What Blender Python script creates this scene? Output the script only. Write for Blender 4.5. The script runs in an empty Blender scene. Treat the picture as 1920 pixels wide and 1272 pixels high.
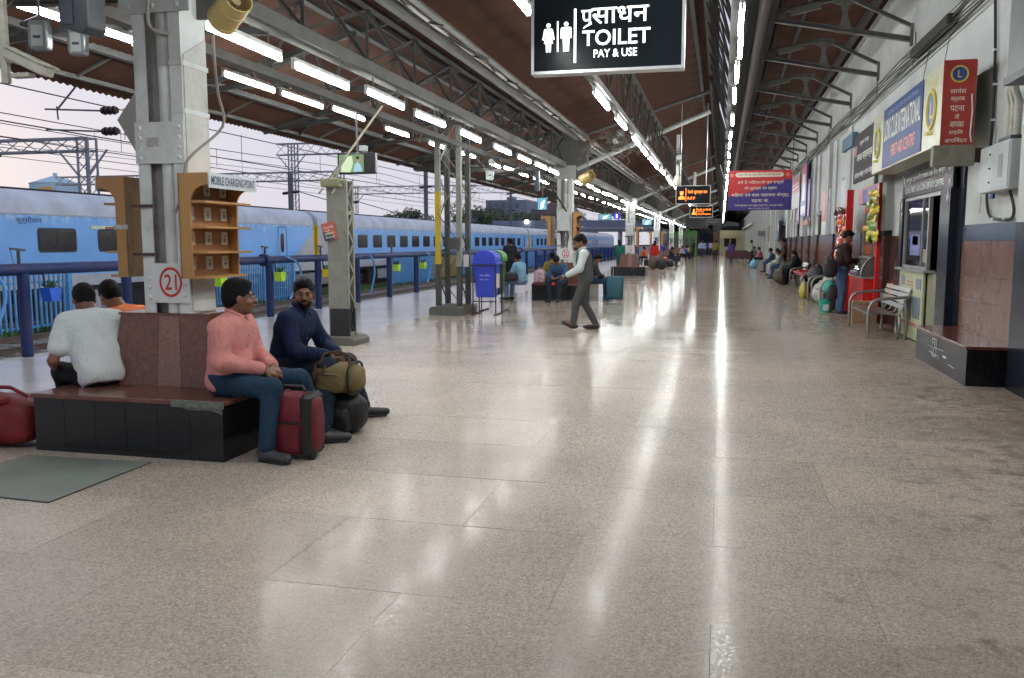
import bpy, math, random
import numpy as np
from mathutils import Vector, Matrix
random.seed(7)
PI = math.pi
SC = bpy.context.scene
COL = SC.collection

# ---------------------------------------------------------------- camera, sky, sun, exposure
cam = bpy.data.objects.new('camera', bpy.data.cameras.new('camera'))
COL.objects.link(cam)
cam.data.sensor_width = 36.0
cam.data.lens = 30.0
cam.data.clip_start = 0.05
cam.data.clip_end = 3000
_f = 1600.0
_R = Vector((0.97162207, 0.23653869, 0.0))            # image right in world (X, Y, Z)
_U = Vector((-0.02658885, 0.10921812, 0.99366213))
_F = Vector((-0.23503954, 0.96546406, -0.11240803))
cam.matrix_world = Matrix(((_R.x, _U.x, -_F.x, 0.0), (_R.y, _U.y, -_F.y, 0.0), (_R.z, _U.z, -_F.z, 1.5), (0, 0, 0, 1)))
SC.camera = cam

world = bpy.data.worlds.new('World'); SC.world = world; world.use_nodes = True
wn = world.node_tree.nodes; wl = world.node_tree.links
bg = wn['Background']
sky = wn.new('ShaderNodeTexSky'); sky.sky_type = 'NISHITA'; sky.sun_disc = False
sky.sun_elevation = math.radians(6); sky.sun_rotation = math.radians(-60)
sky.dust_density = 3.0
addn = wn.new('ShaderNodeMixRGB'); addn.blend_type = 'MIX'; addn.inputs[0].default_value = 0.90
tc = wn.new('ShaderNodeTexCoord'); sep = wn.new('ShaderNodeSeparateXYZ')
wl.new(tc.outputs['Generated'], sep.inputs[0])
rmp = wn.new('ShaderNodeValToRGB')
rmp.color_ramp.elements[0].position = 0.0; rmp.color_ramp.elements[0].color = (0.745, 0.735, 0.83, 1)
rmp.color_ramp.elements[1].position = 0.45; rmp.color_ramp.elements[1].color = (0.58, 0.65, 0.84, 1)
wl.new(sep.outputs[2], rmp.inputs[0])
scl = wn.new('ShaderNodeMixRGB'); scl.blend_type = 'MULTIPLY'; scl.inputs[0].default_value = 1
scl.inputs[2].default_value = (10, 10, 10, 1)
wl.new(rmp.outputs[0], scl.inputs[1])
wl.new(sky.outputs[0], addn.inputs[1]); wl.new(scl.outputs[0], addn.inputs[2])
wl.new(addn.outputs[0], bg.inputs[0]); bg.inputs[1].default_value = 0.078

sun = bpy.data.objects.new('sun', bpy.data.lights.new('sun', 'SUN')); COL.objects.link(sun)
sun.data.energy = 0.5; sun.data.angle = math.radians(20); sun.data.color = (1, 0.93, 0.86)
sun.rotation_euler = (math.radians(84), 0, math.radians(60))
SC.view_settings.view_transform = 'Standard'; SC.view_settings.look = 'None'
SC.view_settings.exposure = 0.42; SC.view_settings.gamma = 1.0; SC.view_settings.use_curve_mapping = False
SC.cycles.use_denoising = True
SC.cycles.max_bounces = 5; SC.cycles.diffuse_bounces = 3; SC.cycles.glossy_bounces = 3
SC.cycles.transmission_bounces = 3; SC.cycles.transparent_max_bounces = 6
SC.cycles.sample_clamp_indirect = 6; SC.cycles.caustics_reflective = False
TUBE = 58.0

# ---------------------------------------------------------------- materials
MATS = {}
def mat(key, col, rough=0.6, metal=0.0, var=0.18, scale=4.0, bump=0.15, bscale=60.0, grime=0.0, gcol=(0.05, 0.045, 0.04), emit=None, estr=0.0, col2=None, spec=0.5, coat=0.0, alpha=1.0, trans=0.0, stretch=None):
    if key in MATS: return MATS[key]
    m = bpy.data.materials.new(key); m.use_nodes = True
    n = m.node_tree.nodes; l = m.node_tree.links
    b = n['Principled BSDF']
    b.inputs['Roughness'].default_value = rough; b.inputs['Metallic'].default_value = metal
    b.inputs['Specular IOR Level'].default_value = spec
    b.inputs['Coat Weight'].default_value = coat; b.inputs['Coat Roughness'].default_value = 0.08
    b.inputs['Transmission Weight'].default_value = trans
    if emit:
        b.inputs['Emission Color'].default_value = (*emit, 1); b.inputs['Emission Strength'].default_value = estr
    tcn = n.new('ShaderNodeTexCoord'); mp = n.new('ShaderNodeMapping')
    l.new(tcn.outputs['Object'], mp.inputs[0])
    if stretch: mp.inputs['Scale'].default_value = stretch
    src = None
    nz = n.new('ShaderNodeTexNoise'); nz.inputs['Scale'].default_value = scale; nz.inputs['Detail'].default_value = 6
    nz.inputs['Roughness'].default_value = 0.65
    l.new(mp.outputs[0], nz.inputs[0])
    r = n.new('ShaderNodeValToRGB'); r.color_ramp.elements[0].position = 0.3; r.color_ramp.elements[1].position = 0.7
    a = [max(0, c * (1 - var)) for c in col]; c2 = col2 or [min(1, c * (1 + var)) for c in col]
    r.color_ramp.elements[0].color = (*a, 1); r.color_ramp.elements[1].color = (*c2, 1)
    l.new(nz.outputs[0], r.inputs[0]); src = r.outputs[0]
    if grime > 0:
        g = n.new('ShaderNodeTexNoise'); g.inputs['Scale'].default_value = scale * 0.6; g.inputs['Detail'].default_value = 10
        g.inputs['Roughness'].default_value = 0.75
        l.new(tcn.outputs['Object'], g.inputs[0])
        gr = n.new('ShaderNodeValToRGB'); gr.color_ramp.elements[0].position = 0.5; gr.color_ramp.elements[0].color = (0, 0, 0, 1)
        gr.color_ramp.elements[1].position = 0.78; gr.color_ramp.elements[1].color = (grime,) * 3 + (1,)
        l.new(g.outputs[0], gr.inputs[0])
        mx = n.new('ShaderNodeMixRGB'); mx.inputs[2].default_value = (*gcol, 1)
        l.new(gr.outputs[0], mx.inputs[0]); l.new(src, mx.inputs[1]); src = mx.outputs[0]
    l.new(src, b.inputs['Base Color'])
    if bump > 0:
        bz = n.new('ShaderNodeTexNoise'); bz.inputs['Scale'].default_value = bscale; bz.inputs['Detail'].default_value = 4
        l.new(mp.outputs[0], bz.inputs[0])
        bp = n.new('ShaderNodeBump'); bp.inputs['Strength'].default_value = bump; bp.inputs['Distance'].default_value = 0.01
        l.new(bz.outputs[0], bp.inputs['Height']); l.new(bp.outputs[0], b.inputs['Normal'])
    MATS[key] = m
    return m

def emat(key, col, s):
    if key in MATS: return MATS[key]
    m = bpy.data.materials.new(key); m.use_nodes = True; n = m.node_tree.nodes
    b = n['Principled BSDF']; b.inputs['Base Color'].default_value = (*[c * 0.6 for c in col], 1)
    b.inputs['Emission Color'].default_value = (*col, 1); b.inputs['Emission Strength'].default_value = s
    MATS[key] = m; return m

# ---------------------------------------------------------------- mesh building
OFF = {}
class MB:
    def __init__(s): s.v = []; s.f = []
    def add(s, vs, fs):
        k = len(s.v); s.v += [tuple(v) for v in vs]; s.f += [tuple(i + k for i in f) for f in fs]; return s
    def box(s, x0, x1, y0, y1, z0, z1):
        return s.add([(x0,y0,z0),(x1,y0,z0),(x1,y1,z0),(x0,y1,z0),(x0,y0,z1),(x1,y0,z1),(x1,y1,z1),(x0,y1,z1)],
                     [(0,3,2,1),(4,5,6,7),(0,1,5,4),(1,2,6,5),(2,3,7,6),(3,0,4,7)])
    def bbox(s, x0, x1, y0, y1, z0, z1, b=0.01):      # box with chamfered vertical and top edges
        b = min(b, (x1-x0)/2.01, (y1-y0)/2.01, (z1-z0)/2.01)
        pl = lambda i: [(x0+b-i, y0+0-0+ (b-i), 0)]
        def ring(e, z):
            a = b
            return [(x0+e+a,y0+e,z),(x1-e-a,y0+e,z),(x1-e,y0+e+a,z),(x1-e,y1-e-a,z),(x1-e-a,y1-e,z),(x0+e+a,y1-e,z),(x0+e,y1-e-a,z),(x0+e,y0+e+a,z)]
        vs = ring(b*0.5, z0) + ring(0, z0+b) + ring(0, z1-b) + ring(b*0.7, z1)
        fs = [tuple(range(7,-1,-1)), tuple(range(24,32))]
        for k in range(3):
            for i in range(8): j=(i+1)%8; fs.append((k*8+i,k*8+j,k*8+8+j,k*8+8+i))
        return s.add(vs, fs)
    def bar(s, p, q, w, h=None, up=(0,0,1)):
        h = h or w; p = Vector(p); q = Vector(q); d = (q-p).normalized(); u = Vector(up)
        if abs(d.dot(u)) > 0.98: u = Vector((1,0,0))
        a = d.cross(u).normalized(); b = a.cross(d).normalized()
        a *= w/2; b *= h/2
        vs = [p-a-b,p+a-b,p+a+b,p-a+b,q-a-b,q+a-b,q+a+b,q-a+b]
        return s.add(vs, [(0,1,2,3),(7,6,5,4),(0,4,5,1),(1,5,6,2),(2,6,7,3),(3,7,4,0)])
    def angle(s, p, q, w, t=0.008, up=(0,0,1)):      # L section
        p = Vector(p); q = Vector(q); d = (q-p).normalized(); u = Vector(up)
        if abs(d.dot(u)) > 0.98: u = Vector((1,0,0))
        a = d.cross(u).normalized(); b = a.cross(d).normalized()
        for (ca, cb, wa, wb) in ((0,0,w,t),(-w/2+t/2,w/2,t,w)):
            o = a*ca+b*cb
            s.bar(p+o, q+o, wa, wb, up)
        return s
    def tube(s, pts, r, n=8, cap=True):
        pts = [Vector(p) for p in pts]; rs = r if isinstance(r, (list, tuple)) else [r]*len(pts)
        k = len(s.v); prev = None
        for i, p in enumerate(pts):
            d = (pts[min(i+1,len(pts)-1)]-pts[max(i-1,0)]).normalized()
            if prev is None:
                u = Vector((0,0,1)) if abs(d.z) < 0.9 else Vector((1,0,0))
                a = d.cross(u).normalized()
            else: a = (prev - d*prev.dot(d)).normalized()
            prev = a; b = d.cross(a)
            for j in range(n):
                t = 2*PI*j/n; s.v.append(tuple(p+(a*math.cos(t)+b*math.sin(t))*rs[i]))
        for i in range(len(pts)-1):
            for j in range(n):
                j2 = (j+1)%n; s.f.append((k+i*n+j,k+i*n+j2,k+(i+1)*n+j2,k+(i+1)*n+j))
        if cap:
            s.f.append(tuple(k+j for j in range(n-1,-1,-1))); m = k+(len(pts)-1)*n; s.f.append(tuple(m+j for j in range(n)))
        return s
    def curve(s, pts, r, n=8, sub=5):
        P = [Vector(p) for p in pts]; P = [P[0]*2-P[1]]+P+[P[-1]*2-P[-2]]; out = []
        for i in range(1, len(P)-2):
            for k in range(sub):
                t = k/sub; a,b,c,d = P[i-1:i+3]
                out.append(.5*((2*b)+(c-a)*t+(2*a-5*b+4*c-d)*t*t+(3*b-a-3*c+d)*t**3))
        out.append(P[-2]); return s.tube(out, r, n)
    def prism(s, poly, axis, a, b):                 # poly in the two other axes
        def P(u, v, w):
            return (w,u,v) if axis=='x' else (u,w,v) if axis=='y' else (u,v,w)
        n = len(poly)
        vs = [P(u,v,a) for u,v in poly]+[P(u,v,b) for u,v in poly]
        fs = [tuple(range(n-1,-1,-1)), tuple(range(n,2*n))]+[(i,(i+1)%n,n+(i+1)%n,n+i) for i in range(n)]
        return s.add(vs, fs)
    def ball(s, c, r, n=10, m=7):
        rx, ry, rz = r if isinstance(r, (list, tuple)) else (r,r,r)
        k = len(s.v); cx, cy, cz = c
        s.v.append((cx,cy,cz+rz))
        for i in range(1,m):
            t = PI*i/m
            for j in range(n):
                p = 2*PI*j/n; s.v.append((cx+rx*math.sin(t)*math.cos(p),cy+ry*math.sin(t)*math.sin(p),cz+rz*math.cos(t)))
        s.v.append((cx,cy,cz-rz)); e = len(s.v)-1
        for j in range(n):
            s.f.append((k,k+1+j,k+1+(j+1)%n)); s.f.append((e,e-n+(j+1)%n,e-n+j))
        for i in range(m-2):
            for j in range(n):
                a = k+1+i*n+j; b = k+1+i*n+(j+1)%n; s.f.append((a,a+n,b+n,b))
        return s
    def xform(s, M, start=0):
        s.v[start:] = [tuple(M @ Vector(v)) for v in s.v[start:]]; return s
    def build(s, name, m, parent=None, smooth=False, bevel=0.0, label=None):
        me = bpy.data.meshes.new(name)
        off = OFF.get(parent.name, Vector((0,0,0))) if parent else Vector((0,0,0))
        me.from_pydata([(v[0]-off.x, v[1]-off.y, v[2]-off.z) for v in s.v], [], s.f)
        import bmesh
        bm = bmesh.new(); bm.from_mesh(me); bmesh.ops.recalc_face_normals(bm, faces=bm.faces[:]); bm.to_mesh(me); bm.free()
        me.materials.append(m)
        if smooth:
            me.polygons.foreach_set('use_smooth', [True]*len(me.polygons)); me.set_sharp_from_angle(angle=math.radians(40))
        o = bpy.data.objects.new(name, me); COL.objects.link(o)
        if parent: o.parent = parent; OFF[o.name] = off
        if label: o['label'] = label
        if bevel > 0:
            md = o.modifiers.new('bevel', 'BEVEL'); md.width = bevel; md.segments = 2; md.limit_method = 'ANGLE'
        return o

def B(*a): return MB().box(*a)
def thing(name, label, cat, loc=(0,0,0), group=None):
    o = bpy.data.objects.new(name, None); COL.objects.link(o); o.location = loc; o.empty_display_size = 0.1
    OFF[o.name] = Vector(loc)
    o['label'] = label; o['category'] = cat
    if group: o['group'] = group
    return o
def tag(o, label, cat, group=None):
    o['label'] = label; o['category'] = cat
    if group: o['group'] = group
    return o
def struct(o): o['kind'] = 'structure'; return o
def stuff(o, label=None, cat=None):
    o['kind'] = 'stuff'
    if label: o['label'] = label
    if cat: o['category'] = cat
    return o
def kids(o): return [c for c in KID.get(o.name, [])]
KID = {}
def reg():
    KID.clear()
    for o in COL.objects:
        if o.parent: KID.setdefault(o.parent.name, []).append(o)
def dup(root, loc=None, rz=None, label=None, scale=None, group=None):
    r = root.copy(); COL.objects.link(r)
    if loc is not None: r.location = loc
    if rz is not None: r.rotation_euler = (0,0,rz)
    if scale is not None: r.scale = scale if isinstance(scale, tuple) else (scale,)*3
    if label: r['label'] = label
    if group: r['group'] = group
    for ch in KID.get(root.name, []):
        c = ch.copy(); COL.objects.link(c); c.parent = r
        for g in KID.get(ch.name, []):
            d = g.copy(); COL.objects.link(d); d.parent = c
    return r

def text_verts(txt, size, bold=0.0, ext=0.0, sx=1.0, align='LEFT', italic=0.0):
    cu = bpy.data.curves.new('text', 'FONT'); cu.body = txt; cu.size = size; cu.offset = min(bold,.012)*size if txt.isascii() else min(bold,.02)*size*.4; cu.extrude = ext
    cu.align_x = align; cu.shear = italic; cu.resolution_u = 3
    o = bpy.data.objects.new('text', cu); COL.objects.link(o)
    dg = bpy.context.evaluated_depsgraph_get(); me = bpy.data.meshes.new_from_object(o.evaluated_get(dg))
    vs = [(v.co.x*sx, v.co.y, v.co.z) for v in me.vertices]; fs = [tuple(p.vertices) for p in me.polygons]
    bpy.data.objects.remove(o); bpy.data.curves.remove(cu); bpy.data.meshes.remove(me)
    return vs, fs
def text(mb, txt, pos, size, face='-y', bold=0.02, width=None, height=None, align='LEFT', ext=0.0, italic=0.0, rot=None):
    """lettering laid on a surface facing -y, -x or +x; width/height stretch it to a measured size"""
    vs, fs = text_verts(txt, size, bold, ext, 1.0, align, italic)
    if not vs: return mb
    xs = [v[0] for v in vs]; ys = [v[1] for v in vs]
    sx = width/(max(xs)-min(xs)) if width else 1.0
    sy = height/(max(ys)-min(ys)) if height else 1.0
    x0 = min(xs) if align=='LEFT' else (max(xs)+min(xs))/2; y0 = min(ys)
    out = []
    for x, y, z in vs:
        u = (x-x0)*sx; w = (y-y0)*sy
        if face=='-y': p = Vector((u, -z, w))
        elif face=='-x': p = Vector((-z, -u, w))
        elif face=='+x': p = Vector((z, u, w))
        if rot: p = rot @ p
        out.append(tuple(Vector(pos)+p))
    return mb.add(out, fs)

def OD(n):
    o = ['zeroth','first','second','third','fourth','fifth','sixth','seventh','eighth','ninth','tenth','eleventh','twelfth','thirteenth','fourteenth','fifteenth','sixteenth','seventeenth','eighteenth','nineteenth']
    if n < 20: return o[n]
    t = ['','','twenty','thirty','forty','fifty','sixty'][n//10]
    return (t[:-1]+'ieth') if n % 10 == 0 else t+'-'+o[n%10]
# ================================================================ SETTING: floor, ground, tracks
def floor_mat():
    m = bpy.data.materials.new('terrazzo'); m.use_nodes = True; n = m.node_tree.nodes; l = m.node_tree.links
    b = n['Principled BSDF']; geo = n.new('ShaderNodeNewGeometry')
    def ramp(src, stops):
        r = n.new('ShaderNodeValToRGB'); e = r.color_ramp.elements
        while len(e) < len(stops): e.new(0.5)
        for k, (p, c) in enumerate(stops): e[k].position = p; e[k].color = (*c, 1)
        l.new(src, r.inputs[0]); return r.outputs[0]
    def noise(sc, det=5, rough=0.6, mp=None):
        z = n.new('ShaderNodeTexNoise'); z.inputs['Scale'].default_value = sc; z.inputs['Detail'].default_value = det; z.inputs['Roughness'].default_value = rough
        l.new(mp or geo.outputs['Position'], z.inputs[0]); return z.outputs[0]
    def mix(f, a, c, mode='MIX'):
        x = n.new('ShaderNodeMixRGB'); x.blend_type = mode
        for i, s in enumerate((f, a, c)):
            if isinstance(s, (int, float)): x.inputs[i].default_value = s
            elif isinstance(s, tuple): x.inputs[i].default_value = (*s, 1)
            else: l.new(s, x.inputs[i])
        return x.outputs[0]
    v = n.new('ShaderNodeTexVoronoi'); v.inputs['Scale'].default_value = 130; l.new(geo.outputs['Position'], v.inputs[0])
    sv = n.new('ShaderNodeSeparateColor'); l.new(v.outputs['Color'], sv.inputs[0])
    chips = ramp(sv.outputs[0], [(0.0,(0.19,0.16,0.14)),(0.2,(0.33,0.275,0.23)),(0.42,(0.46,0.375,0.31)),(0.6,(0.43,0.40,0.355)),(0.8,(0.54,0.47,0.41)),(0.93,(0.74,0.69,0.62))])
    base = mix(0.48, (0.53,0.465,0.385), chips)
    oi = n.new('ShaderNodeObjectInfo')
    tone = ramp(oi.outputs['Random'], [(0,(0.88,0.87,0.86)),(0.5,(0.98,0.97,0.96)),(1,(1.08,1.06,1.04))])
    base = mix(1.0, base, tone, 'MULTIPLY')
    big = ramp(noise(0.8, 6), [(0.35,(0.82,0.82,0.82)),(0.65,(1.06,1.05,1.05))])
    base = mix(1.0, base, big, 'MULTIPLY')
    # brown spill marks towards the station wall
    sx = n.new('ShaderNodeSeparateXYZ'); l.new(geo.outputs['Position'], sx.inputs[0])
    mr = n.new('ShaderNodeMapRange'); mr.inputs[1].default_value = -0.2; mr.inputs[2].default_value = 2.4; mr.inputs[3].default_value = 0.0; mr.inputs[4].default_value = 0.17
    l.new(sx.outputs[0], mr.inputs[0])
    st = noise(5.5, 14, 0.78); ad = n.new('ShaderNodeMath'); ad.operation = 'ADD'; l.new(st, ad.inputs[0]); l.new(mr.outputs[0], ad.inputs[1])
    stm = ramp(ad.outputs[0], [(0.615,(0,0,0)),(0.70,(0.75,0.75,0.75))])
    base = mix(stm, base, (0.13,0.085,0.055))
    dst = ramp(noise(9, 10, 0.75), [(0.56,(0,0,0)),(0.75,(0.35,0.35,0.35))])
    base = mix(dst, base, (0.20,0.17,0.145))
    l.new(base, b.inputs['Base Color'])
    rgc = ramp(sv.outputs[1], [(0.0,(0.12,)*3),(0.30,(0.17,)*3),(0.40,(0.34,)*3),(1.0,(0.46,)*3)])
    far_ = n.new('ShaderNodeMapRange'); far_.inputs[1].default_value = 7; far_.inputs[2].default_value = 16; l.new(sx.outputs[1], far_.inputs[0])
    rg = mix(far_.outputs[0], rgc, (0.105,0.105,0.105))
    wear = ramp(noise(1.3, 7, 0.7), [(0.35,(0.9,)*3),(0.65,(1.25,)*3)])
    rg = mix(1.0, rg, wear, 'MULTIPLY')
    rg = mix(stm, rg, (0.5,0.5,0.5)); l.new(rg, b.inputs['Roughness'])
    b.inputs['Specular IOR Level'].default_value = 0.34
    bp = n.new('ShaderNodeBump'); bp.inputs['Strength'].default_value = 0.05; bp.inputs['Distance'].default_value = 0.006
    l.new(noise(13, 2), bp.inputs['Height'])
    b2 = n.new('ShaderNodeBump'); b2.inputs['Strength'].default_value = 0.06; b2.inputs['Distance'].default_value = 0.002
    l.new(noise(160, 2), b2.inputs['Height']); l.new(bp.outputs[0], b2.inputs['Normal']); l.new(b2.outputs[0], b.inputs['Normal'])
    return m
FLOOR = floor_mat()
JOINT = mat('joint_mortar', (0.12,0.105,0.09), 0.9)
CONC = mat('concrete', (0.30,0.29,0.27), 0.85, scale=3, grime=0.6, bump=0.3)
EDGE = mat('edge_stone_sky_tint', (0.40,0.38,0.38), 0.22, var=0.1, scale=1.2, bump=0.06, bscale=8, grime=0.25)  # edge stone, with the pale grey-lavender of reflected sky put into its colour

fl = struct(B(-8.75, 12, -9, 165, -0.55, -0.006).build('platform_floor', JOINT)); OFF[fl.name] = Vector((0,0,0))
XJ = [-5.85 + 1.3*i for i in range(8)]
g = 0.0007
k = 0
def slab(x0, x1, y0, y1):
    m = MB(); c = 0.0004
    t = [(x0+g+c,y0+g+c,0),(x1-g-c,y0+g+c,0),(x1-g-c,y1-g-c,0),(x0+g+c,y1-g-c,0)]
    b = [(x0+g,y0+g,-0.006),(x1-g,y0+g,-0.006),(x1-g,y1-g,-0.006),(x0+g,y1-g,-0.006)]
    m.add(t+b, [(0,1,2,3),(4,5,1,0),(5,6,2,1),(6,7,3,2),(7,4,0,3)])
    return m
for r in range(41):
    y0 = 0.60 + 0.905*r + 0.0
    off = 0.0 if r % 2 else -0.65
    for i in range(8):
        x0 = max(XJ[0], XJ[0] + 1.3*i + off); x1 = min(3.03, XJ[0] + 1.3*(i+1) + off)
        if x1-x0 < 0.1: continue
        dz = random.uniform(-0.0006, 0.0006)
        o = slab(x0, x1, y0, y0+0.905).build('floor_slab', FLOOR, fl)
        ax_, ay_ = random.uniform(-.0007,.0007), random.uniform(-.0007,.0007); cx_, cy_ = (x0+x1)/2, y0+.45
        for v_ in o.data.vertices: v_.co.z += dz + ax_*(v_.co.x-cx_) + ay_*(v_.co.y-cy_)
        k += 1
# the near and far remainder, laid as one sheet with the joint grid kept
m = MB()
for (ya, yb) in ((-9, 0.598), (37.71, 164)):
    m.add([(-5.85,ya,-0.0005),(3.03,ya,-0.0005),(3.03,yb,-0.0005),(-5.85,yb,-0.0005)], [(0,1,2,3)])
m.build('floor_sheet', FLOOR, fl)
for j in range(62):
    B(-8.75, -5.853, -9+2.8*j, -9+2.8*(j+1)-0.006, -0.0058, -0.001).build('edge_slab', EDGE, fl)
B(-8.98, -8.752, -9, 165, -0.35, 0.0).build('coping', mat('coping_stone', (0.33,0.32,0.31), 0.6, grime=0.5), fl)
B(-8.9, -8.76, -9, 165, -1.3, -0.36).build('platform_face', CONC, fl)

GRAV = mat('gravel_ground', (0.15,0.14,0.125), 0.95, var=0.5, scale=9, bump=1.0, bscale=30, grime=0.7, gcol=(0.05,0.05,0.03))
gs = MB()
gs.add([(-400,-60,-1.25),(-8.6,-60,-1.25),(-8.6,900,-1.25),(-400,900,-1.25)], [(0,1,2,3)])
struct(gs.build('ground', GRAV))
struct(MB().add([(-8.5,-60,-1.27),(300,-60,-1.27),(300,900,-1.27),(-8.5,900,-1.27)], [(0,1,2,3)]).build('ground', GRAV))
# ballast beds: relief plus loose stones
BAL = mat('ballast_stone', (0.21,0.195,0.18), 0.95, var=0.5, scale=14, bump=0.6, bscale=40)
def ballast(xc, y0, y1, stones):
    r = random.Random(int(xc*10)); m = MB(); w = 2.3
    nx, ny = 12, int((y1-y0)/1.2)
    vs = []
    for j in range(ny+1):
        for i in range(nx+1):
            u = -w + 2*w*i/nx; z = -1.0 if abs(u) < 1.55 else -1.0-0.28*(abs(u)-1.55)/(w-1.55)
            vs.append((xc+u+r.uniform(-.04,.04), y0+(y1-y0)*j/ny, z+r.uniform(-.025,.025)))
    fs = [(j*(nx+1)+i, j*(nx+1)+i+1, (j+1)*(nx+1)+i+1, (j+1)*(nx+1)+i) for j in range(ny) for i in range(nx)]
    m.add(vs, fs)
    for _ in range(stones):
        x = xc+r.uniform(-w,w); y = y0+(y1-y0)*r.random()**1.6; s = r.uniform(.025,.05); z = -0.99-(0.28*max(0,abs(x-xc)-1.55)/(w-1.55))
        p = [Vector((r.uniform(-1,1),r.uniform(-1,1),r.uniform(-1,1))).normalized()*s*r.uniform(.7,1.2) for _ in range(4)]
        a = [(s,0,0),(-s*.5,s*.8,0),(-s*.5,-s*.8,0),(0,0,s*1.1),(0,0,-s)]
        rot = Matrix.Rotation(r.uniform(0,6), 3, Vector((r.random(),r.random(),1)))
        m.add([tuple(rot@Vector(q)+Vector((x,y,z+s*.3))) for q in a], [(0,1,3),(1,2,3),(2,0,3),(1,0,4),(2,1,4),(0,2,4)])
    return stuff(m.build('ballast', BAL), 'bed of loose grey track stones under the rails', 'ballast')
ballast(-10.6, -10, 160, 800); ballast(-16.2, 4, 160, 9000); ballast(-21.0, 4, 170, 2500)
RAIL = mat('rail_steel', (0.16,0.12,0.10), 0.5, metal=0.5, grime=0.6, gcol=(0.12,0.06,0.03))
SLP = mat('sleeper_concrete', (0.24,0.22,0.20), 0.9, grime=0.5)
for xc, lab in ((-10.6,'empty railway track lying right against the platform edge'), (-16.2,'rusty empty railway track between the platform and the blue fence'), (-21.0,'railway track that carries the blue train')):
    t = thing('railway_track', lab, 'railway track', (xc,40,-1.0))
    for s in (-0.87, 0.87):
        m = MB(); x = xc+s
        m.prism([(x-.07,-.985),(x+.07,-.985),(x+.07,-.965),(x+.012,-.95),(x+.012,-.88),(x+.036,-.87),(x+.036,-.835),(x-.036,-.835),(x-.036,-.87),(x-.012,-.88),(x-.012,-.95),(x-.07,-.965)], 'y', -10, 165)
        m.build('rail', RAIL, t)
    y = 2
    for kk in range(90):
        B(xc-1.37, xc+1.37, y, y+.25, -1.06, -.975).build('sleeper', SLP, t); y += .65
    m = MB()
    while y < 160: m.box(xc-1.37, xc+1.37, y, y+.25, -1.06, -.975); y += .65
    o = m.build('sleeper', SLP, t); o['kind'] = 'stuff'
# weeds
def grass(name, lab, x0, x1, y0, y1, n, h, seed, col=(0.055,0.12,0.025)):
    r = random.Random(seed); m = MB()
    cl = [(r.uniform(x0,x1), r.uniform(y0,y1)) for _ in range(max(3,n//160))]
    for _ in range(n):
        cx, cy = r.choice(cl); x = min(x1,max(x0,r.gauss(cx,.35))); y = r.gauss(cy,.8); z = -1.12
        hh = h*r.uniform(.3,1.1); a = r.uniform(0,6.28); w = r.uniform(.015,.04); dx = math.cos(a)*w; dy = math.sin(a)*w; lx = r.uniform(-.12,.12); ly = r.uniform(-.12,.12)
        m.add([(x-dx,y-dy,z),(x+dx,y+dy,z),(x+dx*1.4+lx*.5,y+dy*1.4+ly*.5,z+hh*.6),(x-dx*1.4+lx*.5,y-dy*1.4+ly*.5,z+hh*.6),(x+lx,y+ly,z+hh)], [(0,1,2,3),(3,2,4)])
    return stuff(m.build(name, mat('weed_'+str(seed), col, 0.75, var=0.5, scale=2, bump=0)), lab, 'weeds')
grass('weeds', 'low green weeds growing along the foot of the blue fence', -18.6, -17.3, 14, 100, 15000, .42, 3)
grass('weeds', 'sparse green weeds between the two near tracks', -14.4, -12.6, 14, 110, 3500, .25, 4, (0.07,0.12,0.03))

# ================================================================ railing with water main on the platform edge
PIPE = mat('navy_pipe_paint', (0.007,0.019,0.085), 0.5, spec=.3, var=0.25, scale=3, bump=0.08, grime=0.25, gcol=(0.15,0.06,0.04))
HOSE = mat('light_blue_hose', (0.07,0.25,0.60), 0.4)
t = thing('water_pipe_railing', 'long navy blue water main carried on posts along the platform edge', 'railing', (-8.86, 20, 0))
MB().tube([(-8.86,-4,1.15),(-8.86,150,1.15)], 0.078, 16).build('pipe', PIPE, t, True)
for yy in (6.4, 15.45, 26.9, 38, 49.6): MB().tube([(-8.86,yy-.05,1.15),(-8.86,yy+.05,1.15)], 0.125, 16).build('flange', PIPE, t, True)
PY = [9.35-2.15, 9.35] + [11.35+2.15*i for i in range(40)]
for y in PY:
    MB().tube([(-8.86,y,0),(-8.86,y,1.10)], 0.075, 12).build('post', PIPE, t, True)
reg()
def hose(y, dz, d, s):
    p = []
    for i in range(13):
        u = i/12; p.append((-8.74+.06*math.sin(u*3), y+s*d*math.sin(u*PI*.92), 1.22-dz*u*1.05 + .25*math.sin(u*PI)*.6))
    return tag(MB().tube(p, .022, 8).build('hose', HOSE, None, True), '', 'hose', 'hoses hanging from the navy pipe')
for i, (y, dz, d, s, lab) in enumerate(((8.55,.9,.32,1,'light blue hose looping down behind the leftmost navy post'),(12.9,1.0,.35,1,'light blue hose hanging left of the navy post behind the pink shirt'),
      (16.1,.85,.55,1,'light blue hose sagging in a wide loop beside the steel post'),(20.4,1.0,.25,1,'light blue hose looping just right of the steel lattice post'),(24.8,.9,.3,1,'light blue hose hanging left of the mast legs'),
      (29.2,.95,.3,1,'light blue hose hanging behind the blue dustbin'))):
    hose(y, dz, d, s)['label'] = lab
POT = {'blue': mat('blue_pot', (0.02,0.10,0.55), 0.4), 'lime': mat('lime_pot', (0.35,0.60,0.03), 0.4), 'yellow': mat('yellow_pot', (0.65,0.50,0.02), 0.4)}
LEAF = mat('leaf_green', (0.05,0.12,0.03), 0.6, var=0.4)
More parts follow.
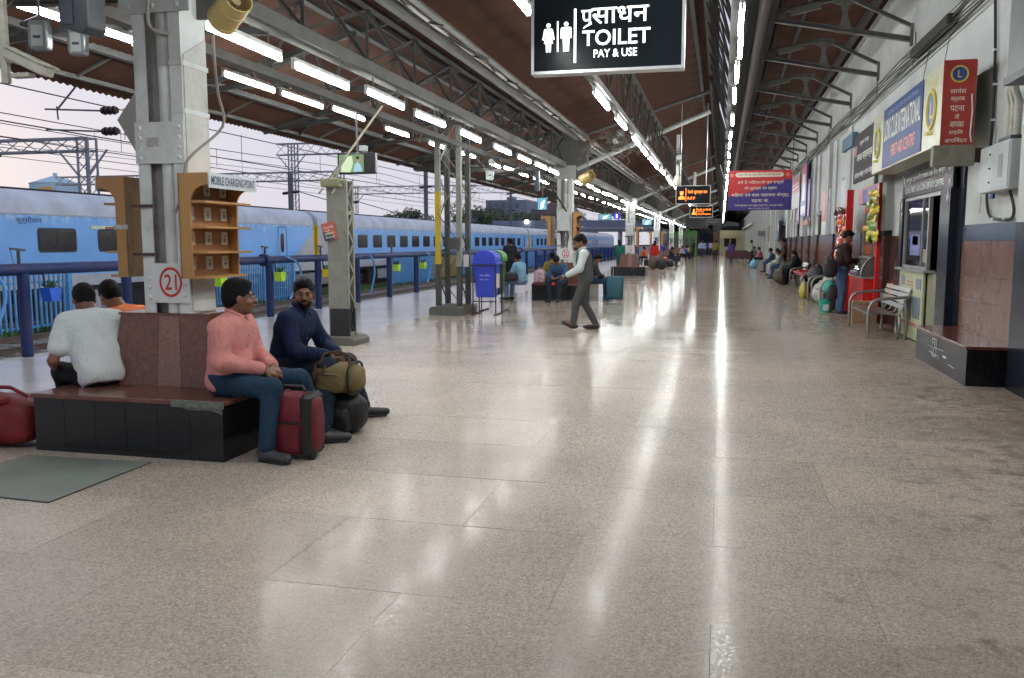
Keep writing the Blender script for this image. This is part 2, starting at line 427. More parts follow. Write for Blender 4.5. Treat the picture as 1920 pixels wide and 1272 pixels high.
for y, c, lab in ((9.62,'blue','small blue planter hung on the leftmost navy post'),(13.6,'lime','lime green planter hung behind the number 21 column'),(15.75,'lime','lime green planter between the two seated men\'s heads'),(17.9,'yellow','yellow planter hung beside the long hose loop'),
                  (22.2,'lime','lime green planter just right of the steel lattice post'),(24.35,'lime','lime green planter hung one post before the mast')):
    q = thing('hanging_planter', lab, 'planter', (-8.72,y,.78), 'planters hung on the navy railing posts')
    m = MB(); m.prism([(y-.075,.72),(y+.075,.72),(y+.11,.90),(y-.11,.90)], 'x', -8.76, -8.60); m.build('pot', POT[c], q)
    MB().bar((-8.77,y,.88),(-8.80,y,1.2),.02).build('hook', PIPE, q)
    r = random.Random(int(y*10)); m = MB()
    for _ in range(26):
        a = r.uniform(0,6.28); u = r.uniform(.02,.11); x1 = -8.68+math.cos(a)*u; y1 = y+math.sin(a)*u; z1 = .9+r.uniform(.0,.10)
        m.add([(-8.68,y,.88),(x1-.015,y1,z1),(x1,y1+.015,z1+.03),(x1+.015,y1,z1)], [(0,1,2,3)])
    m.build('leaves', LEAF, q)
    # tap
for y in (9.3, 15.5, 17.95, 22.3, 26.6):
    q = tag(MB().tube([(-8.86,y,1.2),(-8.86,y,1.42)], .022, 8).bar((-8.86,y-.13,1.42),(-8.86,y+.11,1.40),.03).bar((-8.86,y-.13,1.42),(-8.80,y-.15,1.22),.008).build('water_tap', mat('tap_dark', (0.03,0.03,0.05), .5)), 'dark T-handled valve on the navy pipe, '+{9.3:'left of the number 21 column',15.5:'between the two seated heads',17.95:'at the long hose loop',22.3:'right of the steel lattice post',26.6:'beside the mast'}[y], 'water valve', 'valves on the water pipe')

# ================================================================ paling fence
PAL = mat('fence_light_blue', (0.10,0.30,0.58), 0.6, grime=0.35); PALY = mat('fence_ochre', (0.36,0.27,0.09), 0.7, grime=0.35); PALP=mat('fence_deep_blue',(0.03,0.10,0.36),0.6,grime=0.3)
def fence(y0, y1, x, mt, lab, z1=.72, pitch=.17, parts=True, lean=0.0):
    t = thing('paling_fence', lab, 'fence', (x,(y0+y1)/2,-1.15), 'paling fence panels between the tracks')
    y = y0; far = MB()
    while y < y1:
        z = z1+random.uniform(-.02,.02)
        if parts: B(x-.02,x+.02,y,y+.055,-1.1,z).build('paling', mt, t)
        else: far.box(x-.02,x+.02,y,y+.07,-1.1,z)
        y += pitch
    if far.v: far.build('palings', mt, t)['kind'] = 'stuff'
    MB().box(x-.06,x-.022,y0,y1,z1-.30,z1-.24).build('rail_bar', mt, t); MB().box(x-.06,x-.022,y0,y1,-.75,-.69).build('rail_bar', mt, t)
    MB().box(x-.05,x+.05,y1,y1+.16,-1.1,z1+.03).build('post', mt, t)
fence(14.0, 20.1, -17.6, PAL, 'light blue paling fence panel left of the white shirt, nearest to the camera')
fence(27.0, 30.6, -17.6, PAL, 'light blue paling fence panel behind the head of the man in pink')
fence(31.1, 33.0, -17.6, PAL, 'short light blue paling panel between the two seated heads')
fence(44.3, 51.0, -17.6, PAL, 'light blue paling panel just right of the steel lattice post', pitch=.15)
fence(51.4, 57.3, -17.6, PALY, 'ochre yellow paling panel left of the four-legged mast', pitch=.15)
fence(57.6, 64.5, -17.6, PAL, 'light blue paling panel seen through the mast legs', pitch=.2)
fence(65, 73, -17.6, PALY, 'ochre yellow paling panel behind the blue dustbin', pitch=.2)
fence(73.5, 82, -17.6, PAL, 'light blue paling panel behind the man in the light blue shirt', pitch=.2, parts=False)
fence(82.5, 150, -17.6, PALP, 'deep blue fence running on behind the far columns', pitch=.4, parts=False)

# ================================================================ the train
TB = mat('coach_blue', (0.165,0.42,0.84), 0.35, var=0.08, scale=0.6, bump=0.12, bscale=1.5, grime=.3, gcol=(.10,.18,.32))
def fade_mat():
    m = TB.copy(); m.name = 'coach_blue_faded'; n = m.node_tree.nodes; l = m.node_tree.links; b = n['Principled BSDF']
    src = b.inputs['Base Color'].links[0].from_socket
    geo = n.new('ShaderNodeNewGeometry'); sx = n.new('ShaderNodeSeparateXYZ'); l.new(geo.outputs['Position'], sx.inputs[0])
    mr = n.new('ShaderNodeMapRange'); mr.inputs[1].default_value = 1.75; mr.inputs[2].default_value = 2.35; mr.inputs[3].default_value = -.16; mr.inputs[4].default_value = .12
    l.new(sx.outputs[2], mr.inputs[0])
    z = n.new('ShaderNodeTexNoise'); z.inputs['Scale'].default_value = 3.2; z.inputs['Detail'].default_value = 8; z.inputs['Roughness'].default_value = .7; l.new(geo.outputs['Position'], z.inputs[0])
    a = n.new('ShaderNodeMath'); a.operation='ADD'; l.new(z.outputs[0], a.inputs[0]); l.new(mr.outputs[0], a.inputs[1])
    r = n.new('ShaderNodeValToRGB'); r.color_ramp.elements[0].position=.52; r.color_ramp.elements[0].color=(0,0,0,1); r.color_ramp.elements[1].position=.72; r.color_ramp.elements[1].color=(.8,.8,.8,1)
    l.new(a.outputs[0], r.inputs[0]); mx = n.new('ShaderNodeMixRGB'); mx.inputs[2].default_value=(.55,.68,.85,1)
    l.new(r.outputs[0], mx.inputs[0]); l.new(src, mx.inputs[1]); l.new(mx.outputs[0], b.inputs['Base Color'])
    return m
TBF = fade_mat()
TG = mat('coach_grey_band', (0.42,0.44,0.47), 0.5, grime=0.3); TR = mat('coach_roof_grey', (0.50,0.54,0.62), 0.45, grime=0.25, scale=1.2)
TD = mat('underframe_dark', (0.02,0.02,0.022), 0.8, grime=.5); TW = mat('tinted_window', (0.025,0.022,0.025), 0.12, bump=0, spec=.7, var=.5, scale=1)
TFR = mat('window_rubber', (0.02,0.03,0.06), 0.6); TY = mat('gangway_yellow', (0.75,0.50,0.03), .5); TBL = mat('bellows', (0.03,0.035,0.05), .8)
BRN = mat('roof_brown_patch', (0.13,0.05,0.045), .8); WHT = mat('roof_white_patch', (0.75,0.76,0.8), .5)
XT = -19.4
def rrect(y0, y1, z0, z1, r, n=4):
    p = []
    for (cy, cz, a0) in ((y1-r,z1-r,0),(y0+r,z1-r,90),(y0+r,z0+r,180),(y1-r,z0+r,270)):
        for i in range(n+1): a = math.radians(a0+90*i/n); p.append((cy+r*math.cos(a), cz+r*math.sin(a)))
    return p
def coach(y0, wins, lab, doors, L=23.5, first=False):
    y1 = y0+L
    t = thing('railway_coach', lab, 'railway coach', (XT-1.6, (y0+y1)/2, -.8), 'blue and grey coaches of the train')
    side = [(XT+.03,.18),(XT+.03,.34),(XT,.36),(XT,2.38)]
    # body: blue wall, grey band, roof
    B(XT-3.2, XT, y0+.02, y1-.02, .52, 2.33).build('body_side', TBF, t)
    B(XT-3.2, XT+.012, y0, y1, .16, .519).build('lower_band', TG, t)
    rp = [(XT+.004,2.331)]
    for i in range(9):
        a = PI/2*i/8; rp.append((XT-1.0+1.0*math.cos(a)**.75 if i<8 else XT-1.0, 2.40+.66*math.sin(a)))
    rp += [(XT-1.6,3.10),(XT-2.2,3.06)]
    rp += [(XT-3.2+ (XT-x), z) for x, z in reversed(rp[:-2])]
    MB().prism(rp, 'y', y0, y1).build('roof', TR, t, True)
    # gutter and ribbed roof edge
    MB().box(XT-.01, XT+.02, y0, y1, 2.30, 2.335).build('gutter', TG, t)
    yy = y0+.4; rr = random.Random(int(y0)); m = MB(); m2 = MB()
    while yy < y1-1: 
        m.prism([(XT-.98,3.055),(XT-.72,2.985),(XT-.62,2.93),(XT-.62,2.94),(XT-.72,3.0),(XT-.98,3.075)], 'y', yy, yy+.75+rr.uniform(-.1,.2)); yy += 1.9
    m.build('roof_panel', BRN, t)
    m = MB(); yy = y0+.1
    while yy < y1-.2: m.box(XT-1.08, XT-.99, yy, yy+.09, 3.07, 3.13); yy += .17
    m.box(XT-1.1,XT-1.08,y0,y1,3.07,3.12); m.build('roof_rib_strip', TBL, t)['kind']='stuff'
    # end ribs
    for ye in (y0, y1-.12): B(XT-3.1, XT-.2, ye-.0, ye+.12, 2.35, 2.36).build('end_cap', TG, t)
    for (a, b) in wins:
        w = MB().prism(rrect(a-.05,b+.05,1.20,1.93,.12), 'x', XT-.02, XT+.008).build('window', TFR, t); OFF[w.name]=OFF[t.name]
        MB().prism(rrect(a,b,1.25,1.88,.09), 'x', XT-.02, XT+.014).build('pane', TW, w)
        if b-a > .9: B(XT, XT+.02, (a+b)/2-.015, (a+b)/2+.015, 1.26, 1.87).build('mullion', TFR, w)
    for d in doors:
        q = B(XT-.01, XT+.006, d, d+.85, .40, 2.22).build('door', mat('door_recess_blue', (0.05,0.17,0.45), .4), t); OFF[q.name]=OFF[t.name]
        B(XT, XT+.012, d+.08, d+.72, .44, 2.16).build('door_leaf', TB, q)
        MB().prism(rrect(d+.22,d+.52,1.05,1.92,.14), 'x', XT+.005, XT+.02).build('door_window', TW, q)
        MB().tube([(XT+.05,d-.06,.8),(XT+.05,d-.06,1.7)], .018, 6).build('handrail', TG, q)
        for zz in (-.05,-.3,-.55): B(XT-.2, XT+.02, d+.1, d+.75, zz-.015, zz+.015).build('step', TG, q)
    # grey wedge at the coach end
    MB().prism([(y1-.6,.521),(y1-.021,.521),(y1-.021,2.30),(y1-.3,1.9),(y1-2.4,.521)][:5], 'x', XT-.01, XT+.004).build('end_wedge', TG, t)
    MB().prism([(y0+.021,.521),(y0+2.0,.521),(y0+.35,2.2),(y0+.021,2.30)], 'x', XT-.01, XT+.004).build('end_wedge', TG, t)
    MB().prism(rrect(y0+1.0,y0+1.6,1.3,2.0,.08),'x',XT-.01,XT+.02).build('end_panel', mat('pale_panel',(0.5,0.52,0.55),.4), t)
    # underframe and bogies
    for yb in (y0+4.2, y1-4.2):
        q = MB().box(XT-.35, XT-.15, yb-1.5, yb+1.5, -.62, -.25).build('bogie', TD, t); OFF[q.name]=OFF[t.name]
        for yw in (yb-1.25, yb+1.25): MB().tube([(XT-.62,yw,-.40),(XT-.52,yw,-.40)], .45, 20).build('wheel', mat('wheel_steel',(0.06,0.05,0.05),.5,metal=.6), q)
        MB().tube([(XT-.3,yb-.3,-.45),(XT-.3,yb-.3,.05)], .1, 10).build('spring', mat('spring_rust',(0.10,0.05,0.03),.8), q)
    B(XT-2.4, XT-.25, y0+6.6, y1-6.8, -.72, .12).build('equipment_box', TD, t)
    B(XT-.26, XT-.20, y0+8, y0+10, -.6, 0).build('equipment_cover', TG, t)
    B(XT-2.9, XT-.1, y0+.3, y1-.3, .0, .158).build('sole_bar', TD, t)
    # gangway bellows at the far end
    m = MB(); yb = y1
    for i in range(5):
        rp2 = [(XT-.18+(-.05 if i%2 else 0), .1),(XT-.18+(-.05 if i%2 else 0), 2.3)]+[(XT-.2-1.0+1.0*math.cos(PI/2*j/5), 2.3+.62*math.sin(PI/2*j/5)) for j in range(1,6)]+[(XT-2.9,2.9),(XT-2.9,.1)]
        m.prism(rp2, 'y', yb+.0+.1*i, yb+.1+.1*i)
    m.build('gangway_bellows', TBL, t)
    for yy in (y1-.02, y1+.43):
        B(XT-.19, XT+.0, yy, yy+.09, .3, 2.36).build('gangway_edge', TY, t)
    return t
pit = 2.13
w1 = [(15.0,16.5),(17.3,18.85),(21.15,22.62),(23.65,25.0)] + [(25.9+i*2.3, 27.2+i*2.3) for i in range(3)]
t = coach(14.6, w1, 'nearest blue coach with Hindi lettering above wide windows, cut by the left edge', [35.1], L=24.0)
m = MB(); text(m, 'कुर्सीयान', (XT+.004, 20.35, 2.02), .3, '+x', .012, width=.95, height=.22); m.build('coach_lettering', mat('lettering_dark', (0.02,0.03,0.08), .6), t)
B(XT, XT+.02, 23.3, 24.3, 1.93, 2.03).build('destination_board', mat('cream_board', (0.7,0.68,0.5), .5), t)
coach(39.1, [(43.9+i*pit, 45.15+i*pit) for i in range(8)], 'second blue coach, behind the steel lattice post and the mast', [61.3])
q = coach(63.3, [(67.0+i*pit, 68.2+i*pit) for i in range(8)], 'third blue coach, behind the blue dustbin', [64.2,84.6])
coach(87.5, [(91+i*2.1, 92.1+i*2.1) for i in range(8)], 'fourth blue coach, behind the number 22 column', [88.4,109.0])
coach(111.7, [(115+i*2.1, 116.1+i*2.1) for i in range(8)], 'fifth coach, pale with distance behind the walking man', [112.6,133])
coach(135.9, [(139+i*2.1, 140.1+i*2.1) for i in range(8)], 'last visible coach, beyond the number 23 column', [137])
for nm, y0 in (('destination_board', 51.0),('destination_board', 53.9)):
    pass
# pantograph-like gear on the roof at the far left
t = thing('pantograph', 'dark folded pantograph on the roof at the left edge', 'pantograph', (-21,18.5,3.1))
for s in (0,.9):
    MB().tube([(-20.4-s,15.5,3.2),(-20.4-s,18.2,3.75),(-20.4-s,20.0,3.9)], .035, 8).build('arm', TD, t)
MB().tube([(-20.0,19.0,3.95),(-20.1,19.6,4.1),(-21.2,19.6,4.1),(-21.4,19.0,3.95)], .03, 8).build('collector_bow', TD, t)
MB().tube([(-20.2,20.4,3.92),(-20.3,20.9,3.98),(-21.2,20.9,3.98)], .03, 8).build('collector_bow', TD, t)
# ================================================================ canopy roof
BRO = mat('corrugated_brown', (0.066,0.025,0.013), 0.75, var=0.35, scale=1.6, bump=0.2, bscale=12, grime=0.5, gcol=(0.03,0.02,0.015))
STL = mat('dusty_steel', (0.062,0.058,0.052), 0.75, var=0.25, scale=5, grime=0.5, gcol=(0.04,0.035,0.03))
STD = mat('dark_steel', (0.045,0.043,0.042), 0.8, var=0.3, scale=5, grime=0.4)
STW = mat('white_painted_steel', (0.50,0.52,0.51), 0.55, var=0.1, scale=4, grime=0.55, gcol=(0.12,0.11,0.10), bump=.2)
STA = mat('grey_painted_steel', (0.115,0.113,0.105), 0.6, grime=0.5, scale=5)
roof = thing('platform_canopy', 'long canopy of brown corrugated sheets over the platform, eave cut against the sky', 'canopy', (-3,40,4.5))
SL = .272
def zr(x): return 3.56 + SL*(x+8.4)
PITCH = .125
def sheet(x0, z0, x1, z1, wid, name='roof_sheet', y0=0.0, n=None, per=4):
    nn = int(round(wid/PITCH))*per; vs = []
    dx = x1-x0; dz = z1-z0; L = math.hypot(dx,dz); nx, nz = -dz/L, dx/L
    for i in range(nn+1):
        y = y0+wid*i/nn; a = .019*math.cos(2*PI*i/per)
        vs.append((x0+nx*a, y, z0+nz*a)); vs.append((x1+nx*a, y, z1+nz*a))
    fs = [(2*i,2*i+1,2*i+3,2*i+2) for i in range(nn)]
    return MB().add(vs, fs)
segs = [(-8.4,-5.55),(-5.75,-2.85),(-3.05,-.15)]
SEG = [(a, zr(a)+.02*k_, b, zr(b)+.02*k_) for k_, (a, b) in enumerate(segs)] + [(.25,5.80,3.04,6.15)]
for (x0,z0,x1,z1) in SEG:
    proto = sheet(x0,z0,x1,z1,1.0).build('roof_sheet', BRO, roof, True); proto.location.y = 0 - 0
    base = proto.location.copy()
    for j in range(-5, 66):
        o = proto if j == -5 else proto.copy()
        if j != -5: COL.objects.link(o)
        o.location = (base.x + random.uniform(-.025,.02), base.y + j*1.0, base.z + random.uniform(-.004,.004) + (.006 if j % 2 else 0))
    m = sheet(x0,z0,x1,z1,100,y0=66,per=2).build('roof_sheet', BRO, roof, True); m['kind'] = 'stuff'
for x, w, mt in ((-8.05,.06,STA),(-7.27,.10,STA),(-6.6,.10,STL),(-5.7,.08,STL),(-4.7,.10,STD),(-2.2,.05,STD),(-.6,.08,STD),(1.0,.05,STD),(1.45,.07,STL),(2.75,.12,STD)):
    z = (zr(x) if x < 0 else 5.80+.125*(x-.25)) - .03 - w*.8
    MB().angle((x,-5,z), (x,165,z), w, .012).build('purlin', mt, roof)
# cantilever ribs and short ties under the left slope
for i in range(28):
    y = 1.2 + 3.36*i
    t = thing('cantilever_rib', OD(i+1)+' thin steel rib under the left canopy slope, counted from the camera', 'canopy rib', (-6,y,3.6), 'steel ribs under the left slope of the canopy')
    MB().angle((-4.1,y,3.52),(-6.62,y,3.72),.06,.010).build('lower_tie', STD, t)
    MB().angle((-6.62,y,3.72),(-8.1,y,3.56),.06,.010).build('lower_tie', STD, t)
    MB().angle((-4.1,y,4.55),(-8.3,y,3.50),.07,.010).build('rafter', STL, t)
    MB().bar((-6.62,y,3.72),(-6.62,y,3.98),.04).build('post', STL, t)
    if i < 12:
        MB().bar((-7.27,y+.02,3.74),(-8.05,y+.9,3.60),.05,.02).build('brace', STD, t); MB().bar((-7.27,y,3.70),(-6.6,y+1.2,3.92),.05,.02).build('brace', STD, t)
        MB().bar((-8.0,y+1.6,3.60),(-7.35,y+1.6,3.86),.03).build('tie', STA, t)

# longitudinal lattice girders
def lattice(y0, y1, xb, zb, xt, zt, lab, grp, mb, mt, mw, step=1.52, detailed=True, wb=.16, hb=.12, wt=.10, double=True, chord=True):
    t = thing('lattice_girder', lab, 'girder', ((xb+xt)/2,(y0+y1)/2,zb), grp)
    MB().box(xb-wb/2,xb+wb/2,y0,y1,zb-hb/2,zb+hb/2).build('bottom_chord', mb, t)
    MB().angle((xt,y0,zt),(xt,y1,zt),wt,.012).build('top_chord', mt, t)
    n = max(1,int(round((y1-y0)/step))); s = (y1-y0)/n; far = MB()
    for i in range(n):
        y = y0+i*s
        L = [((xb,y,zb+hb/2),(xt,y,zt-.03)), ((xb,y,zb+hb/2),(xt,y+s,zt-.03)) if i%2==0 else ((xt,y,zt-.03),(xb,y+s,zb+hb/2))]
        if double: L.append(((xt,y,zt-.05),(xb,y+s,zb+hb/2)) if i%2==0 else ((xb,y,zb+hb/2),(xt,y+s,zt-.05)))
        for q, (a, b) in enumerate(L):
            if detailed: MB().angle(a,b,(.038 if q else .033) if xb < -3 else .024,.008,(1,0,.2)).build('strut', mw, t)
            else: far.bar(a,b,.035 if xb < -3 else .02,.015)
    if far.v: far.build('struts', mw, t)['kind'] = 'stuff'
    return t
YC = [5.85+16.8*i for i in range(7)]
bays = [(-5,5.35)]+[(YC[i]+.5,YC[i+1]-.5) for i in range(6)]+[(YC[6]+.5,160)]
ordw = ['nearest the camera','first bay past the nearest column','second bay, beyond the number 22 column','third bay, beyond the number 23 column','fourth bay','fifth bay','sixth bay','farthest bays']
for i, (a, b) in enumerate(bays):
    d = i in (1,2)
    G1='lattice girders along the column line'
    lattice(a,b,-4.05,3.50,-4.05,4.20,'grey lattice girder on the column line, '+ordw[i],G1,STA,STL,STL,detailed=d,wb=.20,hb=.13)
    lattice(a,b,-3.68,4.16,-3.38,4.16,'flat ladder girder holding pipes, '+ordw[i],'ladder girders right of the column line',STA,STA,STL,step=2.1,detailed=d,wb=.09,hb=.10,wt=.09,double=False)
    lattice(a,b,-5.3,3.50,-4.9,4.35,'dusty girder above the outer tube row, '+ordw[i],'lattice girders above the outer tube row',STL,STD,STD,detailed=d,wb=.14,hb=.10)
    if i: lattice(max(a,7.8) if i==1 else a,b,-1.52,3.42,-1.52,4.28,'thin girder above the middle tube row, '+ordw[i],'lattice girders above the middle tube row',STA,STL,STL,detailed=d,wb=.10,hb=.08,step=.95,double=False)
    lattice(a,b,.10,4.12,-.35,5.60,'tall valley lattice girder above the right tube row, '+ordw[i],'valley lattice girders',STD,STL,STL,detailed=d,wb=.12,hb=.08,step=1.3)
for k_, (x, z, r, mt, nm, lab) in enumerate(((-3.57,4.22,.035,STW,'service_pipe','white service pipe lying in the ladder girder'),(-3.48,4.235,.022,mat('orange_pipe',(0.42,0.13,0.05),.6,grime=.4),'service_pipe','orange service pipe lying beside the white one in the ladder girder'))):
    tag(MB().tube([(x,-4,z),(x,21,z),(x+.02,22,z-.05),(x,60,z)], r, 8).build(nm, mt, None, True), lab, 'pipe')
# valley gutter box right of the right tube row
t = thing('valley_gutter', 'dark steel valley gutter running above the right row of tubes', 'gutter', (.4,60,5.3))
MB().box(.30,.78,-5,163,5.30,5.34).build('gutter_floor', STD, t); B(.26,.30,-5,163,4.9,5.85).build('gutter_side', STD, t); B(.76,.80,-5,163,5.30,5.72).build('gutter_side', STD, t)
MB().tube([(.55,-5,5.1),(.55,163,5.1)],.10,10).build('drain_pipe', mat('dark_pipe',(0.05,0.035,0.03),.6), t, True)
m = MB()
for i in range(60): y=-4+2.7*i; m.bar((.12,y,4.15),(.28,y+1.2,4.95),.035,.02); m.bar((.12,y,4.15),(.28,y-1.2,4.95),.035,.02)
o = m.build('brace', STD, t); o['kind']='stuff'
# pillars carrying the valley, far ones visible
# truss brackets from valley to station wall
def truss(y, lab, full=True):
    t = thing('roof_truss', lab, 'roof truss', (1.9,y,4.9), 'steel roof trusses on the station wall')
    TRM = STT
    MB().angle((.76,y,5.30),(3.0,y,4.85),.095,.014).build('bottom_tie', TRM, t)
    MB().angle((.78,y,5.42),(1.95,y,5.62),.07,.012).build('rafter', TRM, t)
    MB().angle((1.95,y,5.62),(3.0,y,5.08),.07,.012).build('rafter', TRM, t)
    MB().bar((1.05,y,5.44),(1.55,y,5.53),.10,.11).build('splice', TRM, t)
    if full:
        m = MB(); m.prism([(.66,5.34),(1.0,5.30),(1.0,5.52),(.66,5.50)],'y',y-.010,y+.010); m.build('gusset', TRM, t)
        m = MB(); m.prism([(1.78,5.07),(2.12,5.0),(2.02,5.22),(1.98,5.38),(2.02,5.5),(2.16,5.56),(2.14,5.66),(1.74,5.66),(1.72,5.56),(1.88,5.5),(1.91,5.38),(1.88,5.22)],'y',y-.012,y+.012); m.build('king_post_plate', TRM, t)
        m = MB()
        for (x,z) in ((1.86,5.1),(1.96,5.08),(2.05,5.06),(1.84,5.59),(1.95,5.6),(2.05,5.58),(.74,5.42),(.86,5.42),(.94,5.42)): m.ball((x,y-.014,z),(.013,.01,.013),6,4)
        m.build('rivets', TRM, t)['kind']='stuff'
    else: MB().bar((1.95,y,5.05),(1.95,y,5.62),.07).build('king_post', TRM, t)
    MB().bar((.68,y,5.36),(.68,y,5.72),.05).build('hanger', TRM, t)
    MB().box(2.99,3.03,y-.05,y+.05,4.78,5.14).build('wall_bracket', TRM, t)
    return t
STT = mat('truss_steel', (0.14,0.135,0.125), 0.7, var=.2, scale=6, grime=.35)
ys = [15.95-3.5*2, 15.95-3.5, 15.95, 19.1, 22.9, 26.8, 30.5, 34.2, 37.9, 41.6]+[45.3+3.7*i for i in range(31)]
for i, y in enumerate(ys):
    lab = 'steel roof truss on the station wall' if i > 6 else ('steel roof truss above the head of the frame, nearest of the row','steel roof truss just out of the top of the frame','lowest hung roof truss in view, first of the row at the top right','second steel roof truss from the top right corner','third steel roof truss from the top right','fourth steel roof truss from the top right','fifth steel roof truss from the top right')[i]
    if i > 6: lab = OD(i-1)+' steel roof truss from the top right, far down the platform'
    truss(y, lab, i < 10)
MB().tube([(.68,-4,5.36),(.68,163,5.36)],.022,6).build('tie_rod', STT, roof)

# main transverse trusses at each column
def main_truss(y, lab):
    t = thing('main_truss', lab, 'main truss', (-2,y,4), 'white tubular main trusses over the columns')
    MB().tube([(-3.75,y,3.42),(-3.3,y,3.62),(-.35,y,4.80)],.062,10).build('lower_boom', STW, t, True)
    MB().tube([(-3.75,y,4.25),(-.35,y,5.30)],.05,10).build('upper_boom', STA, t, True)
    n = 5
    for i in range(n):
        u0 = i/n; u1 = (i+.5)/n; u2=(i+1)/n
        lo = lambda u: (-3.6+3.25*u, y, 3.55+1.25*u); up = lambda u: (-3.75+3.4*u, y, 4.25+1.05*u)
        MB().bar(lo(u0), up(u1), .05,.02).build('web', STL, t); MB().bar(up(u1), lo(u2), .05,.02).build('web', STL, t)
    MB().prism([(-4.35,3.15),(-3.72,3.15),(-3.42,3.35),(-3.42,4.3),(-3.6,4.45),(-4.5,4.35),(-4.6,3.6)],'y',y-.012,y+.012).build('gusset', STA, t)
    MB().angle((-4.3,y,4.35),(-8.3,y,3.48),.10,.014).build('cantilever_arm', STL, t)
    MB().angle((-4.35,y,3.30),(-8.1,y,3.50),.08,.014).build('cantilever_tie', STL, t)
    for x in (-5.2,-6.2,-7.2): MB().bar((x,y,3.34-.05*(x+4.3)),(x-.4,y,4.30+.215*(x+4.1)),.045,.02).build('web', STL, t)
    return t
for i, y in enumerate(YC): main_truss(y, OD(i+1)+' white tubular truss, spanning from the '+OD(i+1)+' column to the valley')

# ================================================================ columns 21, 22, 23 ...
WCOL = mat('white_column_paint', (0.70,0.73,0.72), 0.5, var=0.08, scale=3.5, grime=0.5, gcol=(0.20,0.17,0.14), bump=.25, bscale=20)
GCOL = mat('column_inner_grey', (0.36,0.34,0.33), 0.8, grime=.7, scale=7)
REDP = mat('red_paint', (0.55,0.03,0.02), .5, var=.2)
RUST = mat('rusty_strap', (0.08,0.05,0.04), .8)
CX = -4.035
def bolts(mb, pts, y, r=.018):
    for (x, z) in pts: mb.ball((x, y, z), (r, .014, r), 8, 5)
def column(i, y, num, lab):
    t = thing('canopy_column', lab, 'column', (CX,y,0), 'white built-up columns of the canopy')
    yf = y-.23; yb = y+.085
    # four flanges: two channels
    for s, nm in ((-1,'left_channel'),(1,'right_channel')):
        xo = CX+s*.185; m = MB()
        m.box(xo-.012,xo+.012,yf+.001,yb-.001,.0,3.3)
        if s < 0: m.box(xo+.0122,xo+.085,yf,yf+.014,0,3.3); m.box(xo+.0122,xo+.085,yb-.014,yb,0,3.3)
        else: m.box(xo-.085,xo-.0122,yf,yf+.014,0,3.3); m.box(xo-.085,xo-.0122,yb-.014,yb,0,3.3)
        m.build('channel', WCOL, t)
    B(CX-.172,CX+.172,y-.15,y-.13,0.45,3.3).build('web_plate', GCOL, t)
    MB().tube([(CX+.03,y-.165,.95),(CX+.03,y-.165,3.2)],.060,16).build('rain_pipe', WCOL, t, True)
    MB().tube([(CX+.03,y-.165,2.78),(CX+.03,y-.165,3.2)],.064,16).build('pipe_socket', STW, t, True)
    # batten plates with bolts
    p1 = B(CX-.205,CX+.203,yf-.014,yf-.002,2.08,2.38).build('batten_plate', WCOL, t)
    m = MB(); bolts(m, [(CX+s*.165, 2.12+.073*k) for s in (-1,1) for k in range(4)], yf-.014); m.build('bolt_heads', WCOL, p1)['kind']='stuff'
    p2 = B(CX-.16,CX+.205,yf-.016,yf-.002,1.05,1.345).build('batten_plate', WCOL, t)
    m = MB(); bolts(m, [(CX-.135, 1.09+.07*k) for k in range(4)]+[(CX+.165,1.11),(CX+.165,1.19)], yf-.016); m.build('bolt_heads', WCOL, p2)['kind']='stuff'
    B(CX-.11,CX+.0,yf-.0155,yf-.0142,2.2,2.27).build('stencil_box', mat('faint_print',(0.42,0.42,0.42),.6,var=.3,scale=40), p1)
    for z in (2.78,2.44):
        m = MB(); m.box(CX+.10,CX+.208,yf-.01,yf-.001,z,z+.035); m.box(CX+.199,CX+.212,yf,yb+.005,z,z+.035); m.build('strap', WCOL, t)
    for z in (1.76,1.40): B(CX-.27,CX-.09,yf-.02,yf-.003,z,z+.022).build('shelf_bracket', RUST, t)
    # number roundel
    r0, r1 = .112, .092; n = 40; vs = []; fs = []; cx0 = CX+.045; cz0 = 1.205; yy = yf-.0185
    for k in range(n):
        a = 2*PI*k/n; vs += [(cx0+r0*.86*math.cos(a),yy,cz0+r0*math.sin(a)),(cx0+r1*.86*math.cos(a),yy,cz0+r1*math.sin(a))]
    for k in range(n): j=(k+1)%n; fs.append((2*k,2*k+1,2*j+1,2*j))
    m = MB().add(vs, fs); text(m, num, (cx0-.052,yy,cz0-.058), .15, '-y', .035, width=.104, height=.118); m.build('painted_number', REDP, p2)
    # haunch
    B(CX-.28,CX+.30,yf-.03,yf-.016,3.15,3.5).build('haunch_plate', STW, t)
    m = MB(); bolts(m, [(CX-.2,3.2),(CX+.0,3.2),(CX+.2,3.2),(CX+.2,3.35),(CX-.2,3.35)], yf-.03, .02); m.build('bolt_heads', STW, t)['kind']='stuff'
    return t
LABC = ['nearest white steel column, red 21 in a ring, charging shelves on both sides','white steel column marked 22 behind the walking man','white column marked 23, third down the platform']
for i, y in enumerate(YC): column(i, y, str(21+i), LABC[i] if i < 3 else ('fourth','fifth','sixth','seventh')[i-3]+' white column down the platform, small with distance')
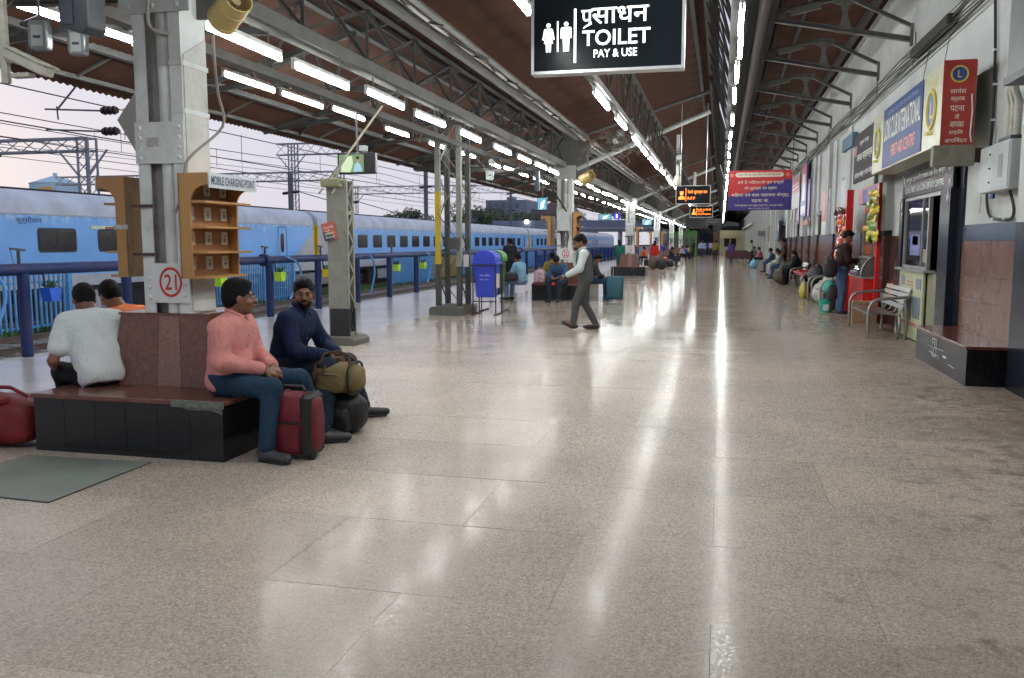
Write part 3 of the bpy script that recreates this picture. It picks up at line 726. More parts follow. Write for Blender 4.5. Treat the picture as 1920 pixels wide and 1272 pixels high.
# grey side sheet closing column 21, diamond board, cable
tag(MB().prism([(YC[0]-.21,.99),(YC[0]+.08,.97),(YC[0]+.075,3.02),(YC[0]-.21,2.86)],'x',CX+.199,CX+.2065).build('cover_sheet', mat('pale_sheet',(0.60,0.60,0.57),.6,grime=.5,scale=3)), 'pale sheet closing the right side of the number 21 column', 'cover sheet')
tag(MB().prism([(-4.70,2.47),(-4.44,2.78),(-4.24,2.78),(-4.24,1.95),(-4.38,1.95)],'y',YC[0]+.16,YC[0]+.172).build('diamond_board', mat('grey_board',(0.42,0.43,0.40),.6,var=.05)), 'plain grey diamond-shaped board behind the number 21 column', 'board')
CBL = mat('grey_cable', (0.33,0.31,0.28), .6); BCB = mat('black_cable', (0.02,0.02,0.02), .6)
tag(MB().curve([(-3.30,5.2,2.86),(-3.36,5.3,2.70),(-3.50,5.55,2.55),(-3.60,5.75,2.35),(-3.80,5.60,2.1),(-3.82,5.58,1.9),(-3.9,5.57,1.72)],.010,6).build('cable', CBL), 'grey cable hanging from the yellow fan down across the number 21 column', 'cable')
tag(MB().curve([(-4.02,5.56,3.4),(-4.03,5.53,3.1),(-4.0,5.54,3.02),(-3.93,5.62,3.0)],.013,6).build('cable', CBL), 'short cable curving over the top of the number 21 column', 'cable')
# switch boxes on the farther columns
GBX = mat('pale_box_paint', (0.48,0.51,0.50), .45, grime=.3)
for i, y in enumerate(YC[1:]):
    lab = ['pale switch box on the number 22 column','small pale switch box on the third column','pale switch box on the fourth column','pale switch box on the fifth column','pale switch box on the sixth column','pale switch box on the seventh column'][i]
    t = thing('switch_box', lab, 'switch box', (CX,y-.33,1.95), 'switch boxes on the far columns')
    MB().bbox(CX-.17,CX+.17,y-.40,y-.25,1.80,2.28,.01).build('case', GBX, t)
    m = MB()
    for k in range(5): x = CX-.1+.05*k; m.tube([(x,y-.3,1.80),(x+.03,y-.27,1.65),(x-.02*k+.05,y-.26,1.4)],.009,5)
    m.build('cables', BCB, t)['kind']='stuff'
# dark stay pipes leaning on column 22
tag(MB().tube([(-4.6,22.2,3.3),(-3.95,22.3,2.3)],.025,6).build('stay_pipe', STD), 'dark pipe slanting down to the number 22 column', 'pipe')

# ================================================================ tube lights
TUB = emat('tube_glow', (0.97,1.0,0.985), TUBE); BAT = mat('white_batten', (0.6,0.62,0.62), .4)
def tube_proto():
    t = thing('tube_light', 'fluorescent tube', 'tube light', (0,0,0))
    MB().box(-.022,.022,-.62,.62,.036,.075).build('batten', BAT, t)
    MB().tube([(0,-.60,0),(0,.60,0)],.025,10).build('tube', TUB, t, True)
    MB().box(-.016,.016,-.635,-.602,-.03,.036).build('lamp_holder', BAT, t); MB().box(-.016,.016,.602,.635,-.03,.036).build('lamp_holder', BAT, t)
    MB().bar((0,-.4,.085),(0,-.4,.19),.012).build('hanger', STA, t); MB().bar((0,.4,.085),(0,.4,.19),.012).build('hanger', STA, t)
    return t
tp = tube_proto(); reg()
rows = {
 'A': (-6.0,3.58,[6.72,7.62,8.6,10.28,11.72,13.3,15.45,17.9,20.1,22.7,24.2,26.2,28.2,29.6,32.6,34.0,35.6]+[38+2.3*i for i in range(27)],'outer','outer left row'),
 'B': (-4.0,3.20,[1.5,3.3,6.76,8.28,9.92,11.6,13.6,15.65,17.5,19.1,20.6,23.0,24.4,26.6,28.2,30.2,31.5,33.2]+[36+1.75*i for i in range(38)],'column','row along the columns'),
 'C': (-1.52,3.30,[3.2,4.6,6.25,8.2,11.1,13.2,15.6,17.3,19.2,20.6,22.8,24.9,26.8,29,31.5,33.6]+[42+3.1*i for i in range(5)]+[84],'middle','middle row'),
 'D': (.155,3.84,[5.0,6.6,9.75,10.97,12.55,14.6,17.35,19.7,21.9,24.2,26.6,29.1,31.7,34.3]+[36+1.9*i for i in range(36)],'right','right row below the valley'),
}
first = True
OR = ['first','second','third','fourth','fifth','sixth','seventh','eighth']
for kx, (x, z, L, nm, desc) in rows.items():
    vis = [y for y in L if y > 5.9]
    for y in L:
        n = vis.index(y) if y in vis else -1
        if 0 <= n < 8: lab = 'lit fluorescent tube, %s from the camera in the %s' % (OR[n], desc)
        elif n < 0: lab = 'lit tube of the %s, out of frame at %s' % (desc, 'the camera' if y < 3.25 else 'the near side')
        else: lab = 'small lit tube, %s from the camera in the %s' % (OD(n+1), desc)
        o = tp if first else dup(tp)
        first = False
        o.location = (x+random.uniform(-.015,.015), y, z+random.uniform(-.02,.02)); o.rotation_euler = (random.uniform(-.012,.012),0,random.uniform(-.02,.02)); o['label'] = lab; o['group'] = 'fluorescent tubes of the '+desc

# ================================================================ station building wall on the right
WAL = mat('whitewashed_wall', (0.46,0.475,0.47), 0.85, var=0.10, scale=1.3, grime=0.5, gcol=(0.20,0.19,0.17), bump=.35, bscale=15)
WA2 = mat('off_white_plaster', (0.36,0.37,0.36), 0.85, var=0.10, scale=1.5, grime=0.4, gcol=(0.2,0.19,0.17), bump=.3, bscale=15)
GRN = mat('red_granite_tile', (0.16,0.080,0.058), 0.18, var=0.18, scale=5, bump=0, spec=.4)
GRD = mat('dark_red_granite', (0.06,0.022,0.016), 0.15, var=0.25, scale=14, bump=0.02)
BGR = mat('blue_grey_band', (0.055,0.075,0.11), 0.18, var=0.15, scale=5, bump=.03)
BLK = mat('black_granite', (0.008,0.009,0.010), 0.14, var=0.5, scale=40, bump=0.01, spec=.3)
NVY = mat('navy_granite', (0.011,0.014,0.021), 0.25, var=0.4, scale=9, bump=0.01, spec=.22)
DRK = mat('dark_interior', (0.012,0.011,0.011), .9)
bd = thing('station_building', 'long whitewashed station building with red granite dado along the right side', 'building', (3.2,60,0))
def wallseg(y0, y1, z0, z1, m=WAL, x=3.03, nm='wall'): return B(x, x+.35, y0, y1, z0, z1).build(nm, m, bd)
wallseg(-6, 12.34, 0, 6.6); wallseg(12.341, 15.55, 2.60, 6.6); wallseg(15.551, 25.9, 0, 6.6)
# ledge mouldings
for z, h, d in ((4.34,.05,.05),(4.29,.03,.03)): B(3.03-d,3.029,-6,165,z,z+h).build('ledge', WAL, bd)
B(2.99,3.0295,-6,165,5.96,6.1).build('cornice', WA2, bd)
# farther facade: openings with piers
y = 25.901; k = 0
while y < 160:
    w = 2.6
    B(3.03,3.38,y,y+w,0,6.6).build('wall', WAL, bd)
    B(2.93,3.029,y+.2,y+.62,1.72,4.28).build('pilaster', WAL, bd)
    B(3.03,3.38,y+w+.001,y+w+1.199,2.35,6.6).build('wall', WAL, bd)
    B(3.33,3.36,y+w+.001,y+w+1.199,0,2.349).build('doorway', DRK, bd)  # near-black sheet closing the opening, shade inside put into its colour
    B(2.96,3.029,y+w-.08,y+w+1.28,2.36,2.48).build('door_lintel', WA2, bd)
    y += w+1.2; k += 1
# protruding white piers of the far half, read as ribs down the platform
for i in range(20):
    y = 45+4.6*i
    t = thing('pier', OD(i+1)+' white projecting pier of the far station front, counted from the camera', 'pier', (2.7,y,0), 'white piers of the far station front')
    B(2.62,2.95,y,y+.3,0,4.1).build('shaft', WAL, t); B(2.55,3.0,y-.05,y+.35,4.1,4.3).build('cap', WAL, t); B(2.56,2.99,y-.04,y+.34,0,.5).build('base', WA2, t)
tag(B(2.3,2.5,70,160,2.95,3.08).build('awning_edge', WA2), 'pale horizontal ledge along the far station front', 'ledge')
# dado tiles
def dado(y0, y1, parts, tw=.62):
    zs = [(.03,.46),(.464,.79),(.794,1.10),(1.104,1.52)]
    far = MB(); farb = MB()
    n = max(1,int(round((y1-y0)/tw))); s = (y1-y0)/n
    for i in range(n):
        for j, (a, b) in enumerate(zs):
            ya, yb_ = y0+i*s+.0015, y0+(i+1)*s-.0015; xx = 3.012+random.uniform(-.0012,.0012)
            if parts: B(xx,3.03,ya,yb_,a,b).build('wall_tile', GRN, bd)
            else: far.box(xx,3.03,ya,yb_,a,b)
        if parts: B(3.008,3.03,y0+i*s+.0015,y0+(i+1)*s-.0015,1.523,1.72).build('band_tile', BGR, bd)
        else: farb.box(3.008,3.03,y0+i*s+.0015,y0+(i+1)*s-.0015,1.523,1.72)
    if far.v: far.build('wall_tile', GRN, bd)['kind']='stuff'; farb.build('band_tile', BGR, bd)['kind']='stuff'
dado(9.64, 12.1, True)
B(2.995,3.03,12.101,12.34,0,2.55).build('kiosk_jamb', NVY, bd)
B(3.005,3.03,15.56,16.15,0,1.55).build('wall_tile', GRN, bd); B(3.0,3.03,15.56,16.15,1.553,2.2).build('band_tile', mat('grey_mirror_granite',(0.10,0.105,0.10),.2), bd)
# white recess and dark-capped dado between kiosk and red stall
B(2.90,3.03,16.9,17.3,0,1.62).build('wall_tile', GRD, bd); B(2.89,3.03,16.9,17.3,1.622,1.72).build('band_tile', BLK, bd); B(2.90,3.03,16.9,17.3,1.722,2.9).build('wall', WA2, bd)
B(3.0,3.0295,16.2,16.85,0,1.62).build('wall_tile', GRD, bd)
yy = 20.4
seq = ['p','d','p','d','p','q','d','p','d','p','d','p','d','p','d','p','d','p','d']
for i, c in enumerate(seq):
    w = 1.9 if c == 'p' else (1.4 if c=='q' else .75)
    if c in 'pq':
        if yy < 45: dado(yy, yy+w, yy < 40, .63)
        else: dado(yy, yy+w, False)
    else:
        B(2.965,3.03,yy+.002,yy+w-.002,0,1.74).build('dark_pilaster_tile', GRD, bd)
        B(2.985,3.03,yy+.002,yy+w-.002,1.742,4.28).build('pilaster', WAL, bd)
    yy += w
# near pilaster at the right edge
B(2.88,3.03,8.2,9.62,0,1.70).build('pilaster_tile', NVY, bd); B(2.88,3.03,8.2,9.62,1.702,4.28).build('pilaster', WAL, bd)
B(2.855,3.03,4.5,8.198,0,1.70).build('pilaster_tile', NVY, bd)
tag(B(1.84,2.1,4.95,5.55,0,.06).build('concrete_block', CONC), 'low rough concrete block at the right edge of the frame', 'block')
# ================================================================ OBJECTS
GTOP = mat('brown_granite_top', (0.16,0.065,0.045), 0.22, var=0.35, scale=30, bump=0.04, grime=.2)
GPAT = mat('pinkish_granite_panel', (0.24,0.125,0.10), 0.3, var=0.4, scale=60, bump=0.04)
BTL = mat('black_tile', (0.010,0.010,0.012), 0.18, var=0.4, scale=12, bump=0.02, grime=.12, gcol=(0.10,0.09,0.08))
GROUT = mat('grout', (0.10,0.095,0.09), .9)
CHIP = mat('broken_cement_edge', (0.16,0.18,0.15), .95, var=.4, scale=25, bump=.8)
def octbench(i, y, lab, detail=True):
    x0, x1 = -4.80, -3.27; y0, y1 = y-.76, y+.94
    t = thing('column_bench', lab, 'bench', (CX,y,0), 'granite benches built round the columns')
    B(x0+.01,x1-.01,y0+.01,y1-.01,0,.385).build('base', GROUT, t)
    n = 6 if detail else 3
    for k in range(n):
        a = x0+(x1-x0)*k/n; b = x0+(x1-x0)*(k+1)/n
        B(a+.0015,b-.0015,y0,y0+.0095,.0,.385).build('facing_tile', BTL, t)
        a = y0+(y1-y0)*k/n; b = y0+(y1-y0)*(k+1)/n
        B(x1-.0095,x1,a+.0015,b-.0015,.0,.385).build('facing_tile', BTL, t)
        B(x0,x0+.0095,a+.0015,b-.0015,.0,.385).build('facing_tile', BTL, t)
    m = MB().box(x0-.012,x1+.012,y0-.012,y1+.012,.386,.42); m.build('seat', GTOP, t, bevel=.006)
    # tapered backrest round the column
    b0 = (-4.52,-3.62,y-.29,y+.42); b1 = (-4.44,-3.70,y-.245,y+.36)
    def quad(p, m, nm): MB().add(p, [(0,1,2,3),(7,6,5,4),(0,4,5,1),(1,5,6,2),(2,6,7,3),(3,7,4,0)]).build(nm, m, t)
    z0, z1 = .421, .955
    def pan(u0, u1, m, side):
        def P(u, z, inn):
            f = (z-z0)/(z1-z0)
            X0 = b0[0]+(b1[0]-b0[0])*f+inn; X1 = b0[1]+(b1[1]-b0[1])*f-inn; Y0 = b0[2]+(b1[2]-b0[2])*f+inn; Y1 = b0[3]+(b1[3]-b0[3])*f-inn
            return {'f':(X0+(X1-X0)*u,Y0,z),'r':(X1,Y0+(Y1-Y0)*u,z),'l':(X0,Y0+(Y1-Y0)*u,z),'k':(X0+(X1-X0)*u,Y1,z)}[side]
        quad([P(u0,z0,0),P(u1,z0,0),P(u1,z1,0),P(u0,z1,0),P(u0,z0,.02),P(u1,z0,.02),P(u1,z1,.02),P(u0,z1,.02)], m, 'back_panel')
    pan(0,.448,GTOP,'f'); pan(.452,.68,GPAT,'f'); pan(.684,1,GTOP,'f')
    for sd in 'rlk': pan(0,.498,GTOP,sd); pan(.502,1,GPAT if sd=='r' else GTOP,sd)
    B(b1[0]-.01,b1[1]+.01,b1[2]-.01,b1[3]+.01,.956,.972).build('back_cap', GTOP, t)
    if i == 0:
        m = MB(); m.box(-3.66,x1+.014,y0-.0135,y0-.001,.375,.422); m.prism([(-3.62,.375),(x1,.375),(x1,.33),(-3.3,.345),(-3.38,.36),(-3.5,.352)],'y',y0-.004,y0-.001); m.build('broken_edge', CHIP, t)
    return t
LB = ['granite bench with black tiled base round the number 21 column, nearest','granite bench round the number 22 column behind the walking man','granite bench with a stained back round the number 23 column']
for i, y in enumerate(YC): octbench(i, y, LB[i] if i < 3 else 'granite bench round the '+('fourth','fifth','sixth','seventh')[i-3]+' column down the platform', i < 3)
# stone floor patch
tag(MB().add([(-4.72,4.10,.0045),(-3.75,4.04,.0045),(-3.76,4.96,.0045),(-4.72,4.93,.0045),(-4.72,4.10,-.001),(-3.75,4.04,-.001),(-3.76,4.96,-.001),(-4.72,4.93,-.001)],[(0,1,2,3),(4,5,1,0),(5,6,2,1),(6,7,3,2),(7,4,0,3)]).build('access_cover', mat('green_grey_stone',(0.20,0.225,0.19),.4,var=.12,scale=2.5,grime=.35)), 'plain grey-green stone cover let into the floor before the bench', 'floor cover')
struct(MB().add([(-4.735,4.085,.0015),(-3.735,4.02,.0015),(-3.745,4.975,.0015),(-4.735,4.945,.0015)],[(0,1,2,3)]).build('floor_cover_joint', mat('dark_joint',(0.03,0.025,0.02),.9)))

# ---- mobile charging shelves
WOOD = mat('yellow_laminate', (0.44,0.23,0.08), 0.42, var=0.12, scale=3, bump=.05, stretch=(1,1,.12), grime=.15)
WOODD = mat('inner_laminate', (0.31,0.125,0.042), 0.45, var=0.15, scale=3, bump=.05, stretch=(1,1,.12))
PLY = mat('bare_ply', (0.20,0.125,0.06), .8, var=.3, scale=20, stretch=(1,1,.25), grime=.3)
SIGNW = mat('sign_white', (0.62,0.66,0.70), .35, var=.04, grime=.1); NAVYT = mat('navy_letters', (0.015,0.02,0.09), .4)
SOCK = mat('socket_cream', (0.66,0.63,0.55), .4, var=.08, grime=.2); SOCKH = mat('socket_holes', (0.02,0.02,0.02), .6)
def charger(xb, y0, y1, s, lab, letter, z0=1.235, z1=2.0):
    """shelf unit whose back stands at xb and whose front faces s (+1 = +x)"""
    t = thing('charging_shelf', lab, 'charging shelf', (xb,(y0+y1)/2,z0))
    X = lambda d: xb+s*d
    # side panels with the curved crown
    prof = [(0,z0),(.085,z0),(.085,z1-.20)]
    for k in range(7):
        a = PI/2*k/6; prof.append((.085+.145*(1-math.cos(a)), z1-.20+.115*math.sin(a)))
    prof += [(.24,z1-.085),(.24,z1),(0,z1)]
    for ya in (y0, y1-.018):
        MB().prism([(X(u),z) for u,z in prof], 'y', ya, ya+.018).build('side_panel', WOOD, t)
    def xb_(a, b): return (min(X(a),X(b)), max(X(a),X(b)))
    def BX(a, b, *r): p = xb_(a,b); return MB().box(p[0],p[1],*r)
    BX(-.012,0.004,y0+.002,y1-.002,z0+.002,z1-.002).build('back_board', PLY, t)
    BX(.0045,.012,y0+.0185,y1-.0185,z0,z1-.02).build('inner_back', WOODD, t)
    BX(.004,.235,y0+.0185,y1-.0185,z1-.018,z1-.001).build('top_board', WOOD, t)
    hs = [z0+.0]+[z0+(z1-.10-z0)*k/3.62 for k in (1,2,3)]
    for k, z in enumerate(hs):
        BX(.012,.20 if k else .17,y0+.0185,y1+.0 if k else y1-.0185,z,z+.017).build('shelf', WOOD, t)
        for j in range(3):
            yy = y0+.10+(y1-y0-.20)*j/2; zz = z+.062
            q = BX(.0125,.022,yy-.042,yy+.042,zz,zz+.10).build('socket', SOCK, t)
            m = BX(.0222,.0235,yy-.015,yy-.005,zz+.03,zz+.05); p=xb_(.0222,.0235); m.box(p[0],p[1],yy+.005,yy+.015,zz+.03,zz+.05); m.box(p[0],p[1],yy-.008,yy+.008,zz+.062,zz+.072); m.box(p[0],p[1],yy-.004,yy+.004,zz+.015,zz+.027)
            m.build('socket_holes', SOCKH, q)
    sg = BX(.2405,.252,y0-.005,y1+.005,z1-.108,z1).build('sign_board', SIGNW, t)
    if letter:
        m = MB(); 
        text(m, 'MOBILE CHARGING POINT', (X(.2535),y0+.02,z1-.085), .1, '+x' if s>0 else '-x', .035, width=y1-y0-.04, height=.062); m.build('lettering', NAVYT, sg)
    return t
charger(-3.822,5.51,6.14,1,'yellow wooden charging shelf lettered MOBILE CHARGING POINT, right of the number 21 column',True)
t = charger(-4.43,5.70,6.22,-1,'charging shelf turned away, its ply back towards the number 21 column',False)
MB().box(-4.53,-4.41,5.694,5.699,1.60,1.635).build('sticker', mat('sticker',(0.5,0.5,0.48),.5,var=.5,scale=60), t)
y = YC[1]
charger(-3.80,y-.25,y+.35,1,'yellow charging shelf on the right of the number 22 column',True,z0=1.55,z1=2.30)
charger(-4.40,y-.25,y+.35,-1,'yellow charging shelf turned away on the left of the number 22 column',False,z0=1.40,z1=2.20)
y = YC[2]
charger(-3.75,y-.25,y+.35,1,'small yellow charging shelf on the right of the third column',False,z0=1.3,z1=2.2)
charger(-3.75,YC[3]-.25,YC[3]+.35,1,'tiny yellow charging shelf right of the fourth column',False,z0=1.3,z1=2.2)
charger(-4.40,YC[3]-.25,YC[3]+.35,-1,'yellow charging shelf on the left of the fourth column',False,z0=1.3,z1=2.2)

# ---- hanging toilet sign
ALU = mat('aluminium', (0.62,0.63,0.64), .3, metal=.7, bump=.03); SBLK = mat('sign_black', (0.009,0.013,0.016), .25, var=.1, bump=0, spec=.12)
WGL = emat('sign_white_glow', (0.95,1.0,1.0), 1.6)
t = thing('toilet_sign', 'large black hanging sign with white lettering TOILET PAY & USE', 'sign', (-1.0,7.5,3.4))
B(-1.625,-.365,7.5,7.62,2.98,3.64).build('panel', SBLK, t)
m = MB(); m.box(-1.65,-1.626,7.485,7.63,2.955,3.665); m.box(-.364,-.34,7.485,7.63,2.955,3.665); m.box(-1.626,-.364,7.485,7.63,2.955,2.979); m.box(-1.626,-.364,7.485,7.63,3.641,3.665)
m.build('frame', ALU, t)
for x in (-1.4,-.6): MB().tube([(x,7.56,3.66),(x,7.56,4.9)],.012,8).build('hanging_rod', ALU, t)
yy = 7.4975
m = MB(); text(m, 'प', (-1.215,yy,3.352), .2, '-y', .05, width=.10, height=.122); text(m, 'साधन', (-1.125,yy,3.352), .2, '-y', .05, width=.485, height=.135)
m.add([(-1.20,yy,3.318),(-1.19,yy,3.336),(-1.125,yy,3.376),(-1.125,yy,3.354)],[(0,3,2,1)])
m.build('hindi_lettering', WGL, t)
m = MB(); text(m, 'TOILET', (-1.205,yy,3.175), .2, '-y', .055, width=.58, height=.13); m.build('lettering', WGL, t)
m = MB(); text(m, 'PAY & USE', (-1.105,yy,3.075), .1, '-y', .045, width=.37, height=.068); m.build('lettering', WGL, t)
m = MB(); m.box(-1.277,-1.257,yy-.001,yy,3.04,3.49); m.build('divider_bar', WGL, t)
m = MB(); m.box(-1.425,-1.412,yy-.001,yy,3.14,3.395); m.build('divider_bar', WGL, t)
def disc(m, cx, cz, r, yy, n=16): return m.add([(cx+r*math.cos(2*PI*k/n),yy,cz+r*math.sin(2*PI*k/n)) for k in range(n)],[tuple(range(n))])
def flat(m, pts, yy): return m.add([(x,yy,z) for x,z in pts],[tuple(range(len(pts)))])
def man_icon(m, cx, z, h, yy, woman=False):
    u = h/1.0; disc(m, cx, z+.93*u, .078*u, yy)
    F = lambda p: flat(m, [(cx+a*u,z+b*u) for a,b in p], yy)
    if woman:
        F([(-.10,.82),(.10,.82),(.10,.55),(.17,.30),(-.17,.30),(-.10,.55)]); F([(-.10,.82),(-.10,.70),(-.17,.42),(-.225,.44),(-.155,.80)]); F([(.10,.82),(.155,.80),(.225,.44),(.17,.42),(.10,.70)])
        F([(-.10,.30),(-.015,.30),(-.015,0),(-.085,0)]); F([(.015,.30),(.10,.30),(.085,0),(.015,0)])
    else:
        F([(-.13,.83),(.13,.83),(.12,.42),(-.12,.42)]); F([(-.13,.83),(-.145,.45),(-.195,.45),(-.195,.76),(-.17,.82)]); F([(.13,.83),(.17,.82),(.195,.76),(.195,.45),(.145,.45)])
        F([(-.12,.42),(-.01,.42),(-.01,0),(-.10,0)]); F([(.01,.42),(.12,.42),(.10,0),(.01,0)])
m = MB(); man_icon(m,-1.50,3.14,.24,yy,True); m.build('woman_pictogram', WGL, t)
m = MB(); man_icon(m,-1.345,3.14,.245,yy); m.build('man_pictogram', WGL, t)

# ---- LED boards
ORG = emat('led_orange', (1.0,0.22,0.03), 2.2)
def ledboard(y, x0, x1, z0, z1, lab, lines, icon):
    t = thing('led_sign', lab, 'sign', ((x0+x1)/2,y,(z0+z1)/2))
    B(x0,x1,y,y+.12,z0,z1).build('panel', SBLK, t)
    m = MB(); f=.012; m.box(x0-f,x0-.001,y-.01,y+.13,z0-f,z1+f); m.box(x1+.001,x1+f,y-.01,y+.13,z0-f,z1+f); m.box(x0,x1,y-.01,y+.13,z0-f,z0-.001); m.box(x0,x1,y-.01,y+.13,z1+.001,z1+f); m.build('frame', ALU, t)
    for x in (x0+.06*(x1-x0)*2, x1-.06*(x1-x0)*2): MB().tube([(x,y+.06,z1),(x,y+.06,4.6 if y < 21 else 2.75)],.008,6).build('hanging_rod', ALU, t)
    W = x1-x0; H = z1-z0; m = MB()
    m.box(x0+.28*W,x0+.295*W,y-.003,y-.001,z0+.12*H,z1-.12*H); m.build('divider_bar', ORG, t)
    for (s, xa, za, w, h) in lines:
        m = MB(); text(m, s, (x0+xa*W,y-.003,z0+za*H), .1, '-y', .03, width=w*W, height=h*H); m.build('lettering', ORG, t)
    m = MB(); cx = x0+.16*W
    if icon == 'guard':
        disc(m,cx,z0+.58*H,.10*H,y-.003); flat(m,[(cx-.10*W,z0+.24*H),(cx+.10*W,z0+.24*H),(cx+.09*W,z0+.36*H),(cx+.03*W,z0+.44*H),(cx-.03*W,z0+.44*H),(cx-.09*W,z0+.36*H)],y-.003); m.box(cx-.055*W,cx+.055*W,y-.003,y-.002,z0+.66*H,z0+.70*H)
    else:
        disc(m,cx+.01*W,z0+.66*H,.09*H,y-.003); flat(m,[(cx-.10*W,z0+.22*H),(cx+.10*W,z0+.22*H),(cx+.08*W,z0+.40*H),(cx+.02*W,z0+.56*H),(cx-.04*W,z0+.50*H)],y-.003)
    m.build('pictogram', ORG, t)
ledboard(20,-1.02,-.27,2.38,2.77,'upper orange LED sign with a guard pictogram and R.P.F',[('रेलवे सुरक्षा बल',.34,.52,.58,.26),('R.P.F',.34,.22,.22,.16)],'guard')
ledboard(24,-.84,-.25,2.19,2.475,'lower orange LED sign hanging just beneath the R.P.F board',[('रेलवे अधिकारी',.32,.60,.62,.20),('वाणिज्य',.32,.42,.3,.12),('पर्यवेक्षक',.32,.16,.62,.20)],'desk')
t = thing('dim_sign', 'dark unlit hanging sign beyond the two orange LED signs', 'sign', (-.3,34,2.3)); B(-.75,.02,34,34.1,2.18,2.42).build('panel', mat('dim_panel',(0.03,0.03,0.03),.5), t)
m = MB(); text(m,'प्रथम श्रेणी',(-.55,33.995,2.33),.1,'-y',.02,width=.5,height=.06); m.box(-.6,-.05,33.99,33.998,2.27,2.285); m.build('lettering', mat('dim_letters',(0.3,0.3,0.3),.5), t)
tag(B(-3.0,-1.25,75,78,2.7,3.9).build('dark_kiosk_top', mat('dusky_panel',(0.05,0.05,0.055),.8)), 'dark square hanging hoarding far down the platform under the LED signs', 'hoarding')

# ---- red and blue banner
def banner_mat():
    m = mat('banner_print', (0.5,0.03,0.03), .45, var=.05, bump=.02); n = m.node_tree.nodes; l = m.node_tree.links; b = n['Principled BSDF']
    geo = n.new('ShaderNodeNewGeometry'); s = n.new('ShaderNodeSeparateXYZ'); l.new(geo.outputs['Position'], s.inputs[0])
    # wavy split: z > 2.72 + .17*x + wave
    m1 = n.new('ShaderNodeMath'); m1.operation='MULTIPLY_ADD'; l.new(s.outputs[0], m1.inputs[0]); m1.inputs[1].default_value=-.24; m1.inputs[2].default_value=-2.62
    m2 = n.new('ShaderNodeMath'); m2.operation='ADD'; l.new(s.outputs[2], m2.inputs[0]); l.new(m1.outputs[0], m2.inputs[1])
    sn = n.new('ShaderNodeMath'); sn.operation='SINE'; m3 = n.new('ShaderNodeMath'); m3.operation='MULTIPLY'; l.new(s.outputs[0], m3.inputs[0]); m3.inputs[1].default_value=3.6; l.new(m3.outputs[0], sn.inputs[0])
    m4 = n.new('ShaderNodeMath'); m4.operation='MULTIPLY_ADD'; l.new(sn.outputs[0], m4.inputs[0]); m4.inputs[1].default_value=.06; l.new(m2.outputs[0], m4.inputs[2])
    g_ = n.new('ShaderNodeMath'); g_.operation='GREATER_THAN'; l.new(m4.outputs[0], g_.inputs[0]); g_.inputs[1].default_value=0
    mx = n.new('ShaderNodeMixRGB'); mx.inputs[1].default_value=(0.045,0.03,0.20,1); mx.inputs[2].default_value=(0.50,0.03,0.035,1); l.new(g_.outputs[0], mx.inputs[0]); l.new(mx.outputs[0], b.inputs['Base Color'])
    return m
t = thing('hanging_banner', 'red and dark blue banner with white Hindi lettering hung across the right side', 'banner', (.9,22,2.8))
B(.14,1.64,22,22.02,2.29,3.25).build('cloth', banner_mat(), t)
CRM = mat('letter_cream', (0.72,0.66,0.55), .5); yy = 21.997
m = MB(); m.prism([(.34,3.09),(1.40,3.09),(1.44,3.13),(1.44,3.16),(1.40,3.20),(.34,3.20),(.30,3.16),(.30,3.13)],'y',yy-.001,yy+.002); m.build('title_pill', CRM, t)
m = MB(); text(m,'आप की सुरक्षा, रेल आपकी मुस्कान',(.37,yy-.003,3.115),.1,'-y',.02,width=1.0,height=.06); m.build('title_lettering', mat('letter_maroon',(0.2,0.03,0.08),.5), t)
m = MB()
for s, x, z, w, h in (('हमें है महिलाओं एवं बच्चों',.36,2.91,1.08,.10),('की सुरक्षा का ध्यान',.52,2.77,.76,.10),('महिला एवं बाल सहायता केन्द्र,',.22,2.60,1.36,.11),('पटना जं.',.70,2.48,.40,.09),('रेलवे सुरक्षा बल पूर्व मध्य रेल, दानापुर मंडल',.30,2.375,1.14,.06),('द्वारा जनहित में जारी',.62,2.315,.5,.035)):
    s = s.replace('हि','िह')
    text(m,s,(x,yy,z),.1,'-y',.02,width=w,height=h)
m.build('lettering', CRM, t)
for cx in (.22,1.53):
    m = MB(); disc(m,cx,3.14,.05,yy); m.build('emblem', mat('emblem_orange',(0.6,0.2,0.1),.5), t)
m = MB(); m.tube([(.14,22.01,3.25),(.14,22.01,5.3)],.008,5); m.build('cord', STL, t); MB().tube([(1.64,22.01,3.25),(1.64,22.01,5.0)],.008,5).build('cord', STL, t)

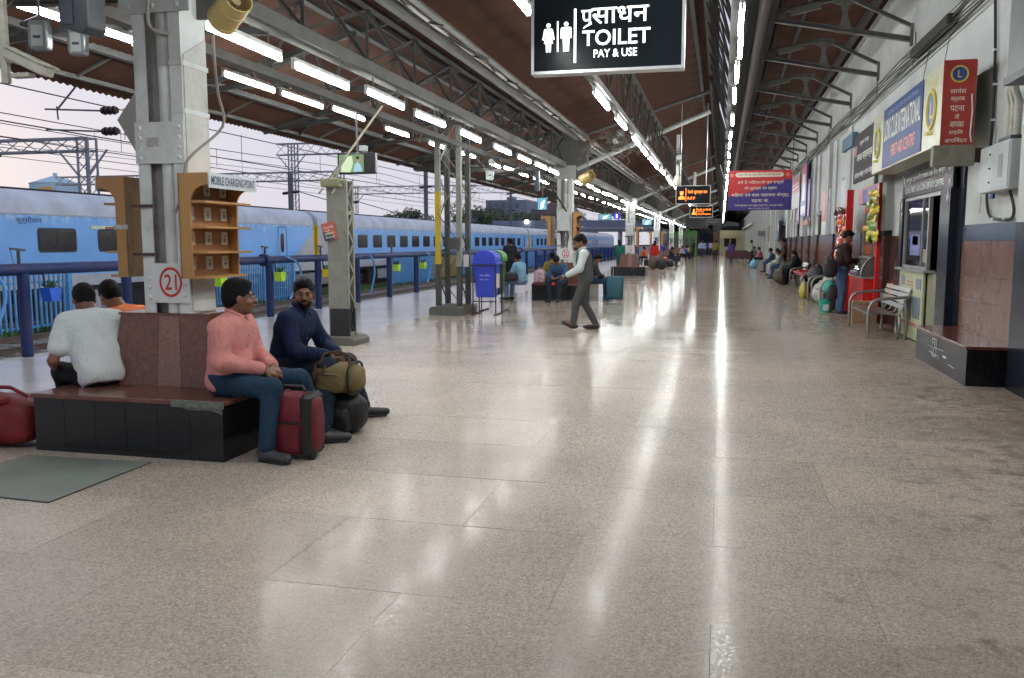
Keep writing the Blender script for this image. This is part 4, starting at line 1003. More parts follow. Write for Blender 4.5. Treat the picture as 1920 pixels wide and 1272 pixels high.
# ---- TV screens
def tvset(x0, x1, y, z0, z1, lab, pic):
    t = thing('television', lab, 'television', ((x0+x1)/2,y,z0))
    MB().bbox(x0,x1,y,y+.09,z0,z1,.008).build('housing', mat('tv_black',(0.012,0.012,0.014),.35), t)
    W=x1-x0; H=z1-z0
    if pic:
        def P(a,b,c,d,col,s=.55): B(x0+a*W,x0+b*W,y-.004-s*.001,y-.001,z0+c*H,z0+d*H).build('screen_picture', emat('screen_%02d%02d%02d'%tuple(int(v*99) for v in col),col,s), t)
        P(.05,.70,.08,.92,(0.16,0.25,0.12),.5)
        m = MB(); yy=y-.006; flat(m,[(x0+.10*W,z0+.1*H),(x0+.35*W,z0+.08*H),(x0+.42*W,z0+.5*H),(x0+.40*W,z0+.85*H),(x0+.22*W,z0+.84*H),(x0+.12*W,z0+.55*H)],yy); m.build('screen_picture', emat('scr_g',(0.45,0.55,0.35),.7), t)
        m = MB(); flat(m,[(x0+.42*W,z0+.1*H),(x0+.66*W,z0+.12*H),(x0+.62*W,z0+.42*H),(x0+.54*W,z0+.58*H),(x0+.46*W,z0+.45*H)],yy-.001); m.build('screen_picture', emat('scr_s',(0.25,0.42,0.52),.7), t)
        m = MB(); disc(m,x0+.555*W,z0+.68*H,.10*H,yy-.002); m.build('screen_picture', emat('scr_f',(0.35,0.2,0.15),.6), t)
        m = MB(); disc(m,x0+.545*W,z0+.76*H,.085*H,yy-.003); m.build('screen_picture', emat('scr_h',(0.02,0.015,0.015),.4), t)
    else:
        m = MB(); flat(m,[(x0+.05*W,z0+.08*H),(x0+.95*W,z0+.08*H),(x0+.95*W,z0+.92*H),(x0+.05*W,z0+.92*H)],y-.002); m.build('screen_picture', emat('scr_blue',(0.12,0.35,0.45),.8), t)
        m = MB(); flat(m,[(x0+.3*W,z0+.1*H),(x0+.6*W,z0+.2*H),(x0+.8*W,z0+.8*H),(x0+.4*W,z0+.6*H)],y-.004); m.build('screen_picture', emat('scr_white',(0.8,0.95,1.0),.9), t)
    MB().tube([((x0+x1)/2,y+.05,z1),((x0+x1)/2,y+.05,3.6)],.018,6).build('ceiling_rod', STA, t)
    return t
t = tvset(-6.08,-5.42,13,2.60,2.935,'hanging television showing a seated figure, above the steel lattice post',True)
MB().bbox(-5.70,-5.58,13.0,13.1,2.96,3.05,.01).build('bracket_box', mat('pale_box2',(0.4,0.42,0.42),.5), t)
tvset(-4.68,-4.42,22.0,2.32,2.68,'small hanging television left of the number 22 column',False)
tvset(-6.85,-6.10,49,2.78,3.12,'hanging television right of the walking man, far off',False)
tvset(-5.0,-4.35,56,2.6,3.0,'hanging television beyond the number 23 column',False)
t = thing('platform_number_sign', 'small lit blue sign with the number 1', 'sign', (-5.85,49,3)); B(-5.98,-5.62,49,49.1,2.84,3.16).build('panel', emat('blue_lit',(0.03,0.03,0.5),.9), t)
m = MB(); text(m,'1',(-5.84,48.997,2.9),.2,'-y',.04,width=.08,height=.2); m.build('numeral', WGL, t)

# ---- concrete/steel lattice post with stay
PST = mat('post_grey_green', (0.22,0.22,0.185), .7, var=.15, scale=6, grime=.4, bump=.3)
PDK = mat('post_black_foot', (0.02,0.02,0.02), .6, var=.4, grime=.2)
t = thing('lattice_post', 'short grey steel lattice post with black foot and tilted red notice', 'post', (-5.46,11.75,0))
m = MB(); m.box(-5.62,-5.60,11.62,11.86,.12,2.40); m.box(-5.60,-5.34,11.62,11.635,.53,2.40); m.build('front_plate', PST, t)
B(-5.60,-5.34,11.615,11.635,.12,.529).build('black_foot', PDK, t)
B(-5.60,-5.34,11.845,11.86,.12,2.40).build('rear_plate', PST, t)
m = MB(); m.box(-5.34,-5.30,11.615,11.665,.53,2.40); m.box(-5.34,-5.30,11.815,11.865,.53,2.40); m.build('corner_angle', PST, t)
m = MB(); m.box(-5.34,-5.30,11.615,11.665,.12,.529); m.box(-5.34,-5.30,11.815,11.865,.12,.529); m.build('black_foot', PDK, t)
z = .16
k = 0
while z < 2.30:
    a, b = ((11.65,11.83) if k%2 else (11.83,11.65)); MB().bar((-5.31,a,z),(-5.31,b,z+.22),.03,.012,(1,0,0)).build('lacing_bar', PST if z > .4 else PDK, t); z += .22; k += 1
for z in (.12, 1.9): B(-5.34,-5.30,11.666,11.814,z,z+.06).build('tie_plate', PST, t)
MB().bbox(-5.66,-5.36,11.50,11.80,2.30,2.42,.02).build('cap', mat('cap_olive',(0.20,0.20,0.12),.7,grime=.3), t)
for x in (-5.62,-5.42): MB().tube([(x,11.52,2.28),(x-.04,11.46,2.20)],.014,6).build('cap_bolt', PST, t)
MB().prism([(-5.78,0),(-5.14,0),(-5.14,.08),(-5.2,.12),(-5.72,.12),(-5.78,.08)],'y',11.42,11.98).build('plinth', mat('plinth_grey',(0.12,0.115,0.10),.9,grime=.5,bump=.5), t)
q = MB().box(-.105,.105,-.012,0,-.13,.13).xform(Matrix.Translation((-5.575,11.602,1.66)) @ Matrix.Rotation(math.radians(-12),4,'Y')).build('notice', mat('notice_red',(0.42,0.10,0.07),.5,var=.25,grime=.3), t)
m = MB(); R4 = Matrix.Translation((-5.575,11.588,1.66)) @ Matrix.Rotation(math.radians(-12),4,'Y')
m.add([(-.1,0,-.125),(.06,0,-.125),(.06,0,-.06),(-.1,0,.02)],[(0,1,2,3)]); m.xform(R4); m.build('notice_dark_corner', mat('notice_blue',(0.02,0.05,0.08),.5), q)
m = MB(); 
for s, z in (('चेतावनी',.045),('यात्री',-.005),('सावधान',-.05),('रेलवे',-.10)): text(m,s,(-.075,-.002,z),.05,'-y',.02,width=.15 if s!='यात्री' else .09,height=.035)
m.xform(R4); m.build('notice_lettering', CRM, q)
MB().tube([(-5.56,11.70,2.42),(-5.30,11.7,2.78),(-4.78,11.75,3.45)],.017,8).build('stay_rod', mat('stay_cream',(0.35,0.33,0.25),.6), t)
MB().bar((-5.44,11.6,2.42),(-5.36,11.62,2.70),.02).build('stay_clamp', PST, t); MB().bar((-5.56,11.6,2.42),(-5.32,11.62,2.72),.02).build('stay_clamp', PST, t)

# ---- four-legged mast
t = thing('lattice_mast', 'four-legged steel mast with a yellow-painted leg on a concrete pad', 'mast', (-5.45,17.3,0))
MK = mat('mast_dark', (0.06,0.06,0.055), .7, grime=.3); MY = mat('mast_yellow', (0.50,0.36,0.02), .6, grime=.3); MG = mat('mast_grey', (0.24,0.24,0.22), .7, grime=.4)
LG = [(-5.75,17.05,'y'),(-5.75,17.68,'d'),(-5.29,17.05,'g'),(-5.29,17.68,'d')]
for (x,y,c) in LG:
    def leg(z0,z1,mt): MB().angle((x,y,z0),(x,y,z1),.10,.016,(0,1,0)).build('leg', mt, t)
    if c == 'y': leg(.18,1.05,MK); leg(1.05,2.55,MY); leg(2.55,4.3,MG)
    elif c == 'g': leg(.18,1.0,MK); leg(1.0,4.3,MG)
    else: leg(.18,2.4,MK); leg(2.4,4.3,MK)
for (a,b) in ((0,1),(2,3),(0,2),(1,3)):
    z = .25; k = 0
    st = .55 if (a,b) in ((0,1),(2,3)) else .62
    while z < 3.7:
        p, q = (a,b) if k%2 else (b,a)
        MB().bar((LG[p][0],LG[p][1],z),(LG[q][0],LG[q][1],z+st),.028,.01).build('lacing_bar', MK if z < 2 else MG, t); z += st; k += 1
MB().prism([(-5.86,0),(-5.15,0),(-5.15,.13),(-5.2,.17),(-5.81,.17),(-5.86,.13)],'y',16.78,17.90).build('plinth', mat('plinth_grey',(0.12,0.115,0.10),.9), t)
MB().bbox(-5.50,-5.24,16.93,17.01,1.35,1.60,.01).build('junction_box', MK, t)
MB().bbox(-5.16,-5.06,16.95,17.02,1.0,1.25,.01).build('white_tag', mat('tag_white',(0.5,0.5,0.48),.5), t)

# ---- blue bins
BBL = mat('bin_blue', (0.035,0.06,0.52), .38, var=.08, bump=.03); BGN = mat('bin_green', (0.03,0.20,0.05), .4)
STB = mat('bin_stand_rust', (0.045,0.035,0.03), .8)
t = thing('litter_bin', 'blue swing-top litter bin hung in an iron stand beside the mast', 'litter bin', (-4.74,17.3,0))
def tub(x0,x1,y0,y1,z0,z1,tp): 
    m = MB(); a=[(x0+tp,y0+tp,z0),(x1-tp,y0+tp,z0),(x1-tp,y1-tp,z0),(x0+tp,y1-tp,z0),(x0,y0,z1),(x1,y0,z1),(x1,y1,z1),(x0,y1,z1)]
    return m.add(a,[(0,3,2,1),(4,5,6,7),(0,1,5,4),(1,2,6,5),(2,3,7,6),(3,0,4,7)])
tub(-4.98,-4.52,17.08,17.52,.36,1.05,.045).build('tub', BBL, t, bevel=.02)
MB().bbox(-5.01,-4.49,17.05,17.55,1.05,1.09,.01).build('rim', BBL, t)
pr = [(-4.985,1.09)]+[(-4.75-.235*math.cos(a), 1.17+.17*math.sin(a)) for a in [PI*k/14 for k in range(15)]]+[(-4.515,1.09)]
MB().prism(pr,'y',17.07,17.53).build('hood', BBL, t, bevel=.01)
m = MB()
for k in range(7): a = PI*(.12+.76*k/6); x=-4.75-.243*math.cos(a); z=1.17+.178*math.sin(a); m.bar((x,17.1,z),(x,17.5,z),.008)
m.build('hood_ribs', BBL, t)
m = MB(); text(m,'नगर निगम',(-4.86,17.085,.80),.1,'-y',.02,width=.22,height=.045); text(m,'कचरा पेटी',(-4.85,17.09,.72),.1,'-y',.02,width=.18,height=.03); m.build('lettering', SIGNW, t)
B(-4.524,-4.515,17.18,17.44,.55,.85).build('notice', mat('poster_pale',(0.55,0.5,0.48),.6,var=.2,scale=20), t)
for y in (17.06,17.54):
    MB().tube([(-4.99,y,1.03),(-4.99,y,.02)],.014,8).build('stand_leg', STB, t); MB().tube([(-4.50,y,1.03),(-4.50,y,.02)],.014,8).build('stand_leg', STB, t)
MB().tube([(-5.02,17.02,1.03),(-4.46,17.02,1.03)],.014,8).build('stand_bar', STB, t); MB().tube([(-4.99,17.06,.28),(-4.50,17.06,.28)],.012,8).build('stand_bar', STB, t); 
for x in (-4.99,-4.5): MB().tube([(x,16.92,.015),(x,17.68,.015)],.016,8).build('stand_foot', STB, t)
t = thing('litter_bin', 'green litter bin partly hidden behind the blue one', 'litter bin', (-4.74,18.2,0)); t.location.x -= .10
tub(-4.98,-4.52,18.0,18.44,.36,1.05,.045).build('tub', mat('bin_dark_green',(0.02,0.07,0.03),.5), t, bevel=.02)
MB().prism([(x+.02,z) for x,z in pr],'y',18.0,18.44).build('hood', BGN, t)
for x in (-4.97,-4.5): MB().tube([(x,18.0,1.0),(x,18.0,.0)],.014,8).build('stand_leg', STB, t); MB().tube([(x,17.9,.015),(x,18.6,.015)],.016,8).build('stand_foot', STB, t)

# ---- fans, speakers, camera at the top left
YEL = mat('yellowed_plastic', (0.50,0.38,0.15), .4, var=.12, scale=3, grime=.25)
def drumfan(c, lab, s=1.0):
    t = thing('drum_fan', lab, 'fan', c); c = Vector(c)
    M4 = Matrix.Translation(c) @ Matrix.Rotation(math.radians(-32),4,'Z') @ Matrix.Rotation(math.radians(-22),4,'Y')@ Matrix.Scale(s,4)
    n=24; m = MB()
    for (r,a,b) in ((.10,-.13,.13),(.106,-.132,-.10),(.104,.02,.035)):
        vs=[];fs=[]
        for k in range(n):
            q=2*PI*k/n
            for (rr,xx) in ((r,a),(r,b),(r-.008,b),(r-.008,a)): vs.append((xx,rr*math.cos(q),rr*math.sin(q)))
        for k in range(n):
            j=(k+1)%n
            for e in range(4): fs.append((4*k+e,4*k+(e+1)%4,4*j+(e+1)%4,4*j+e))
        m.add(vs,fs)
    m.xform(M4); m.build('drum', YEL, t, True)
    m = MB(); m.tube([(-.09,0,0),(.1,0,0)],.03,12)
    for k in range(5):
        q=2*PI*k/5; m.add([(-.02,.02*math.cos(q),.02*math.sin(q)),(-.05,.09*math.cos(q-.3),.09*math.sin(q-.3)),(.0,.09*math.cos(q+.3),.09*math.sin(q+.3))],[(0,1,2)])
    m.xform(M4); m.build('blades', mat('fan_blade',(0.30,0.23,0.12),.5), t)
    m = MB()
    for k in range(16): q=2*PI*k/16; m.bar((-.13,.0,.0),(-.13,.098*math.cos(q),.098*math.sin(q)),.003)
    for rr in (.03,.06,.085): m.tube([(-.13,rr*math.cos(2*PI*k/20),rr*math.sin(2*PI*k/20)) for k in range(21)],.002,4)
    m.xform(M4); m.build('grille', YEL, t)['kind']='stuff'
    MB().tube([tuple(c+Vector((0,0,.1*s))),tuple(c+Vector((.02,0,.6)))],.010,8).build('hanging_rod', STA, t)
    return t
drumfan((-3.24,5.32,3.05),'yellowed drum fan hung to the right of the number 21 column')
drumfan((-3.16,20.6,3.05),'yellowed drum fan near the number 22 column',1.25)
CHM = mat('glossy_grey_speaker', (0.30,0.33,0.33), .22, var=.05, bump=.02, metal=.3); SPD = mat('speaker_dark', (0.035,0.042,0.05), .4)
def speaker(c, s, lab, rz=0.3):
    t = thing('wall_speaker', lab, 'loudspeaker', c); M4 = Matrix.Translation(Vector(c)) @ Matrix.Rotation(rz,4,'Z') @ Matrix.Scale(s,4)
    pr=[(-.09,-.15),(.09,-.15),(.10,-.10),(.105,.0),(.10,.12),(.085,.16),(-.085,.16),(-.10,.12),(-.105,0),(-.10,-.10)]
    MB().prism(pr,'y',-.07,.07).xform(M4).build('cabinet', CHM, t, True, bevel=.01)
    MB().box(-.06,.06,-.082,-.071,-.12,.10).xform(M4).build('grille', mat('speaker_grille',(0.40,0.42,0.42),.4,metal=.4), t)
    MB().box(-.04,.04,-.085,-.0825,-.04,-.01).xform(M4).build('badge', SPD, t)
    MB().bar((0,.0,.15),(0,.0,.6),.02).xform(M4).build('bracket', STA, t)
    return t
speaker((-4.52,5.05,2.89),.62,'shiny grey loudspeaker at the top left, left of its twin')
speaker((-4.22,5.05,2.83),.56,'shiny grey loudspeaker nearer the number 21 column')
speaker((-2.55,22,4.16),1.0,'grey loudspeaker on the white truss arm past the number 22 column')
speaker((-5.2,19.2,3.05),.9,'pale loudspeaker hanging among the tubes left of the number 22 column')
speaker((-1.9,38.5,4.15),1.2,'grey loudspeaker on the truss at the number 23 column')
t = thing('dark_hanging_speaker', 'tall dark column loudspeaker at the top left edge', 'loudspeaker', (-3.80,4.6,2.9))
MB().prism([(-3.905,2.79),(-3.74,2.745),(-3.70,2.78),(-3.70,3.25),(-3.905,3.25)],'y',4.52,4.68).build('cabinet', SPD, t, bevel=.008)
B(-3.885,-3.80,4.51,4.52,2.80,3.2).build('front', mat('speaker_front',(0.05,0.06,0.075),.35), t)
tag(MB().bbox(-4.43,-4.32,20.5,20.65,2.75,3.22,.01).build('column_loudspeaker', SPD), 'dark column loudspeaker hanging left of the number 22 column', 'loudspeaker')
t = thing('security_camera', 'dusty white bullet security camera on a pole at the left edge', 'security camera', (-4.2,4.5,2.6))
CW = mat('dusty_white', (0.42,0.41,0.36), .6, grime=.5, scale=8)
MB().bbox(-4.315,-4.268,4.48,4.52,2.47,3.3,.005).build('pole', CW, t)
M4 = Matrix.Translation((-4.12,4.5,2.585)) @ Matrix.Rotation(math.radians(24),4,'Y')
MB().bbox(-.16,.16,-.045,.045,-.03,.03,.01).xform(M4).build('housing', CW, t)
MB().box(-.18,.17,-.055,.055,.032,.040).xform(M4).build('sun_shield', CW, t)
MB().bar((-4.29,4.5,2.62),(-4.22,4.5,2.60),.035).build('mount', CW, t); MB().bbox(-4.24,-4.10,4.47,4.53,2.50,2.525,.004).build('junction_box', CW, t)
# wall fans down the platform
def wallfan(c, r, lab):
    t = thing('cage_fan', lab, 'fan', c); m = MB(); c=Vector(c)
    for rr in (r, r*.75, r*.5): m.tube([(c.x+rr*math.cos(2*PI*k/24),c.y,c.z+rr*math.sin(2*PI*k/24)) for k in range(25)],.006,4)
    for k in range(16): a=2*PI*k/16; m.bar(c,(c.x+r*math.cos(a),c.y,c.z+r*math.sin(a)),.005)
    m.build('cage', STL, t)['kind']='stuff'
    m = MB(); m.tube([(c.x,c.y-.05,c.z),(c.x,c.y+.15,c.z)],.06,10); m.build('motor', STW, t)
    m = MB()
    for k in range(3): a=2.1*k; m.add([tuple(c),(c.x+r*.9*math.cos(a),c.y+.03,c.z+r*.9*math.sin(a)),(c.x+r*.9*math.cos(a+.6),c.y+.05,c.z+r*.9*math.sin(a+.6))],[(0,1,2)])
    m.build('blades', STA, t); return t
wallfan((-2.62,21.6,4.0),.24,'caged fan on the white truss arm above the walking man')
wallfan((-1.15,23.5,3.75),.22,'caged fan hung behind the middle tube row'); wallfan((-5.1,19.0,3.32),.20,'caged fan among the tubes left of the number 22 column')
wallfan((-2.6,38.3,3.9),.32,'caged fan on the truss at the number 23 column')
for (x,y,lab) in ((-1.18,23.6,'white drop pole with a camera dome behind the middle tubes'),(-.95,31,'white drop pole ending in a bullet-shaped dome near the LED signs')):
    t = thing('dome_camera', lab, 'security camera', (x,y,3)); zb = 3.05 if y<30 else 2.65
    MB().tube([(x,y,zb+.25),(x,y,zb+1.3)],.045,8).build('drop_pole', STW, t, True); MB().ball((x,y,zb+.1),(.10,.10,.17),12,8).build('dome', mat('cream_dome',(0.5,0.47,0.38),.4), t, True); MB().ball((x,y,zb-.02),(.07,.07,.07),12,8).build('lens', SPD, t, True)
# hanging wires / tangle under the truss at the second column
m = MB(); r = random.Random(5)
for k in range(70):
    x = r.uniform(-3.4,-1.9); y = 22+r.uniform(-.8,2.5); z = 3.95+.32*(x+3.4)+r.uniform(-.35,.25)
    p=[(x,y,z)]
    for j in range(4): x+=r.uniform(-.22,.25); y+=r.uniform(-.2,.2); z+=r.uniform(-.16,.14); p.append((x,y,z))
    m.tube(p,.008,4,False)
stuff(m.build('tangled_cables', mat('dusty_cable',(0.16,0.145,0.12),.9)), 'dusty tangle of cables piled on the truss past the number 22 column', 'cables')
m = MB()
for k in range(60):
    x = r.uniform(-3.4,-1.9); y = 38.6+r.uniform(-.8,3); z = 3.95+.32*(x+3.4)+r.uniform(-.4,.25)
    p=[(x,y,z)]
    for j in range(4): x+=r.uniform(-.22,.25); y+=r.uniform(-.2,.2); z+=r.uniform(-.16,.14); p.append((x,y,z))
    m.tube(p,.01,4,False)
stuff(m.build('tangled_cables', MATS['dusty_cable']), 'dusty tangle of cables on the truss at the number 23 column', 'cables')
m = MB()
for k in range(40):
    y = -3+1.9*k+r.uniform(-.3,.3); x=-4.05+r.uniform(-.05,.14); L=r.uniform(.1,.25)
    m.tube([(x,y,3.58),(x+.03,y+.1,3.46-L*.4),(x+.02,y+.25,3.50),(x,y+.4,3.58)],.006,4,False)
    m.tube([(-5.28,y+.6,3.46),(-5.26,y+.75,3.36-L*.4),(-5.28,y+.95,3.46)],.006,4,False)
stuff(m.build('cable_loops', mat('loop_cable',(0.12,0.12,0.12),.8)), 'short loops of cable drooping from the girders above the tube rows', 'cables')

# ================================================================ RIGHT SIDE
# bench against the wall
t = thing('wall_bench', 'black granite wall bench with red top at the right edge, scribbled in white', 'bench', (2.77,11,0))
B(2.54,3.005,9.74,12.09,0,.385).build('base', GROUT, t)
n=1
B(2.53,2.5395,9.731,10.9,0.0,.385).build('facing_slab', NVY, t); B(2.53,2.5395,10.903,12.1,0.0,.385).build('facing_slab', NVY, t)
B(2.541,2.80,9.73,9.7395,0,.385).build('end_slab', BLK, t); B(2.803,3.004,9.73,9.7395,0,.385).build('end_slab', BLK, t)
B(2.51,3.006,9.71,12.1,.386,.42).build('seat', mat('red_seat_granite',(0.13,0.045,0.035),.22,var=.3,scale=20,bump=0,spec=.35), t, bevel=.005)
m = MB()
def rect_line(m, pts, w=.010, X=2.5285):
    for a,b in zip(pts,pts[1:]): m.bar((X,a[0],a[1]),(X,b[0],b[1]),w,.0015,(1,0,0))
rect_line(m,[(11.22,.14),(11.22,.345),(11.03,.345),(11.03,.14),(11.22,.14)]); rect_line(m,[(11.17,.17),(11.08,.27),(11.16,.30),(11.09,.32)]); rect_line(m,[(11.45,.235),(10.7,.25)],.006); rect_line(m,[(11.38,.17),(10.95,.16),(10.9,.13)],.007); rect_line(m,[(10.7,.19),(10.55,.19)],.02); rect_line(m,[(10.45,.13),(10.2,.12)],.006)
m.build('scribble', mat('chalk_white',(0.5,0.52,0.52),.8), t)

# first aid kiosk
t = thing('first_aid_kiosk', 'black granite framed kiosk window with FIRST AID board, right wall', 'kiosk', (3.0,13.9,0))
B(2.90,3.03,15.36,15.55,0,2.22).build('jamb', NVY, t); B(2.90,3.03,12.34,12.62,0,2.22).build('jamb', NVY, t)
B(2.92,2.96,12.34,15.55,2.221,2.60).build('name_board', SBLK, t)
m = MB(); text(m,'लायन्स प्राथमिक उपचार-सह-सेवा केन्द्र',(2.917,15.3,2.43),.12,'-x',.02,width=2.55,height=.115); text(m,'LIONS FIRST AID-CUM-SERVICE CENTRE',(2.917,15.3,2.285),.12,'-x',.03,width=2.5,height=.09); m.build('lettering', mat('letter_white',(0.62,0.64,0.64),.4), t)
m = MB(); 
for (y,z) in ((15.42,2.5),(12.48,2.5),(12.48,2.3)): m.tube([(2.918,y,z),(2.914,y,z)],.05,14)
m.build('emblem', mat('emblem_pale',(0.45,0.35,0.38),.5), t)
m = MB(); 
for y in (12.47,15.45): m.prism([(y,2.02),(y+.045,2.10),(y,2.20),(y-.045,2.10)],'x',2.894,2.899)
m.build('lozenge_emblem', mat('lozenge',(0.5,0.5,0.55),.4), t)
ALD = mat('dull_aluminium', (0.34,0.34,0.33), .4, metal=.5, grime=.4)
m = MB(); y0w,y1w=13.62,15.34
for (a,b,c,d) in ((y0w,y0w+.06,.02,2.21),(y1w-.05,y1w,1.10,2.21)): B(2.93,2.98,a,b,c,d).build('window_frame', ALD, t)
B(2.93,2.98,y0w+.061,y1w-.051,2.16,2.21).build('window_frame', ALD, t); B(2.93,2.98,y0w+.061,y1w-.051,1.10,1.14).build('window_frame', ALD, t)
B(2.935,2.975,14.05,14.08,1.15,2.155).build('window_frame', ALD, t)
GLS = mat('dark_glass', (0.012,0.014,0.018), .05, var=.2, bump=0, spec=.8)
B(2.955,2.962,y0w+.062,14.049,1.141,2.159).build('pane', GLS, t); B(2.955,2.962,14.081,y1w-.052,1.141,2.159).build('pane', GLS, t)
for (a,b,c,d,mt) in ((14.2,14.9,1.30,1.62,mat('sticker_blue',(0.10,0.12,0.30),.5,var=.4,scale=12)),(14.35,14.75,1.46,1.60,mat('sticker_red',(0.45,0.06,0.05),.5)),(13.7,14.0,1.2,1.4,mat('sticker_tan',(0.2,0.17,0.12),.5))): B(2.950,2.9545,a,b,c,d).build('sticker', mt, t)
B(2.82,2.99,y0w-.3,y1w+.03,1.065,1.099).build('counter_top', ALD, t)
CTR = mat('poster_yellow_green', (0.42,0.44,0.27), .5, var=.1, scale=4, grime=.3)
B(2.90,2.96,y0w,y1w,.02,1.064).build('counter_front', CTR, t)
for (a,b,c,d,mt) in ((13.75,14.25,.35,.68,mat('poster_photo',(0.12,0.16,0.20),.5,var=.9,scale=10)),(14.35,14.9,.3,.65,mat('poster_photo2',(0.08,0.08,0.09),.5,var=.9,scale=14)),(13.7,15.2,.22,.27,mat('poster_red_text',(0.35,0.12,0.08),.5,var=.4,scale=40)),(14.3,15.1,.72,.76,mat('poster_red_text',(0.3,0.1,0.08),.5)),(13.75,14.1,.80,.96,mat('poster_emblem',(0.18,0.2,0.28),.5,var=.7,scale=20)),(14.9,15.15,.82,.98,mat('poster_emblem',(0,0,0),.5)),(14.3,14.75,.88,.90,mat('poster_red_text',(0,0,0))),(14.3,14.75,.83,.85,mat('poster_red_text',(0,0,0)))): B(2.894,2.8995,a,b,c,d).build('poster_print', mt, t)
# doorway next to the window
B(2.93,2.99,12.86,12.90,.0,2.21).build('door_frame', ALD, t)
B(2.93,2.99,12.901,13.619,2.16,2.21).build('door_frame', ALD, t)
B(2.955,2.985,12.901,13.619,0.02,1.064).build('half_door', mat('olive_board',(0.20,0.19,0.12),.7,grime=.4), t)
B(2.90,2.93,12.621,12.86,0,2.21).build('jamb', NVY, t)
# interior
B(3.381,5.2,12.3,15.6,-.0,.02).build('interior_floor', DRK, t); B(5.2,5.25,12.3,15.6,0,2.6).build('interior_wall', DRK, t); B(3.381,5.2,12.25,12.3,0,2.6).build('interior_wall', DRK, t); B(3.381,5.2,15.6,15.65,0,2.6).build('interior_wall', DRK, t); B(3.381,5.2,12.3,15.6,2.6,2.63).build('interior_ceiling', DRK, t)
q=B(3.30,3.32,12.95,13.35,1.60,2.02).build('inner_poster', mat('inner_red_poster',(0.65,0.10,0.02),.6), t); m=MB(); text(m,'सूचना',(3.298,13.3,1.9),.1,'-x',.02,width=.3,height=.06); text(m,'सेवा',(3.298,13.3,1.66),.1,'-x',.03,width=.28,height=.08); m.build('inner_lettering', mat('inner_yellow',(0.8,0.5,0.05),.6), q)
B(3.25,3.9,12.9,13.9,1.10,1.16).build('inner_shelf', mat('inner_shelf',(0.16,0.14,0.12),.7), t); B(3.25,3.9,12.9,13.9,1.25,1.28).build('inner_shelf', mat('inner_shelf',(0,0,0)), t)

# projecting light-box sign
t = thing('light_box_sign', 'long blue and cream sign box with red end panel projecting above the kiosk', 'sign', (2.6,13.3,3.1))
LX = 2.45; CRP = mat('sign_cream', (0.46,0.46,0.34), .3, grime=.15); BLU = mat('sign_blue', (0.018,0.045,0.16), .4, var=.08, spec=.1)
B(LX,2.81,11.06,15.72,2.64,3.57).build('box', CRP, t)
B(LX-.012,LX-.001,12.02,14.72,2.66,3.555).build('blue_panel', BLU, t)
m=MB(); text(m,'LIONS CLUB INTERNATIONAL',(LX-.014,14.62,3.06),.2,'-x',.03,width=2.5,height=.32); m.build('lettering', mat('sign_letter_cream',(0.6,0.6,0.5),.4), t)
m=MB(); text(m,'LIONS CLUB OF PATNA',(LX-.014,14.4,3.43),.1,'-x',.02,width=2.1,height=.06); m.build('small_lettering', mat('sign_letter_blue',(0.15,0.25,0.5),.4), t)
m=MB(); text(m,'FIRST AID CENTRE',(LX-.014,14.0,2.78),.2,'-x',.03,width=1.6,height=.17); m.build('lettering', mat('sign_letter_orange',(0.75,0.13,0.04),.4), t)
EY = mat('emblem_yellow',(0.55,0.48,0.08),.4); EB = mat('emblem_blue',(0.04,0.06,0.25),.4)
for yc in (11.52,15.22):
    q=MB().tube([(LX-.001,yc,3.10),(LX-.010,yc,3.10)],.20,24).build('emblem_disc', EB, t)
    m=MB(); m.tube([(LX-.012,yc+.205*math.cos(2*PI*k/24),3.10+.225*math.sin(2*PI*k/24)) for k in range(25)],.022,6); m.build('emblem_ring', EY, q)
    m=MB(); text(m,'L',(LX-.013,yc+.06,3.0),.2,'-x',.05,width=.12,height=.2); text(m,'LIONS',(LX-.013,yc+.17,3.36),.1,'-x',.03,width=.34,height=.09); m.tube([(LX-.012,yc,2.80),(LX-.012,yc,2.84)],.06,8); m.build('emblem_letter', EY, q)
# red end panel facing the camera
RDP = mat('red_panel', (0.36,0.035,0.025), .45, var=.2, grime=.3)
B(LX,2.80,11.042,11.058,2.62,3.59).build('end_panel', RDP, t)
m = MB(); yy=11.039
for s,z in (('लायंस',3.21),('क्लब',3.11),('पटना',3.01),('में',2.92),('आपका',2.83),('हार्दिक',2.74),('अभिनंदन',2.65)): w={'में':.05,'लायंस':.17,'अभिनंदन':.24}.get(s,.15); text(m,s,(2.615-w/2,yy,z),.1,'-y',.02,width=w,height=.062)
m.build('lettering', CRM, t)
q=disc(MB(),2.62,3.43,.085,yy,20).build('emblem_disc', EB, t)
m=MB(); m.tube([(2.62+.088*math.cos(2*PI*k/24),yy-.002,3.43+.088*math.sin(2*PI*k/24)) for k in range(25)],.010,5); text(m,'L',(2.60,yy-.002,3.39),.1,'-y',.05,width=.045,height=.08); m.build('emblem_letter', EY, q)
m=MB(); m.tube([(2.76,11.04,3.2),(2.775,11.04,3.0),(2.765,11.04,2.75),(2.78,11.04,2.66)],.008,4); m.build('peeled_edge', SIGNW, t)
B(2.36,2.80,10.93,11.06,2.38,2.615).build('junction_trunk', mat('rusty_box',(0.20,0.19,0.15),.8,grime=.6,scale=8), t)
B(2.801,3.02,10.97,11.06,2.42,2.58).build('trunk_opening', mat('rust_dark',(0.05,0.035,0.025),.9), t)
for y in (11.3,12.4): MB().tube([(2.5,y,3.57),(2.6,y+.1,4.1)],.004,4).build('guy_wire', BCB, t)

